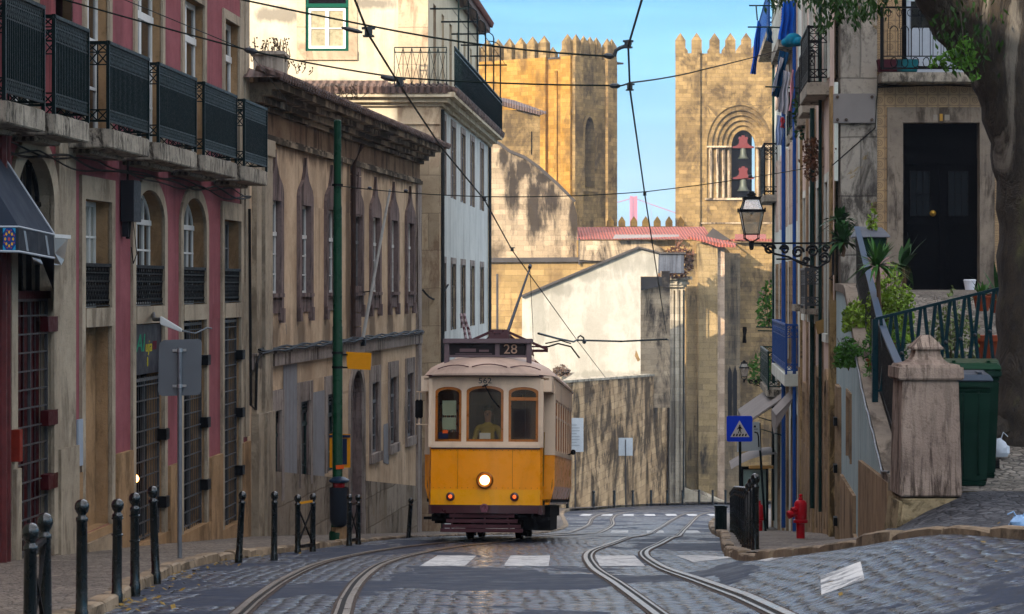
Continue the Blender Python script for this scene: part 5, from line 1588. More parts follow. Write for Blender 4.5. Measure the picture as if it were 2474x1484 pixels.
# pale boards by the far wall
def board(name, label, x0, x1, y0, y1, Y, mat, pole_y=None, cat='sign', back=True):
    t = thing(name, label, cat, W((x0 + x1) / 2, pole_y or y1, Y))
    mb = MB(); a, b = W(x0, y1, Y), W(x1, y0, Y); mb.box(a.x, b.x, Y - .03, Y + .01, a.z, b.z); mb.build('panel', mat, t, bevel=0.008)
    if pole_y:
        mb = MB(); xm = (x0 + x1) / 2; mb.tube([W(xm, y0 + 3, Y + .04), W(xm, pole_y, Y + .04)], 0.035, 6); mb.build('pole', M_BARS, t)
    return t
M_PALE = plain('pale_panel', C('#c4cdd2'), 0.5, var=0.12, scale=2)
ib_ = board('information_board', 'tall pale board standing right behind the tram against the stained wall', 1369, 1409, 1010, 1092, 137.5, M_PALE, 1228, 'board')
mb = MB()
for k in range(8): mb.box(W(1376, 0, 137.4).x, W(1376 + (24 if k % 3 else 17), 0, 137.4).x, 137.44, 137.46, ZZ(1028 + k * 7, 137.4), ZZ(1026 + k * 7, 137.4))
mb.build('faint_print', plain('faint_grey', C('#9aa4ab'), .7), ib_)
b2 = board('road_sign', 'small pale road sign seen from behind in front of the far stained wall', 1494, 1528, 1058, 1101, 157, M_PALE, 1224)
mb = MB(); mb.tube([W(1511, 1062, 156.9), W(1511, 1101, 156.9)], 0.03, 5); mb.build('clamp', M_BARS, b2)
# ------------------------------------------------------------------ right side of the street
M_ROWP = wall('pinkish_render', C('#b39f92'), C('#c2aea0'), C('#6a5a50'), 0.6, streak=(1.4, .12))
M_ROWW = wall('greenish_white_render', C('#b9bcb2'), C('#c8cac0'), C('#7a7a70'), 0.5, streak=(1.2, .12))
M_CORNR = wall('ochre_corner_stone', C('#86714e'), C('#9d8660'), C('#3c2f1e'), 0.9, streak=(5, 1.2), bump=0.8)
M_BLUEP = plain('cobalt_paint', C('#17407f'), 0.5, var=0.15)
M_PALEB = wall('pale_blue_plaster', C('#91a5a8'), C('#a2b3b4'), C('#6b6a62'), 0.35, streak=(1.6, .2))
M_BROWNP = wall('brown_plinth', C('#84705a'), C('#9b8468'), C('#35291f'), 0.65, streak=(1.5, .7))
M_BLOCK = wall('mottled_block_stone', C('#7c776f'), C('#938c80'), C('#2b2724'), 0.85, streak=(1.8, .7), patch=C('#82704f'), patch_th=0.62, brick=(3.1, 1.08, 0.018), warp=0.02, bump=0.7, seed=6)
M_DOORST = wall('door_frame_stone', C('#6f665c'), C('#857a6c'), C('#332c26'), 0.8, streak=(3, .5))
house = thing('street_row_house', 'pinkish narrow house front with iron balconies beside the street lantern', 'building', ROW(50, prof(50)))
H = []
DO = [(46.5, 47.5), (49.3, 50.3), (52.2, 53.2), (55.0, 56.0)]
for i, (a, b) in enumerate(DO):
    gz = prof(a) + 0.1
    H.append((a, b, gz + .1, gz + 2.9 + 0.2 * (i % 2), 0.45 if i % 2 == 0 else 0))
    H.append((a, b, -0.6 if i > 0 else -0.9, 2.0, 0)); H.append((a, b, 3.95, 6.8, 0))
mb = MB(); holes_wall(ROW, 45.0, 57.5, -8, 13, H, 0.25, mb); mb.build('wall', [M_ROWP, M_BROWNP], house)
for i, (a, b) in enumerate(DO):
    gz = prof(a) + 0.1
    surround(ROW, a, b, gz, gz + 2.9 + .2 * (i % 2), .45 if i % 2 == 0 else 0, .22, .05, 'stone_surround', M_BROWNP, house)
    mb = MB(); fbox(ROW, mb, a, b, gz, gz + 3.2, -.22, -.16); mb.build('door', plain('brown_door', C('#3a2a22'), 0.6, var=.3) if i % 2 else M_GFRAME, house)
    for (c, d) in ((-.6 if i > 0 else -.9, 2.0), (3.95, 6.8)):
        surround(ROW, a, b, c, d, 0, .16, .04, 'stone_surround', M_ROWW, house, bottom=c < 0)
        win(ROW, a, b, c, d, -.12, house, M_GFRAME, 0, 2, 3, .06)
for k, z in enumerate((45.35, 48.4, 51.3, 54.2, 57.0)):
    mb = MB(); fbox(ROW, mb, z, z + .4, -8, 3.7, 0, .05); mb.build('stone_strip', M_BROWNP if k % 2 else M_CORNR, house)
mb = MB(); mb.tube([ROW(51.0, 3.7, .09), ROW(51.0, -4.6, .09)], .05, 8); mb.build('drainpipe', M_GFRAME, house); mb = MB(); mb.tube([ROW(48.0, 10, .09), ROW(48.0, -4.4, .09)], .035, 8); mb.build('drainpipe', M_GFRAME, house)
mb = MB(); fbox(ROW, mb, 45.0, 57.5, -6, -3.55, 0, .03); mb.build('base', M_BROWNP, house)
h2 = thing('street_row_house', 'greenish white house with cobalt blue drainpipes and blue balcony', 'building', ROW(66, prof(66)))
H = []
DO2 = [(59.6, 60.6), (62.4, 63.4), (65.3, 66.3), (68.4, 69.4), (71.5, 72.5)]
for i, (a, b) in enumerate(DO2):
    gz = prof(a) + .1
    H += [(a, b, gz + .1, gz + 2.8, 0), (a, b, -2.05, 0.5, 0), (a, b, 1.6, 3.5, 0), (a, b, 5.2, 7.6, 0), (a, b, 8.6, 10.6, 0)]
mb = MB(); holes_wall(ROW, 57.5, 76, -9, 12, H, .25, mb)
mb.m = 0; mb.quad(ROW(76, -9), ROW(76, 12), ROW(76, 12, -9), ROW(76, -9, -9)); mb.build('wall', [M_ROWW, M_BROWNP], h2)
for i, (a, b) in enumerate(DO2):
    gz = prof(a) + .1
    mb = MB(); fbox(ROW, mb, a, b, gz, gz + 2.9, -.22, -.16); mb.build('door', M_DARKWOOD if i % 2 else plain('brown_door', C('#3a2a22'), .6, var=.3), h2)
    for (c, d) in ((-2.05, .5), (1.6, 3.5), (5.2, 7.6), (8.6, 10.6)):
        surround(ROW, a, b, c, d, 0, .16, .05, 'stone_surround', M_BROWNP if c < 0 else M_ROWP, h2)
        win(ROW, a, b, c, d, -.12, h2, M_BLUEP if i % 2 == 0 else M_WFRAME, 0, 2, 3, .07)
for k, z in enumerate((57.55, 61.3, 64.5, 67.2, 70.3, 75.4)):
    mb = MB(); fbox(ROW, mb, z, z + .5, -9, -1.9, 0, .06); mb.build('stone_strip', M_BROWNP, h2)
mb = MB(); mb.tube([ROW(64.2, 10, .15), ROW(64.2, -6.3, .15)], .055, 8); mb.build('drainpipe', M_BLUEP, h2)
mb = MB(); mb.tube([ROW(59.0, 10, .10), ROW(59.0, -5.9, .10)], .045, 8); mb.build('drainpipe', M_BLUEP, h2)
mb = MB(); mb.tube([ROW(73.5, 9, .08), ROW(73.5, -7, .08)], .04, 6); mb.build('drainpipe', M_GFRAME, h2)
def balcony(own, a, b, z, out, mat=M_IRONB, th=.24, h=1.05, dense=.11, smat=M_SLAB):
    mb = MB(); fbox(ROW, mb, a, b, z - th, z, -.05, out); s = mb.build('balcony_slab', smat, own, bevel=.01)
    iron_rail(ROW, s, a + .03, b - .03, z + .04, z + h, out - .04, mat, dense=dense)
    return s
for (a, b, o_, hs) in ((46.6, 49.4, .42, house), (51.4, 53.3, .27, house), (55.4, 57.2, .18, house), (59.4, 61.0, .13, h2), (62.6, 64.0, .10, h2)):
    balcony(hs, a, b, 3.88, o_)
balcony(h2, 58.9, 67.6, -2.10, .34, M_BLUEP, th=.3, h=1.18, dense=.2, smat=M_ROWW)
balcony(h2, 69.0, 75.6, -2.90, .42, M_GFRAME, th=.2, h=1.05, dense=.14)
balcony(h2, 72.2, 75.6, 2.70, .42, M_IRONB, th=.2, h=1.5, dense=.12)
balcony(h2, 66.0, 74.5, 7.0, .5, M_BLUEP, th=.2, h=1.0, dense=.12)
balcony(h2, 60.0, 64.8, 6.1, .45, M_ROWW, th=.25, h=.9, dense=.12)
mb = MB(); fbox(ROW, mb, 51.4, 53.2, -.52, -.38, 0, .42); mb.build('stone_ledge', M_SLAB, house)
mb = MB(); fbox(ROW, mb, 48.6, 50.6, -.55, -.45, 0, .36); s = mb.build('balcony_slab', M_SLAB, house); iron_rail(ROW, s, 48.7, 50.5, -.42, .35, .33, M_BARS, dense=.14)
tb = thing('wall_box', 'tan tilted box lamp fixed on the pinkish house wall', 'lamp', ROW(47.6, -1.0, .2))
mb = MB(); mb.hexa([W(1968, 778, 47.6), W(1996, 768, 47.6), W(2003, 800, 47.6), W(1974, 808, 47.6)], [W(1968, 778, 47.9), W(1996, 768, 47.9), W(2003, 800, 47.9), W(1974, 808, 47.9)]); mb.build('box', plain('tan_card', C('#8b7145'), .7, var=.2), tb)
mb = MB(); mb.tube([W(1990, 770, 47.7), ROW(47.8, -.5, .02)], .02, 5); mb.build('bracket', M_IRONB, tb)
# hanging vines
def vine(x, y0, y1, Y, n, lab, mat, wx=.25, seed=1, sz=.05):
    rnd = random.Random(seed); mb = MB(); st = MB()
    t = thing('hanging_plant', lab, 'plant', W(x, y1, Y))
    for k in range(7):
        p = W(x, y0, Y) + Vector((rnd.gauss(0, wx * .5), rnd.gauss(0, .12), 0)); L = (y1 - y0) / FD * Y * rnd.uniform(.6, 1)
        pts = [p + Vector((rnd.gauss(0, .04), rnd.gauss(0, .04), -L * i / 8)) for i in range(9)]
        st.tube(pts, .007, 4)
        for q in range(n // 7):
            c = lerp3(pts[0], pts[-1], rnd.random()) + Vector((rnd.gauss(0, .07), rnd.gauss(0, .07), 0))
            d = Vector((rnd.gauss(0, 1), rnd.gauss(0, 1), rnd.gauss(0, 1))).normalized() * sz; e_ = d.cross(Vector((rnd.gauss(0, 1), 1, .3))).normalized() * sz * .5
            mb.quad(c - d, c - e_, c + d, c + e_)
    mb.build('foliage', mat, t); st.build('stem', plain('twig_brown', C('#4a3826'), .9), t)
vine(1962, 335, 450, 48.5, 260, 'withered brown vine hanging below the nearest iron balcony', M_BRUSH, .2, 2)
vine(1940, 225, 345, 56, 200, 'dark hanging plant trailing over the balcony edges', M_GREEN2, .3, 9, .07)
# laundry
def cloth(lab, pts, Y, mat, cat='laundry', name='hanging_towel', th=.02, folds=5, amp=.06, seed=0, name_grp='laundry on the right balconies'):
    """pts: left edge top/bottom, right edge bottom/top in reading units"""
    rnd = random.Random(seed); (tl, tr, brr, bl) = pts
    n, m = 14, 12; mb = MB(); V = []
    for j in range(m + 1):
        for i in range(n + 1):
            s, t = i / n, j / m
            x = (tl[0] * (1 - s) + tr[0] * s) * (1 - t) + (bl[0] * (1 - s) + brr[0] * s) * t
            y = (tl[1] * (1 - s) + tr[1] * s) * (1 - t) + (bl[1] * (1 - s) + brr[1] * s) * t
            p = W(x, y, Y); p.y += amp * math.sin(s * folds * 3.14 + seed) * (0.4 + t) + .02 * math.sin(7 * t + seed); p.x += .012 * math.sin(9 * t + 3 * s + seed)
            V.append(p)
    for dy in (0, th):
        o = len(mb.v); mb.v += [v + Vector((0, dy, 0)) for v in V]
        for j in range(m):
            for i in range(n):
                mb.f.append([o + j * (n + 1) + i, o + j * (n + 1) + i + 1, o + (j + 1) * (n + 1) + i + 1, o + (j + 1) * (n + 1) + i]); mb.mi.append(0)
    return tag(mb.build(name, mat, smooth=True), lab, cat, name_grp)
M_CBLUE = plain('blue_cloth', C('#0c50b0'), .85, var=.2, scale=2)
M_CNAVY = plain('petrol_cloth', C('#12466e'), .85, var=.2, scale=2)
M_CWHITE = plain('white_cloth', C('#c9ccd4'), .85, var=.12, scale=2)
M_CPINK = plain('pink_cloth', C('#cc8d96'), .85, var=.15, scale=2)
M_CTEAL = plain('teal_cloth', C('#12708e'), .85, var=.3, scale=4)
cloth('long blue towel hanging alone from a rod against the sky', ((1829, 48), (1840, 62), (1825, 180), (1813, 178)), 60, M_CBLUE, seed=1)
cloth('small dark sock hanging beside the long blue towel', ((1852, 66), (1862, 68), (1866, 105), (1853, 98)), 59.5, M_CNAVY, name='hanging_sock', seed=2)
cloth('broad blue sheet hanging over the upper blue balcony', ((1892, 4), (1919, 2), (1916, 112), (1880, 95)), 57, M_CBLUE, name='hanging_sheet', seed=3)
cloth('petrol blue beach towel slanting below the teal bundle', ((1884, 122), (1905, 128), (1884, 238), (1862, 232)), 55, M_CNAVY, seed=4)
cloth('white stripe towel edge slanting along the petrol blue towel', ((1886, 138), (1892, 142), (1869, 222), (1864, 222)), 54.8, M_CWHITE, name='towel_stripe', seed=4)
cloth('billowing white sheet hanging beside the slanting petrol towel', ((1893, 170), (1908, 176), (1904, 280), (1876, 268)), 54, M_CWHITE, name='hanging_sheet', seed=5, amp=.1)
cloth('pale blue pillowcase hanging lowest under the white sheet', ((1877, 278), (1893, 282), (1890, 350), (1872, 352)), 54.5, plain('pale_blue_cloth', C('#9fb4d6'), .85, var=.1), name='hanging_pillowcase', seed=6)
cloth('narrow pink towel hanging right of the white sheet', ((1912, 168), (1918, 170), (1911, 270), (1906, 268)), 53.5, M_CPINK, seed=7)
cloth('small red cloth hanging below the white sheet', ((1886, 283), (1894, 284), (1893, 310), (1886, 308)), 53.8, plain('red_cloth', C('#a8323c'), .85), name='hanging_cloth', seed=8)
mb = MB(); mb.ball(W(1916, 97, 56), .20, 9, .8); mb.ball(W(1903, 103, 56.1), .16, 8, .7); mb.ball(W(1928, 101, 55.9), .16, 8, .7); tag(mb.build('laundry_bundle', M_CTEAL, smooth=True), 'teal bundle of bedding heaped on the upper balcony', 'bedding')
for (lab, pts) in (('topmost thin iron laundry rod against the sky', [[W(1809, 14, 60.5), W(1838, 14, 60.5), ROW(60.5, 6.9, 0)], [W(1826, 14, 60.5), W(1829, 48, 60)]]), ('iron laundry rod carrying the long blue towel', [[W(1806, 66, 60), W(1860, 66, 59.8), ROW(60, 6.3, 0)]]), ('iron laundry rod beneath the slanting petrol towel', [[W(1848, 210, 54.5), W(1905, 212, 54.5), ROW(54.5, 4.4, 0)]]), ('upper one of two rods reaching left from the blue balcony', [[W(1826, 790, 69.4), W(1872, 791, 69), ROW(69, -1.1, 0)]]), ('lower one of two rods reaching left from the blue balcony', [[W(1830, 799, 68.6), W(1872, 800, 68.6), ROW(68.6, -1.25, 0)]])):
    mb = MB()
    for q in pts: mb.tube(q, .019, 5)
    tag(mb.build('laundry_rod', M_GFRAME), lab, 'laundry rod', 'laundry rods')
# green shrubs by the far end of the row
brush('shrub', 'light green shrub climbing beside the far corner of the right row, upper one', W(1856, 790, 79), .38, 1.5, 420, M_GREEN1, 'shrub', 11, 'shrubs at the end of the right row', .09)
brush('shrub', 'bushy green shrub spilling over the dark lower balcony', W(1848, 925, 78.5), .55, 1.1, 520, M_GREEN1, 'shrub', 12, 'shrubs at the end of the right row', .09)
cloth('narrow dark banner hanging against the ashlar wall', ((1794, 790), (1803, 790), (1802, 829), (1794, 829)), 88, M_INT, 'banner', 'hanging_banner', amp=.01, seed=3, name_grp=None)
# awnings and street panel at the bottom of the row
M_AWG = plain('grey_brown_awning', C('#857d78'), .8, var=.2, scale=1.5)
a1 = thing('cafe_awning', 'grey sloping awning stretched out over the pavement at far house', 'awning', ROW(71, -3.6, .5))
mb = MB(); A0, A1, A2, A3 = ROW(67, -3.0, .02), ROW(75, -3.0, .02), ROW(75, -3.75, 1.1), ROW(67, -3.75, 1.1)
dz = Vector((0, 0, -.05)); mb.hexa([A0, A1, A2, A3], [p + dz for p in (A0, A1, A2, A3)]); 
for k in range(16):
    p = lerp3(A3, A2, k / 16); q = lerp3(A3, A2, (k + 1) / 16); mb.poly([p, q, q + Vector((0, 0, -.12)), lerp3(p, q, .5) + Vector((0, 0, -.22)), p + Vector((0, 0, -.12))])
mb.build('canopy', M_AWG, a1)
mb = MB(); 
for y in (67.5, 74.5): mb = MB(); mb.tube([ROW(y, -4.1, .02), ROW(y, -3.8, 1.05), ROW(y, -3.1, .02)], .02, 5); mb.build('arm', M_GFRAME, a1)
a2 = thing('small_awning', 'narrow pale awning with scalloped flap beside the blue drainpipe', 'awning', ROW(61.5, -3.3, .3))
mb = MB(); B0, B1, B2, B3 = ROW(60.0, -2.65, .02), ROW(63.0, -2.65, .02), ROW(63.0, -3.15, .50), ROW(60.0, -3.15, .50)
mb.hexa([B0, B1, B2, B3], [p + dz for p in (B0, B1, B2, B3)])
mb.add([B3, B2, B2 + Vector((0, 0, -.35)), lerp3(B2, B3, .5) + Vector((0, 0, -.55)), B3 + Vector((0, 0, -.35))], [(0, 1, 2, 3, 4)]); mb.add([B3, B0, B3 + Vector((0, 0, -.35))], [(0, 1, 2)]); mb.build('canopy', M_AWG, a2)
a3 = thing('curved_awning', 'low curved awning over a shop front at the bottom of the right row', 'awning', ROW(74.5, -5.4, .6))
mb = MB(); prv = None
for i in range(9):
    t = i / 8; o_ = 1.35 * t; z = -4.95 - .45 * t * t
    cur = (ROW(72.5, z, o_), ROW(75.9, z, o_))
    if prv: mb.quad(prv[0], cur[0], cur[1], prv[1])
    prv = cur
mb.build('canopy', M_AWG, a3)
sp_ = thing('street_panel', 'pale green glass street panel standing behind the row of bollards', 'panel', Vector((7.0, 72, prof(72))))
mb = MB(); mb.box(W(1795, 0, 72).x, W(1850, 0, 72).x, 72, 72.12, ZZ(1275, 72), ZZ(1135, 72)); mb.build('glass', plain('pale_green_glass', C('#7f9791'), .2, var=.1), sp_)
mb = MB()
for x in (1792, 1853): mb.box(W(x - 2.5, 0, 72).x, W(x + 2.5, 0, 72).x, 71.96, 72.16, ZZ(1290, 72), ZZ(1128, 72))
mb.box(W(1792, 0, 72).x, W(1853, 0, 72).x, 71.96, 72.16, ZZ(1134, 72), ZZ(1128, 72)); mb.build('frame', M_DARKWOOD, sp_)
mb = MB(); mb.box(W(1808, 0, 72).x, W(1866, 0, 72).x, 71.8, 71.95, ZZ(1131, 72), ZZ(1124, 72)); mb.build('yellow_strip', plain('ochre_strip', C('#c79a58'), .6), sp_)

# ---- tiled house facing the camera
FT = Ff(45.0)
M_TILES = None
g_ = NG('patterned_wall_tiles')
U_ = g_.coord('UV')
sp = g_.n('ShaderNodeSeparateXYZ'); g_.l(g_.map(U_, (1 / .195, 1 / .195, 1)), sp.inputs[0])
fx, fz = g_.math('SUBTRACT', g_.math('FRACT', sp.outputs[0]), .5), g_.math('SUBTRACT', g_.math('FRACT', sp.outputs[1]), .5)
d2 = g_.math('SQRT', g_.math('ADD', g_.math('MULTIPLY', fx, fx), g_.math('MULTIPLY', fz, fz)))
edge = g_.math('MAXIMUM', g_.math('ABSOLUTE', fx), g_.math('ABSOLUTE', fz))
r1 = g_.rng(g_.math('ABSOLUTE', g_.math('SUBTRACT', d2, .27)), .03, .05, 1, 0)
r2 = g_.rng(g_.math('ABSOLUTE', g_.math('SUBTRACT', d2, .12)), .02, .04, 1, 0)
r3 = g_.rng(g_.math('ABSOLUTE', g_.math('SUBTRACT', d2, .60)), .03, .05, .6, 0)
nn_ = g_.noise(U_, 2.5, 5, .7)
c = g_.mix(g_.rng(nn_, .35, .65), C('#8a7150'), C('#a0845c'))
c = g_.mix(g_.math('MULTIPLY', g_.math('MAXIMUM', r1, g_.math('MAXIMUM', r2, r3)), .55), c, C('#4f3826'))
c = g_.mix(g_.rng(edge, .475, .49, 0, .85), c, C('#4a3a2c'))
g_.col(c); g_.rough(.45); M_TILES = g_.m
th_ = thing('tiled_house', 'house facing the camera with patterned tile strips, black double door and balcony', 'building', (8, 45, TH(44)))
dX0, dX1 = FT.X(2180), FT.X(2365)
dz0, dz1 = -0.07, ZZ(297, 45)
wX0, wX1 = FT.X(2178), FT.X(2400)
mb = MB()
holes_wall(FT, FT.X(2032), 16, -7, 14, [(dX0, dX1, dz0, dz1, 0), (wX0, wX1, 3.92, 6.6, 0)], .28, mb)
mb.build('wall', [M_TILES, M_DOORST], th_)
mb = MB(); mb.m = 0; mb.quad(ROW(45, -7), ROW(45, 14), ROW(57.5, 14), ROW(57.5, 13.0)) if False else None
fbox(FT, mb, FT.X(2032) - .02, FT.X(2117), -7, 14, -.3, .06); mb.build('stone_pilaster', M_BLOCK, th_)
mb = MB(); fbox(FT, mb, 5.80, 5.99, -5.5, -.25, -.05, .12); mb.build('corner_pilaster', M_CORNR, th_)
mb = MB()
fx0, fx1 = FT.X(2142), FT.X(2401)
fbox(FT, mb, fx0, dX0, -.1, dz1, 0, .05); fbox(FT, mb, dX1, fx1, -.1, dz1, 0, .05); fbox(FT, mb, fx0, fx1, dz1, ZZ(260, 45), 0, .055); mb.build('door_surround', M_DOORST, th_)
mb = MB(); fbox(FT, mb, dX0 - .1, dX1 + .1, -.5, -.07, -.3, .35); mb.build('doorstep', M_KERB, th_)
mb = MB(); fbox(FT, mb, FT.X(2425), 16, -.6, 3.6, 0, .03); mb.build('plaster_panel', M_DOORST, th_)
dm_ = (dX0 + dX1) / 2
mb = MB(); mb.quad(FT(dX0, dz0, -.27), FT(dX1, dz0, -.27), FT(dX1, dz1, -.27), FT(dX0, dz1, -.27)); mb.build('door_backing', M_INT, th_)
for (a, b) in ((dX0, dm_ - .003), (dm_ + .003, dX1)):
    mb = MB(); w = -.2
    fbox(FT, mb, a, b, dz0, 2.25, w - .06, w)
    for (z0, z1) in ((.1, .62), (.72, 1.0), (1.15, 1.18)):
        fbox(FT, mb, a + .12, b - .12, z0, z1, w, w + .02); fbox(FT, mb, a + .17, b - .17, z0 + .04, z1 - .04, w, w + .035) if z1 - z0 > .2 else None
    dl = mb.build('door_leaf', M_DARKWOOD, th_)
    mb = MB(); fbox(FT, mb, a + .17, b - .17, 1.30, 2.12, w, w + .005); mb.build('pane', plain('blue_dim_glass', C('#0b1217'), .5), dl)
    mb = MB()
    for k in range(4):
        u = a + .17 + (b - a - .34) * k / 3; mb.bar(FT(u, 1.3, w + .02), FT(u, 2.12, w + .02), .014)
    for z in (1.3, 1.56, 1.7, 1.98, 2.12): mb.bar(FT(a + .17, z, w + .02), FT(b - .17, z, w + .02), .014)
    mb.build('door_grille', M_IRONB, dl)
mb = MB(); fbox(FT, mb, dX0, dX1, 2.25, 2.36, -.26, -.18); fbox(FT, mb, dX0, dX1, 2.36, dz1, -.28, -.24); mb.build('transom', M_DARKWOOD, th_)
mb = MB(); mb.lathe(FT(dm_ - .12, ZZ(515, 45), -.17), [(.01, .03), (.055, .02), (.06, .0), (.02, -.05), (.035, -.07), (.01, -.09)][::-1], 14, 'y'); mb.build('door_knob', plain('brass', C('#c49a3a'), .3, metal=.8), th_)
mb = MB(); fbox(FT, mb, FT.X(2268), FT.X(2275), ZZ(293, 45), ZZ(276, 45), .055, .07); mb.build('house_number', plain('number_ochre', C('#a8813a'), .6), th_)
mb = MB(); fbox(FT, mb, FT.X(2253), FT.X(2262), ZZ(292, 45), ZZ(278, 45), .055, .06); fbox(FT, mb, FT.X(2280), FT.X(2292), ZZ(292, 45), ZZ(278, 45), .055, .06); mb.build('chipped_plaque', plain('pale_chip', C('#8b8478'), .8), th_)
# balcony
mb = MB(); fbox(FT, mb, FT.X(2119), 10.6, ZZ(205, 45), ZZ(181, 45), -.05, .55); s = mb.build('balcony_slab', M_SLAB, th_, bevel=.015)
mb = MB(); bz0, bz1 = 3.95, ZZ(26, 45)
X0, X1 = FT.X(2120), 10.5
mb.bar(FT(X0, bz1, .5), FT(X1, bz1, .5), .035); mb.bar(FT(X0, bz0, .5), FT(X1, bz0, .5), .03); mb.bar(FT(X0, bz0 + .22, .5), FT(X1, bz0 + .22, .5), .02); mb.bar(FT(X0, bz1 - .02, .5), FT(X0, bz0, .5), .06); mb.bar(FT(X0, bz1, .5), FT(X0, bz1, 0), .03); mb.bar(FT(X0, bz0, .5), FT(X0, bz0, 0), .03)
st_ = .195; u = X0 + .12
while u < X1 - .1:
    for d in (-.025, .025): mb.bar(FT(u + d, bz0 + .22, .5), FT(u + d, bz0 + .72, .5), .011)
    mb.tube([FT(u + .025 + (.0725) - .0725 * math.cos(t), bz0 + .68 + .09 * math.sin(t), .5) for t in [i * math.pi / 6 for i in range(7)]], .009, 4)
    mb.tube([FT(u + .098 + .06 * math.cos(t), bz0 + .11 + .09 * math.sin(t), .5) for t in [i * math.pi / 5 for i in range(11)]], .009, 4)
    mb.tube([FT(u + .06 * math.cos(t) * (1 - i * .04), bz1 - .1 + .06 * math.sin(t), .5) for i, t in enumerate([j * math.pi / 5 for j in range(12)])], .008, 4)
    mb.bar(FT(u, bz0 + .72, .5), FT(u, bz1, .5), .011)
    u += st_
mb.build('railing', M_IRONB, s)
mb = MB(); fbox(FT, mb, wX0, FT.X(2191), 3.92, 6.6, -.2, -.1); mb.build('door_jamb', M_DARKWOOD, th_)
win(FT, FT.X(2191), wX1, 3.92, 6.6, -.15, th_, plain('cool_white_paint', C('#a3acb6'), .5, var=.1), 0, nv=2, nh=2, t=.09)
mb = MB(); fbox(FT, mb, FT.X(2205), FT.X(2395), 4.05, 4.75, -.16, -.125); mb.build('door_panels', plain('cool_white_paint', C('#a3acb6'), .5, var=.1), th_)
mb = MB(); 
for q in range(3): mb.tube([FT(FT.X(2118) + i * .2, ZZ(206, 45) + .0 - .02 * math.sin(i * .5 + q) - .015 * q, .07 + .012 * q) for i in range(14)], .012, 5)
mb.tube([FT(FT.X(2118), ZZ(206, 45), .08), FT(FT.X(2112), 2.9, .08), W(2010, 400, 44.9)], .01, 4)
tag(mb.build('cable_bundle', M_CABLE), 'black cables under the balcony of the tiled house', 'cables')
bx = thing('junction_plate', 'square white metal cover bolted on the stone pilaster', 'cover plate', FT(6.25, ZZ(298, 45), .08))
mb = MB(); fbox(FT, mb, FT.X(2011), FT.X(2111), ZZ(299, 45), ZZ(228, 45), .05, .14); mb.build('plate', plain('white_metal', C('#76726f'), .5, var=.12, scale=2), bx, bevel=.008)
mb = MB()
for x, y in ((2020, 236), (2103, 236), (2020, 291), (2103, 291), (2041, 291)): mb = MB(); mb.lathe(FT(FT.X(x), ZZ(y, 45), .15), [(.03, 0), (.03, -.015), (.01, -.02)], 8, 'y'); mb.build('bolt', M_RUST, bx)
# potted things on that balcony
for (x, lab, col, w) in ((2142, 'dark red flower trough behind the tiled house railing', '#4a1f2a', .2), (2182, 'turquoise flower trough behind the tiled house railing', '#1d6a74', .18)):
    t = thing('flower_trough', lab, 'planter', FT(FT.X(x), 3.9, .35)); mb = MB()
    mb.hexa([FT(FT.X(x) - w, 3.9, .25), FT(FT.X(x) + w, 3.9, .25), FT(FT.X(x) + w, 3.9, .42), FT(FT.X(x) - w, 3.9, .42)], [FT(FT.X(x) - w - .03, 4.12, .22), FT(FT.X(x) + w + .03, 4.12, .22), FT(FT.X(x) + w + .03, 4.12, .45), FT(FT.X(x) - w - .03, 4.12, .45)]); mb.build('trough', plain('trough' + col, C(col), .6, var=.2), t)
    mb = MB(); fbox(FT, mb, FT.X(x) - w, FT.X(x) + w, 4.10, 4.125, .25, .42); mb.build('soil', M_EARTH, t)

# ---- ramp wall, coping, railing
rwt = thing('ramp_wall', 'pale blue plastered wall with stone coping rising beside the pavement', 'wall', WALLR(34, prof(34)))
mb = MB(); yy = yr(24.8, 45, .7)
for a, b in zip(yy, yy[1:]):
    if 36.6 < (a + b) / 2 < 38.6: 
        mb.quad(WALLR(a, prof(a) - 1), WALLR(b, prof(b) - 1), WALLR(b, -2.65), WALLR(a, -2.65)); mb.quad(WALLR(a, -1.70), WALLR(b, -1.70), WALLR(b, TH(b)), WALLR(a, TH(a)))
    else: mb.quad(WALLR(a, prof(a) - 1), WALLR(b, prof(b) - 1), WALLR(b, TH(b)), WALLR(a, TH(a)))
mb.build('wall', M_PALEB, rwt)
mb = MB()
for a, b in zip(yy, yy[1:]):
    mb.hexa([WALLR(a, TH(a) - .02, .04), WALLR(b, TH(b) - .02, .04), WALLR(b, TH(b) + .12, .04), WALLR(a, TH(a) + .12, .04)], [WALLR(a, TH(a) - .02, -.36), WALLR(b, TH(b) - .02, -.36), WALLR(b, TH(b) + .12, -.36), WALLR(a, TH(a) + .12, -.36)])
mb.build('coping', M_DOORST, rwt)
mb = MB()
for (a, b, za, zc) in ((24.8, 32.7, -1.98, -2.31), (34.9, 41.0, -2.97, -3.13), (33.0, 34.8, -3.5, -3.5)):
    mb.hexa([WALLR(a, prof(a) - 1, 0), WALLR(b, prof(b) - 1, 0), WALLR(b, zc, 0), WALLR(a, za, 0)], [WALLR(a, prof(a) - 1, .06), WALLR(b, prof(b) - 1, .06), WALLR(b, zc, .05), WALLR(a, za, .05)])
mb.build('plinth', M_BROWNP, rwt)
mb = MB(); a, b = 36.75, 38.5
fbox(WALLR, mb, a, b, -2.65, -1.70, -.12, -.06); mb.build('shutter', plain('brown_shutter', C('#5a4136'), .7, var=.3), rwt)
surround(WALLR, a, b, -2.65, -1.7, 0, .1, .03, 'window_frame', M_BROWNP, rwt)
mb = MB(); fbox(WALLR, mb, 42.0, 43.2, -4.6, -1.9, .0, .03); mb.build('side_door', plain('grey_brown_door', C('#4b4640'), .6, var=.3), rwt)
surround(WALLR, 42.0, 43.2, -4.6, -1.9, 0, .18, .07, 'door_surround', M_BROWNP, rwt)
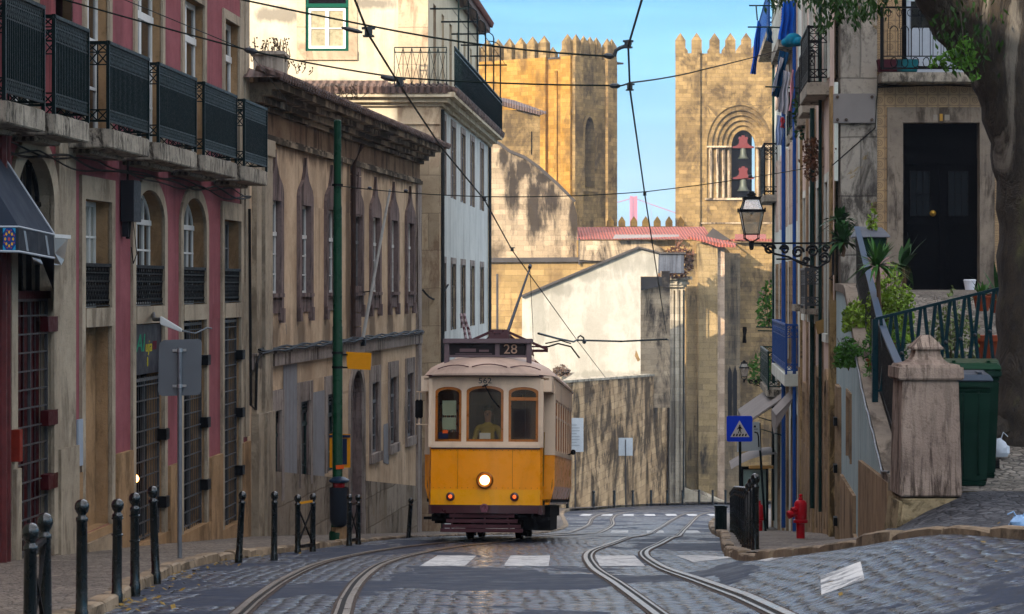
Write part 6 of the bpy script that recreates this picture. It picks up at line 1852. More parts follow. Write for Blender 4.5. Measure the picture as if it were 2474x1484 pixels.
for z in (-2.3, -3.1, -4.0):
    mb = MB(); fbox(WALLR, mb, 41.75, 42.1, z - .07, z + .07, .07, .13); mb.build('hinge', M_IRONB, rwt)
rl = thing('ramp_railing', 'black iron railing with broad blue grey handrail climbing the ramp wall', 'railing', WALLR(30, TH(30)))
mb = MB(); y = 24.95
while y < 39:
    mb.bar(WALLR(y, TH(y) + .1, -.16), WALLR(y, TH(y) + 1.0, -.16), .022); y += .13
mb.bar(WALLR(24.9, TH(25) + .2, -.16), WALLR(31, TH(31) + .2, -.16), .03); mb.bar(WALLR(31, TH(31) + .2, -.16), WALLR(39, TH(39) + .2, -.16), .03)
mb.build('bars', M_IRONB, rl)
mb = MB()
for a, b in ((24.85, 29.4), (29.4, 31.2), (31.2, 39)):
    mb.bar(WALLR(a, TH(a) + 1.04, -.16), WALLR(b, TH(b) + 1.04, -.16), .085, .03)
mb.build('handrail', plain('blue_grey_handrail', C('#36485c'), .45), rl)
mb = MB(); mb.tube([WALLR(24.9, TH(25) + .16, .03)] + [WALLR(25 + i * .7, TH(25 + i * .7) + .14 - .04 * (i % 2), .06) for i in range(1, 14)], .014, 5); tag(mb.build('cable', M_BARS), 'grey cable fixed along the coping of the pale blue wall', 'cable')
# zigzag fence on the terrace
zf = thing('zigzag_fence', 'dark green fence of crossed slanting bars rising across the terrace', 'fence', (5.2, 30.2, TH(30)))
mb = MB()
XA, XB = 4.46, 6.35
zt_ = lambda X: -.40 + (X - XA) * (.40 / 1.62); zb2 = lambda X: zt_(X) - .93
mb.bar((XA, 30.2, zt_(XA)), (XB, 30.2, zt_(XB)), .06, .035); mb.bar((XA, 30.2, zb2(XA) + .04), (XB, 30.2, zb2(XB) + .04), .03)
mb.bar((XA, 30.2, zb2(XA) - .25), (XA, 30.2, zt_(XA)), .07)
n = 21
for i in range(n + 1):
    x = XA + (XB - XA) * i / n; d = (XB - XA) / n * 0.62
    s = 1 if i % 2 else -1
    xm = x + s * d * .5
    mb.bar((x - s * d * .3, 30.2, zb2(x) + .02), (xm, 30.2, (zt_(x) + zb2(x)) / 2 - .03), .04); mb.bar((xm, 30.2, (zt_(x) + zb2(x)) / 2 - .03), (x - s * d * .4, 30.2, zt_(x)), .04)
mb.build('bars', plain('fence_green', C('#0f2c34'), .35, var=.2), zf)
mb = MB()
for i in range(1, n, 2):
    x = XA + (XB - XA) * (i + .5) / n + .01; mb.ball((x, 30.17, (zt_(x) + zb2(x)) / 2 - .03), .022, 5)
mb.build('rivets', M_BARS, zf)
# gate pier
gp = thing('gate_pillar', 'square stone gate pillar with moulded cap standing before the wheelie bins', 'pillar', (4.1, 24.3, -2.32))
M_PILL = wall('pinkish_pillar_stone', C('#85756a'), C('#9c8b7d'), C('#352b26'), .85, streak=(14, 1.6), bump=.8, fine=40)
def sq(mb, x0, x1, y0, y1, z0, z1, e0=0, e1=0):
    mb.hexa([(x0 - e0, y0 - e0, z0), (x1 + e0, y0 - e0, z0), (x1 + e0, y1 + e0, z0), (x0 - e0, y1 + e0, z0)], [(x0 - e1, y0 - e1, z1), (x1 + e1, y0 - e1, z1), (x1 + e1, y1 + e1, z1), (x0 - e1, y1 + e1, z1)])
px0, px1, py0, py1 = 3.80, 4.38, 24.0, 24.62
mb = MB(); sq(mb, px0, px1, py0, py1, -2.05, -.915, .015, -.015); mb.build('shaft', M_PILL, gp, bevel=.012)
mb = MB(); sq(mb, px0, px1, py0, py1, -.915, -.895, .015, .03); sq(mb, px0, px1, py0, py1, -.895, -.79, .03, .025)
sq(mb, px0, px1, py0, py1, -.79, -.765, .0, -.01)
xs0, xs1, ys0, ys1 = px0, px1, py0, py1
prf = [(-.01, -.765), (-.065, -.758), (-.105, -.745), (-.135, -.72), (-.155, -.69), (-.167, -.655), (-.172, -.618)]
for (e0, z0), (e1, z1) in zip(prf, prf[1:]): sq(mb, px0, px1, py0, py1, z0, z1, e0, e1)
sq(mb, px0, px1, py0, py1, -.618, -.597, -.140, -.140); sq(mb, px0, px1, py0, py1, -.597, -.505, -.145, -.225); sq(mb, px0, px1, py0, py1, -.505, -.48, -.225, -.25)
mb.build('cap', M_PILL, gp)
mb = MB(); sq(mb, px0 - .02, px1 + .05, py0 - .05, py1 + .05, -2.75, -2.07, .08, .0); mb.build('rough_base', wall('rough_rubble', C('#7c7058'), C('#938467'), C('#3a3222'), .8, streak=(3, 3), bump=1.0, fine=12), gp, bevel=.03)
# wheelie bins
M_BING = plain('bin_green_plastic', C('#0d2a20'), .42, var=.2, scale=4)
M_LIDG = plain('bin_lid_green', C('#0a3320'), .4, var=.2, scale=4)
M_LIDB = plain('bin_lid_grey', C('#39434f'), .45, var=.15, scale=4)
def bin_(lab, X, Y, z, w, dpt, h, lid, rot=0.0, group='wheelie bins', cat='wheelie bin', wheels=True):
    t = thing('wheelie_bin', lab, cat, (X, Y, z), group, rot=(0, 0, rot))
    mb = MB(); a, b = w / 2, dpt / 2
    lv = [(.0, .80), (.06, .84), (h * .82, .97), (h * .86, 1.0)]
    for (z0, f0_), (z1, f1_) in zip(lv, lv[1:]):
        mb.hexa([(-a * f0_, -b * f0_, z0), (a * f0_, -b * f0_, z0), (a * f0_, b * f0_, z0), (-a * f0_, b * f0_, z0)], [(-a * f1_, -b * f1_, z1), (a * f1_, -b * f1_, z1), (a * f1_, b * f1_, z1), (-a * f1_, b * f1_, z1)])
    mb.box(-a * 1.06, a * 1.06, -b * 1.06, b * 1.06, h * .86, h * .915)
    for s in (-.55, 0, .55): mb.box(s * a - .012, s * a + .012, -b * 1.0, -b * .8, h * .1, h * .85)
    mb.build('body', M_BING, t, local=True, bevel=.02)
    mb = MB(); mb.hexa([(-a * 1.08, -b * 1.1, h * .92), (a * 1.08, -b * 1.1, h * .92), (a * 1.08, b * 1.1, h * .92), (-a * 1.08, b * 1.1, h * .92)], [(-a * .95, -b * .9, h * .975), (a * .95, -b * .9, h * .975), (a * .95, b * .98, h * 1.0), (-a * .95, b * .98, h * 1.0)])
    for s in (-.6, .6): mb.box(s * a - .03, s * a + .03, -b * .8, b * .8, h * .975, h * .995)
    mb.build('lid', lid, t, local=True, bevel=.015)
    mb = MB(); mb.tube([(-a, b * 1.15, h * .9), (a, b * 1.15, h * .9)], .02, 8); mb.build('handle', M_BING, t, local=True)
    if wheels:
        for s in (-1, 1):
            mb = MB(); mb.lathe((s * a * .92, b * .85, .09), [(.02, -.03), (.09, -.03), (.09, .03), (.02, .03)], 14, 'x'); mb.build('wheel', M_IRONB, t, local=True)
    mb = MB(); mb.box(-a * .75, -a * .35, -b * 1.0, -b * .955, h * .78, h * .83); mb.build('label_plate', M_PALE, t, local=True)
    return t
bin_('dark green wheelie bin with slate grey lid right behind the gate pillar', 4.63, 25.35, TH(25), .56, .62, 1.17, M_LIDB, -.08)
bin_('dark green wheelie bin with bright green lid, the rear one behind the pillar', 4.92, 26.35, TH(26), .60, .70, 1.26, M_LIDG, -.18)
# block and bin before the tiled house
bl = thing('pink_block', 'pinkish painted block carrying the dark bin beside the black door', 'block', (6.3, 40.9, TH(41)))
mb = MB(); mb.box(W(2082, 0, 40.8).x, W(2150, 0, 40.8).x, 40.8, 41.5, -.15, ZZ(622, 40.8)); mb.build('block', plain('pink_block_paint', C('#a88a84'), .8, var=.15), bl, bevel=.01)
tb2 = thing('dark_bin', 'squat black green bin with pale lid standing on the pinkish block', 'bin', W(2110, 620, 40.9))
mb = MB(); c0, c1 = W(2075, 620, 40.9), W(2142, 620, 40.9); z0, z1 = ZZ(620, 40.9), ZZ(574, 40.9)
mb.hexa([(c0.x + .03, 40.9, z0), (c1.x - .03, 40.9, z0), (c1.x - .03, 41.4, z0), (c0.x + .03, 41.4, z0)], [(c0.x, 40.88, z1), (c1.x, 40.88, z1), (c1.x, 41.45, z1), (c0.x, 41.45, z1)]); mb.build('body', M_BING, tb2, bevel=.015)
mb = MB(); mb.hexa([(c0.x - .08, 40.8, z1), (c1.x + .06, 40.8, z1), (c1.x + .06, 41.5, z1), (c0.x - .08, 41.5, z1)], [(c0.x - .02, 40.95, z1 + .12), (c1.x, 40.95, z1 + .10), (c1.x, 41.4, z1 + .18), (c0.x + .04, 41.4, z1 + .2)]); mb.build('lid', plain('bin_lid_greyer', C('#5c6068'), .5, var=.2), tb2, bevel=.015)
# potted plants
def blades(lab, base, n, L, mat, seed, pot=None, trunk=0.0, spread=1.0, wid=.025, name='potted_plant', group='potted plants on the terrace', droop=.5):
    rnd = random.Random(seed); t = thing(name, lab, 'plant', base, group); b = Vector(base)
    zc = 0.0
    if pot:
        mb = MB(); mb.lathe(b, [(pot * .7, 0), (pot, pot * 1.5), (pot * 1.1, pot * 1.5), (pot * 1.1, pot * 1.75), (pot * .9, pot * 1.75), (pot * .9, pot * 1.5), (.01, pot * 1.5)], 16); mb.build('pot', plain('terracotta', C('#7c3a22'), .75, var=.2), t); zc = pot * 1.5
    c = b + Vector((0, 0, zc + trunk))
    if trunk:
        mb = MB(); mb.tube([b + Vector((0, 0, zc)), b + Vector((.03, 0, zc + trunk * .5)), c], [.035, .03, .028], 7); mb.build('stem', plain('palm_stem', C('#5a4634'), .9, var=.3), t)
    mb = MB()
    for i in range(n):
        a, e_ = rnd.uniform(0, 6.28), rnd.uniform(.1, 1.35); l = L * rnd.uniform(.65, 1.1)
        h = Vector((math.cos(a) * math.cos(e_) * spread, math.sin(a) * math.cos(e_) * spread, math.sin(e_)))
        side = h.cross(Vector((0, 0, 1))).normalized() * wid
        pts = [c + h * l * s - Vector((0, 0, droop * l * s * s * (1.3 - math.sin(e_)))) for s in (0, .3, .6, 1.0)]
        ws = (.5, 1, .8, .05)
        for k in range(3): mb.quad(pts[k] - side * ws[k], pts[k] + side * ws[k], pts[k + 1] + side * ws[k + 1], pts[k + 1] - side * ws[k + 1])
    mb.build('foliage', mat, t)
    return t
def bushy(lab, base, r, h, n, mat, seed, pot=None, group='potted plants on the terrace', sz=.04, name='potted_plant'):
    t = brush(name, lab, Vector(base) + Vector((0, 0, (pot or 0) * 1.6)), r, h, n, mat, 'plant', seed, group, sz)
    if pot:
        mb = MB(); mb.lathe(Vector(base), [(pot * .7, 0), (pot, pot * 1.5), (pot * 1.1, pot * 1.5), (pot * 1.1, pot * 1.75), (pot * .9, pot * 1.75), (pot * .9, pot * 1.5), (.01, pot * 1.5)], 16); mb.build('pot', plain('terracotta', C('#7c3a22'), .75, var=.2), t)
    return t
def on(x, Y): return Vector(((x - CX) / FD * Y, Y, TH(Y)))
M_YUC = plain('yucca_green', C('#3e6a2c'), .55, var=.4, scale=5)
blades('spiky dracaena with tall thin stem rising behind the fence', on(2119, 32.5), 90, .50, M_YUC, 2, pot=.14, trunk=1.25)
bushy('leafy yellow green bush right beside the dracaena stem', on(2152, 33.6), .33, 1.05, 2400, M_GREEN3, 3, pot=.16, sz=.038)
bushy('low dark green plant at the foot of the dracaena', on(2138, 31.6), .30, .75, 1000, M_GREEN1, 6, pot=.12, sz=.032)
bushy('green fern spilling left over the coping of the blue wall', on(2058, 33.4) + Vector((-.05, -.0, -.05)), .2, .42, 1100, M_GREEN1, 5, sz=.035)
bushy('small yellow green plant on the coping above the fern', on(2068, 35.5) + Vector((0, 0, .05)), .2, .5, 600, M_GREEN3, 15, sz=.045)
blades('drooping dark plant in the corner under the stone pilaster', W(2035, 620, 43.5), 60, .55, M_GREEN2, 8, spread=1.0, wid=.05, trunk=.25)
blades('broad leaved plant hanging over the top of the ramp wall', W(2028, 560, 43.8), 50, .5, M_GREEN2, 18, wid=.06, droop=.9, trunk=.15)
bushy('thin seedling in front of the stone pilaster', W(2106, 555, 41.0), .09, .40, 60, M_GREEN3, 28, sz=.05)
bushy('flowering shrub in terracotta pot behind the middle of the fence', on(2302, 31.4), .33, 1.0, 1400, plain('greyish_leaf', C('#6b7a4a'), .7, var=.4, scale=6), 7, pot=.19, sz=.035)
blades('small spiky aloe right of the flowering shrub', on(2372, 36.0) + Vector((0, 0, .25)), 34, .34, M_YUC, 17, pot=.13, wid=.03)
blades('agave with long upright leaves beside the tree trunk', on(2410, 36.4) + Vector((0, 0, .15)), 14, .75, M_GREEN2, 19, pot=.16, wid=.035, droop=.2, spread=.7)
blades('big leaved plant between the dark bin and the black door', on(2180, 41.5), 16, .75, M_GREEN2, 21, wid=.07, droop=.5, trunk=.4)
pt = thing('flower_pot', 'white pot standing on the black doorstep', 'flower pot', W(2342, 705, 43.5)); mb = MB(); mb.lathe(W(2342, 708, 43.5), [(.07, 0), (.11, .22), (.12, .22), (.10, .24), (.01, .2)], 14); mb.build('pot', M_CWHITE, pt)
pt = thing('flower_pot', 'terracotta pot behind the right end of the fence', 'flower pot', on(2398, 33)); mb = MB(); mb.lathe(on(2398, 33) + Vector((0, 0, .0)), [(.15, 0), (.22, .38), (.25, .38), (.25, .46), (.2, .46), (.01, .4)], 16); mb.build('pot', plain('terracotta', C('#7c3a22'), .75, var=.2), pt)
# plane tree
tr = thing('plane_tree', 'thick plane tree with dark peeling bark leaning at right edge', 'tree', (5.95, 28.2, TH(28)))
g_ = NG('peeling_bark')
Pp = g_.coord('Pos')
n1 = g_.noise(g_.map(Pp, (2.0, 2.0, .45)), 1.0, 6, .65, .8)
n2 = g_.noise(g_.map(Pp, (14, 14, 5)), 1.0, 6, .7)
c = g_.mix(g_.rng(n2, .35, .65), C('#17130e'), C('#332a1d'))
c = g_.mix(g_.rng(n1, .60, .66, 0, .8), c, C('#6e685e'))
c = g_.mix(g_.rng(g_.noise(g_.map(Pp, (1.3, 1.3, .5), (7, 3, 1)), 1.0, 5, .6), .60, .66, 0, .7), c, C('#4d4c2a'))
g_.col(c); g_.rough(.85); g_.bump(g_.math('ADD', n2, g_.rng(n1, .55, .6, 0, -.6)), .8, .05)
M_BARK = g_.m
def limb(mb, path, rs, n=16, seed=0):
    rnd = random.Random(seed); P = [Vector(p) for p in path]
    # resample
    pts, rr_ = [], []
    for i in range(len(P) - 1):
        for k in range(5):
            t = k / 5; a = P[max(i - 1, 0)]; b = P[i]; c_ = P[i + 1]; d = P[min(i + 2, len(P) - 1)]
            pts.append(.5 * ((2 * b) + (c_ - a) * t + (2 * a - 5 * b + 4 * c_ - d) * t * t + (3 * b - a - 3 * c_ + d) * t ** 3)); rr_.append(rs[i] * (1 - t) + rs[i + 1] * t)
    pts.append(P[-1]); rr_.append(rs[-1])
    rr_ = [r * (1 + .05 * math.sin(i * 1.9 + seed)) for i, r in enumerate(rr_)]
    mb.tube(pts, rr_, n)
def tw(x, y, Y=28.2): return W(x, y, Y)
mb = MB()
limb(mb, [tw(2498, 1100), tw(2494, 1040), tw(2500, 900), tw(2502, 700), tw(2500, 500), tw(2478, 330), tw(2440, 180), tw(2400, 60), tw(2395, -160), tw(2420, -500)], [.56, .50, .46, .44, .43, .43, .44, .46, .34, .24], 20, 1)
limb(mb, [tw(2470, 240), tw(2380, 130), tw(2310, 40), tw(2240, -60, 28), tw(2130, -190, 27.5), tw(2020, -330, 27)], [.28, .34, .33, .27, .19, .10], 16, 2)
limb(mb, [tw(2480, 200), tw(2540, 40), tw(2640, -200)], [.34, .30, .18], 14, 3)
mb.build('trunk', M_BARK, tr, smooth=True, sharp=80)
mb = MB(); tips = []
rnd = random.Random(33)
for (s, e_, r) in (((2130, -190, 27.5), (1990, -130, 30), .05), ((2020, -330, 27), (1900, -120, 31), .05), ((2240, -60, 28), (2090, -60, 26.5), .045), ((2310, 40, 28), (2330, 140, 27.4), .02), ((2640, -200, 28), (2420, -80, 26), .06), ((2130, -190, 27.5), (2200, -500, 30), .08), ((2020, -330, 27), (1800, -520, 27), .07)):
    a, b = W(*s), W(*e_); m_ = lerp3(a, b, .5) + Vector((0, 0, .25))
    limb(mb, [a, m_, b], [r, r * .6, r * .25], 7, 4)
    for k in range(5): tips.append(lerp3(m_, b, k / 4) + Vector((rnd.gauss(0, .1), rnd.gauss(0, .1), 0)))
mb.build('branch', M_BARK, tr)
def leafspray(mb, c, n, sx, sz, sy=.3, sz_=.05, rnd=rnd, hang=True):
    for i in range(n):
        p = Vector(c) + Vector((rnd.uniform(-sx, sx), rnd.uniform(-sy, sy), rnd.uniform(-sz, sz)))
        L = sz_ * rnd.uniform(.6, 1.3)
        d = Vector((rnd.gauss(0, .45), rnd.gauss(0, .45), -1 if hang else rnd.gauss(0, .6))).normalized() * L
        e_ = d.cross(Vector((rnd.gauss(0, 1), rnd.gauss(0, 1), .2))).normalized() * L * .42
        mb.add([p - d, p - e_ * .9 - d * .2, p + d, p + e_ * .9 - d * .2], [(0, 1, 2, 3)])
mb = MB()
for (x, y, n, sx, sz, Y) in ((1995, 8, 80, .28, .10, 30), (2030, 22, 110, .22, .16, 30), (2060, 15, 90, .28, .14, 29.5), (2095, 22, 90, .22, .14, 29), (1910, 0, 50, .30, .06, 31), (1870, 14, 26, .10, .12, 31), (1985, 45, 60, .10, .22, 30.3), (2125, 0, 60, .2, .12, 28.5), (1940, -15, 80, .3, .1, 31), (2070, 50, 26, .1, .1, 29.6)):
    leafspray(mb, W(x, y, Y), n, sx, sz)
for t_ in tips: leafspray(mb, t_, 40, .3, .25)
for k in range(250):  # out-of-frame leaf clusters added to shade the terrace and tiled house
    q = Vector((rnd.uniform(3.6, 14), rnd.uniform(12, 38), rnd.uniform(5.6, 10.5)))
    if (HY - q.z / q.y * FD) > -70: continue
    leafspray(mb, q, 60, .9, .4, .9, .13)
mb.build('foliage', plain('plane_leaf', C('#2c4a1c'), .5, var=.45, scale=4), tr)
mb = MB()
for (x, y, n, sx, sz, Y) in ((2290, 125, 40, .13, .10, 27.4), (2330, 110, 40, .10, .10, 27.4), (2345, 150, 36, .09, .12, 27.4), (2265, 150, 40, .1, .05, 27.4), (2350, 175, 26, .05, .08, 27.4), (2310, 150, 60, .12, .08, 27.4)):
    leafspray(mb, W(x, y, Y), n, sx, sz, .15, .045, hang=False)
mb.build('young_foliage', plain('young_leaf', C('#4f7a2a'), .5, var=.5, scale=5), tr)
mb = MB(); c0 = tw(2450, 1060)
for k in range(5): limb(mb, [Vector((5.95, 28.2, TH(28) + .35)), Vector((5.95 + .5 * math.cos(k * 1.25 + 2.4), 28.2 + .5 * math.sin(k * 1.25 + 2.4), TH(28) + .12)), Vector((5.95 + .95 * math.cos(k * 1.25 + 2.4), 28.2 + .95 * math.sin(k * 1.25 + 2.4), TH(28) - .05))], [.25, .14, .05], 8, k)
mb.build('roots', M_BARK, tr, smooth=True)
# plastic bags
def bag(lab, c, r, h, mat, seed, pointed=True):
    rnd = random.Random(seed); mb = MB(); n = 14; prf = [(.75, 0), (1, .2), (.95, .5), (.6, .8), (.3, 1.0)]
    V = []
    for (f, hh) in prf:
        for j in range(n):
            t = 2 * math.pi * j / n; q = r * f * (1 + rnd.uniform(-.22, .22)); V.append(Vector(c) + Vector((q * math.cos(t), q * .7 * math.sin(t), h * hh * (1 + rnd.uniform(-.1, .1)))))
    F_ = [(i * n + j, i * n + (j + 1) % n, (i + 1) * n + (j + 1) % n, (i + 1) * n + j) for i in range(len(prf) - 1) for j in range(n)] + [tuple(range(n)), tuple(range((len(prf) - 1) * n, len(prf) * n))]
    mb.add(V, F_); t = thing('plastic_bag', lab, 'plastic bag', c)
    mb.build('bag_body', mat, t, smooth=True, sharp=25)
    mb = MB(); top = Vector(c) + Vector((0, 0, h)); 
    for s in (-1, 1): mb.tube([top + Vector((s * .02, 0, -.02)), top + Vector((s * .05, 0, h * .35)), top + Vector((s * .10, 0, h * .1))], .006, 4)
    mb.build('handles', mat, t)
bag('crumpled white plastic bag lying between the rear bin and the tree', on(2412, 27.0) + Vector((0, 0, .02)), .11, .20, plain('white_plastic', C('#b5bdc6'), .35, var=.15, scale=10), 3)
bag('crumpled pale blue plastic bag lying on the kerb at right edge', Vector((W(2462, 0, 20.6).x, 20.6, pavz(4.25, 20.6) + .0)), .085, .10, plain('blue_plastic', C('#7fa6cf'), .3, var=.2, scale=14), 5)
# ------------------------------------------------------------------ the tram
M_YEL = plain('tram_yellow', C('#ff9e00'), .32, var=.06, scale=2.5, dirt=C('#9a5f18'), dirt_amt=.22, coat=.12)
M_YEL2 = plain('tram_yellow_light', C('#ffae00'), .32, var=.07, scale=3, dirt=C('#c09040'), dirt_amt=.4, coat=.12)
M_CRM = plain('tram_cream', C('#e4cbae'), .45, var=.08, scale=2.5, dirt=C('#7d6a5c'), dirt_amt=.35)
M_ROOF = plain('tram_roof_cream', C('#c4ab99'), .55, var=.12, scale=2.5, dirt=C('#6b5850'), dirt_amt=.45)
M_MAR = plain('tram_maroon', C('#43161f'), .35, var=.2, scale=3, coat=.2)
M_MARD = plain('tram_maroon_dull', C('#4f3035'), .6, var=.25, scale=4)
M_BOX = plain('route_box_mauve', C('#6e5f62'), .5, var=.15, scale=3)
M_WOOD = plain('varnished_wood', C('#b0660f'), .35, var=.3, scale=6, coat=.3)
M_UNDER = plain('underframe_black', C('#0c0b0c'), .8, var=.3)
M_TG = glassy('tram_glass', (.78, .78, .74, 1), .95, .02)
for m_ in (M_YEL, M_YEL2, M_CRM):
    m_.node_tree.nodes['Principled BSDF'].inputs['Specular IOR Level'].default_value = 0.3
tram = thing('tram', 'yellow and cream vintage tram number 562 on route 28 with lit headlight', 'tram', (-.50, 44.6, g(-.5, 44.6) + .02), rot=(-0.086, 0, -math.atan(.076)))
def TB(name, mb, mat, parent=tram, **k):
    return mb.build(name, mat, parent, local=True, **k)
def TFr(u, z, w=0.0): return Vector((u, .10 * u * u - w, z))
WIN = [(-.93, -.44, 1.80, 2.80, .09), (-.35, .33, 1.80, 2.82, .10), (.42, .96, 1.80, 2.80, .09)]
# front
def curved(mb, z0, z1, u0=-1.0, u1=1.0, w0=0.0, w1=-.04, n=16):
    for i in range(n):
        a, b = u0 + (u1 - u0) * i / n, u0 + (u1 - u0) * (i + 1) / n
        mb.hexa([TFr(a, z0, w0), TFr(b, z0, w0), TFr(b, z1, w0), TFr(a, z1, w0)], [TFr(a, z0, w1), TFr(b, z0, w1), TFr(b, z1, w1), TFr(a, z1, w1)])
mb = MB(); curved(mb, .93, 1.70)
for s in (-1, 1):
    mb.hexa([(s * 1.0, .10, .65), (s * 1.04, .22, .65), (s * 1.04, .22, 1.70), (s * 1.0, .10, 1.70)], [(s * .98, .14, .65), (s * 1.0, .26, .65), (s * 1.0, .26, 1.70), (s * .98, .14, 1.70)])
TB('front_panel', mb, M_YEL)
mb = MB()
for x in (-.5, .5): mb.box(x - .004, x + .004, TFr(x, 0).y - .004, TFr(x, 0).y + .01, .94, 1.66)
for i in range(19):
    x = -.95 + i * .1055
    for z in (.96, 1.64): mb.ball((x, TFr(x, 0).y - .001, z), .008, 3)
TB('rivet_seams', mb, plain('seam_ochre', C('#a86408'), .5))
mb = MB(); curved(mb, .65, .93, w0=.004); TB('front_band', mb, M_YEL2)
mb = MB()
holes_wall(TFr, -1.0, 1.0, 1.74, 2.86, WIN, .07, mb, stone_i=0)
# split the sheet so it follows the bow
mb2 = MB(); 
curved(mb2, 2.84, 2.99); curved(mb2, 1.69, 1.745, w0=.03)
for s in (-1, 1):
    mb2.box(*sorted((s * .99, s * 1.05)), .08, .26, 1.70, 2.95)
TB('front_window_wall', mb, M_CRM); TB('fascia', mb2, M_CRM)
mb = MB(); curved(mb, 1.665, 1.69, w0=.02); TB('belt_strip', mb, M_MAR)
mb = MB(); curved(mb, 2.985, 3.015, -1.05, 1.05, w0=.05); TB('cornice_strip', mb, M_MAR)
for i, (a, b, c, d, ar) in enumerate(WIN):
    mb = MB(); t = .045
    ring(TFr, mb, arch_loop(a, b, c, d, ar), arch_loop(a + t, b - t, c + t, d - t, ar), -.06, -.02, closed=True)
    mb.box(a, b, TFr((a + b) / 2, 0, -.06).y - .01, TFr((a + b) / 2, 0, -.02).y + .03, c, c + t)
    if i == 2: mb.box(a, b, .02, .06, 2.55, 2.61)
    f = TB('window_frame', mb, M_WOOD)
    mb = MB(); mb.poly([TFr(p[0], p[1], -.045) for p in arch_loop(a + .02, b - .02, c + .02, d - .02, ar)]); TB('pane', mb, M_TG, f)
text_mesh('fleet_number', '562', .145, lambda x, y, z: TFr(x - .01, 2.905 + y, .012 + z), plain('number_grey', C('#38434a'), .6), tram, local=True, sx=1.15)
# body behind the platform
mb = MB(); cr = MB()
for s in (-1, 1):
    x0, x1 = s * 1.0, s * 1.21
    mb.hexa([(s * .98, 1.0, .66), (s * 1.12, 1.0, .66), (s * 1.21, 1.0, 1.58), (s * .98, 1.0, 1.58)], [(s * .98, 1.05, .66), (s * 1.12, 1.05, .66), (s * 1.21, 1.05, 1.58), (s * .98, 1.05, 1.58)])
    mb.hexa([(s * 1.12, 1.0, .66), (s * 1.12, 7.1, .66), (s * 1.21, 7.1, 1.0), (s * 1.21, 1.0, 1.0)], [(s * 1.08, 1.0, .66), (s * 1.08, 7.1, .66), (s * 1.17, 7.1, 1.0), (s * 1.17, 1.0, 1.0)])
    mb.hexa([(s * 1.21, 1.0, 1.0), (s * 1.21, 7.1, 1.0), (s * 1.21, 7.1, 1.58), (s * 1.21, 1.0, 1.58)], [(s * 1.17, 1.0, 1.0), (s * 1.17, 7.1, 1.0), (s * 1.17, 7.1, 1.58), (s * 1.17, 1.0, 1.58)])
    cr.box(*sorted((s * .98, s * 1.215)), .99, 1.09, 1.58, 3.0)
    cr.box(*sorted((s * 1.17, s * 1.225)), 1.0, 7.1, 1.58, 1.66)
    cr.box(*sorted((s * 1.17, s * 1.215)), 1.0, 7.1, 2.62, 3.0)
    cr.box(*sorted((s * 1.0, s * 1.2)), .15, 1.0, 2.72, 3.0)
    nW = 7
    for k in range(nW + 1):
        y = 1.15 + (6.95 - 1.15) * k / nW
        cr.box(*sorted((s * 1.165, s * 1.215)), y - .05, y + .05, 1.66, 2.62)
    for k in range(nW):
        y0 = 1.15 + (6.95 - 1.15) * k / nW + .05; y1 = y0 + (6.95 - 1.15) / nW - .1
        fm = MB(); fm.box(*sorted((s * 1.175, s * 1.195)), y0, y1, 1.66, 1.70); fm.box(*sorted((s * 1.175, s * 1.195)), y0, y1, 2.28, 2.33); fm.box(*sorted((s * 1.175, s * 1.195)), y0, y1, 2.58, 2.62)
        for yy_ in (y0, y1 - .035): fm.box(*sorted((s * 1.175, s * 1.195)), yy_, yy_ + .035, 1.66, 2.62)
        f = TB('side_window', fm, M_WOOD)
        pm = MB(); pm.quad((s * 1.185, y0, 1.68), (s * 1.185, y1, 1.68), (s * 1.185, y1, 2.6), (s * 1.185, y0, 2.6)); TB('pane', pm, M_TG, f)
TB('side_panel', mb, M_YEL); TB('side_frame', cr, M_CRM)
# rear end
M_INW = plain('interior_wood', C('#5e3716'), .5, var=.3, scale=5)
mb = MB(); mb.box(-1.0, 1.0, 8.1, 8.16, .65, 1.7); TB('rear_panel', mb, M_YEL)
mb = MB(); mb.box(-1.15, 1.15, 7.10, 7.14, .76, 2.95); TB('rear_partition', mb, M_INW)  # solid partition, added to keep light behind from brightening the windows
mb = MB(); mb.box(-1.0, 1.0, 8.1, 8.16, 2.8, 3.0)
for x in (-1.0, -.36, .36, 1.0): mb.box(x - .05, x + .05, 8.1, 8.16, 1.7, 2.8)
TB('rear_posts', mb, M_CRM)
# interior
mb = MB(); mb.box(-1.0, 1.0, .1, 8.1, .70, .76); mb.box(-1.17, 1.17, 1.0, 7.1, .70, .76); TB('floor', mb, M_UNDER)
mb = MB(); mb.box(-1.15, 1.15, .15, 8.0, 2.93, 2.97); TB('ceiling', mb, plain('ceiling_varnish', C('#7a5a3a'), .5))
M_INW_ = plain('interior_wood', C('#5e3716'), .5, var=.3, scale=5)
mb = MB()
for y in (1.05, 7.05):
    for s in (-1, 1): mb.box(*sorted((s * .42, s * 1.17)), y - .02, y + .02, .76, 1.75); mb.box(*sorted((s * .42, s * .50)), y - .02, y + .02, 1.75, 2.6); mb.box(*sorted((s * .95, s * 1.17)), y - .02, y + .02, 1.75, 2.6)
    mb.box(-1.17, 1.17, y - .02, y + .02, 2.52, 2.95)
    for s in (-1, 1): mb.box(*sorted((s * .50, s * .95)), y - .01, y + .01, 1.75, 2.0)
mb.box(.44, .97, 1.00, 1.03, 1.7, 2.6); mb.box(.62, .66, .97, 1.03, 1.7, 2.9)
TB('bulkhead', mb, M_INW)
for k in range(6):
    for s in (-1, 1):
        sm = MB(); y = 1.7 + k * .88; sm.box(*sorted((s * .30, s * 1.12)), y, y + .42, 1.10, 1.18); sm.box(*sorted((s * .30, s * 1.12)), y + .38, y + .44, 1.18, 1.75); TB('seat', sm, M_INW)
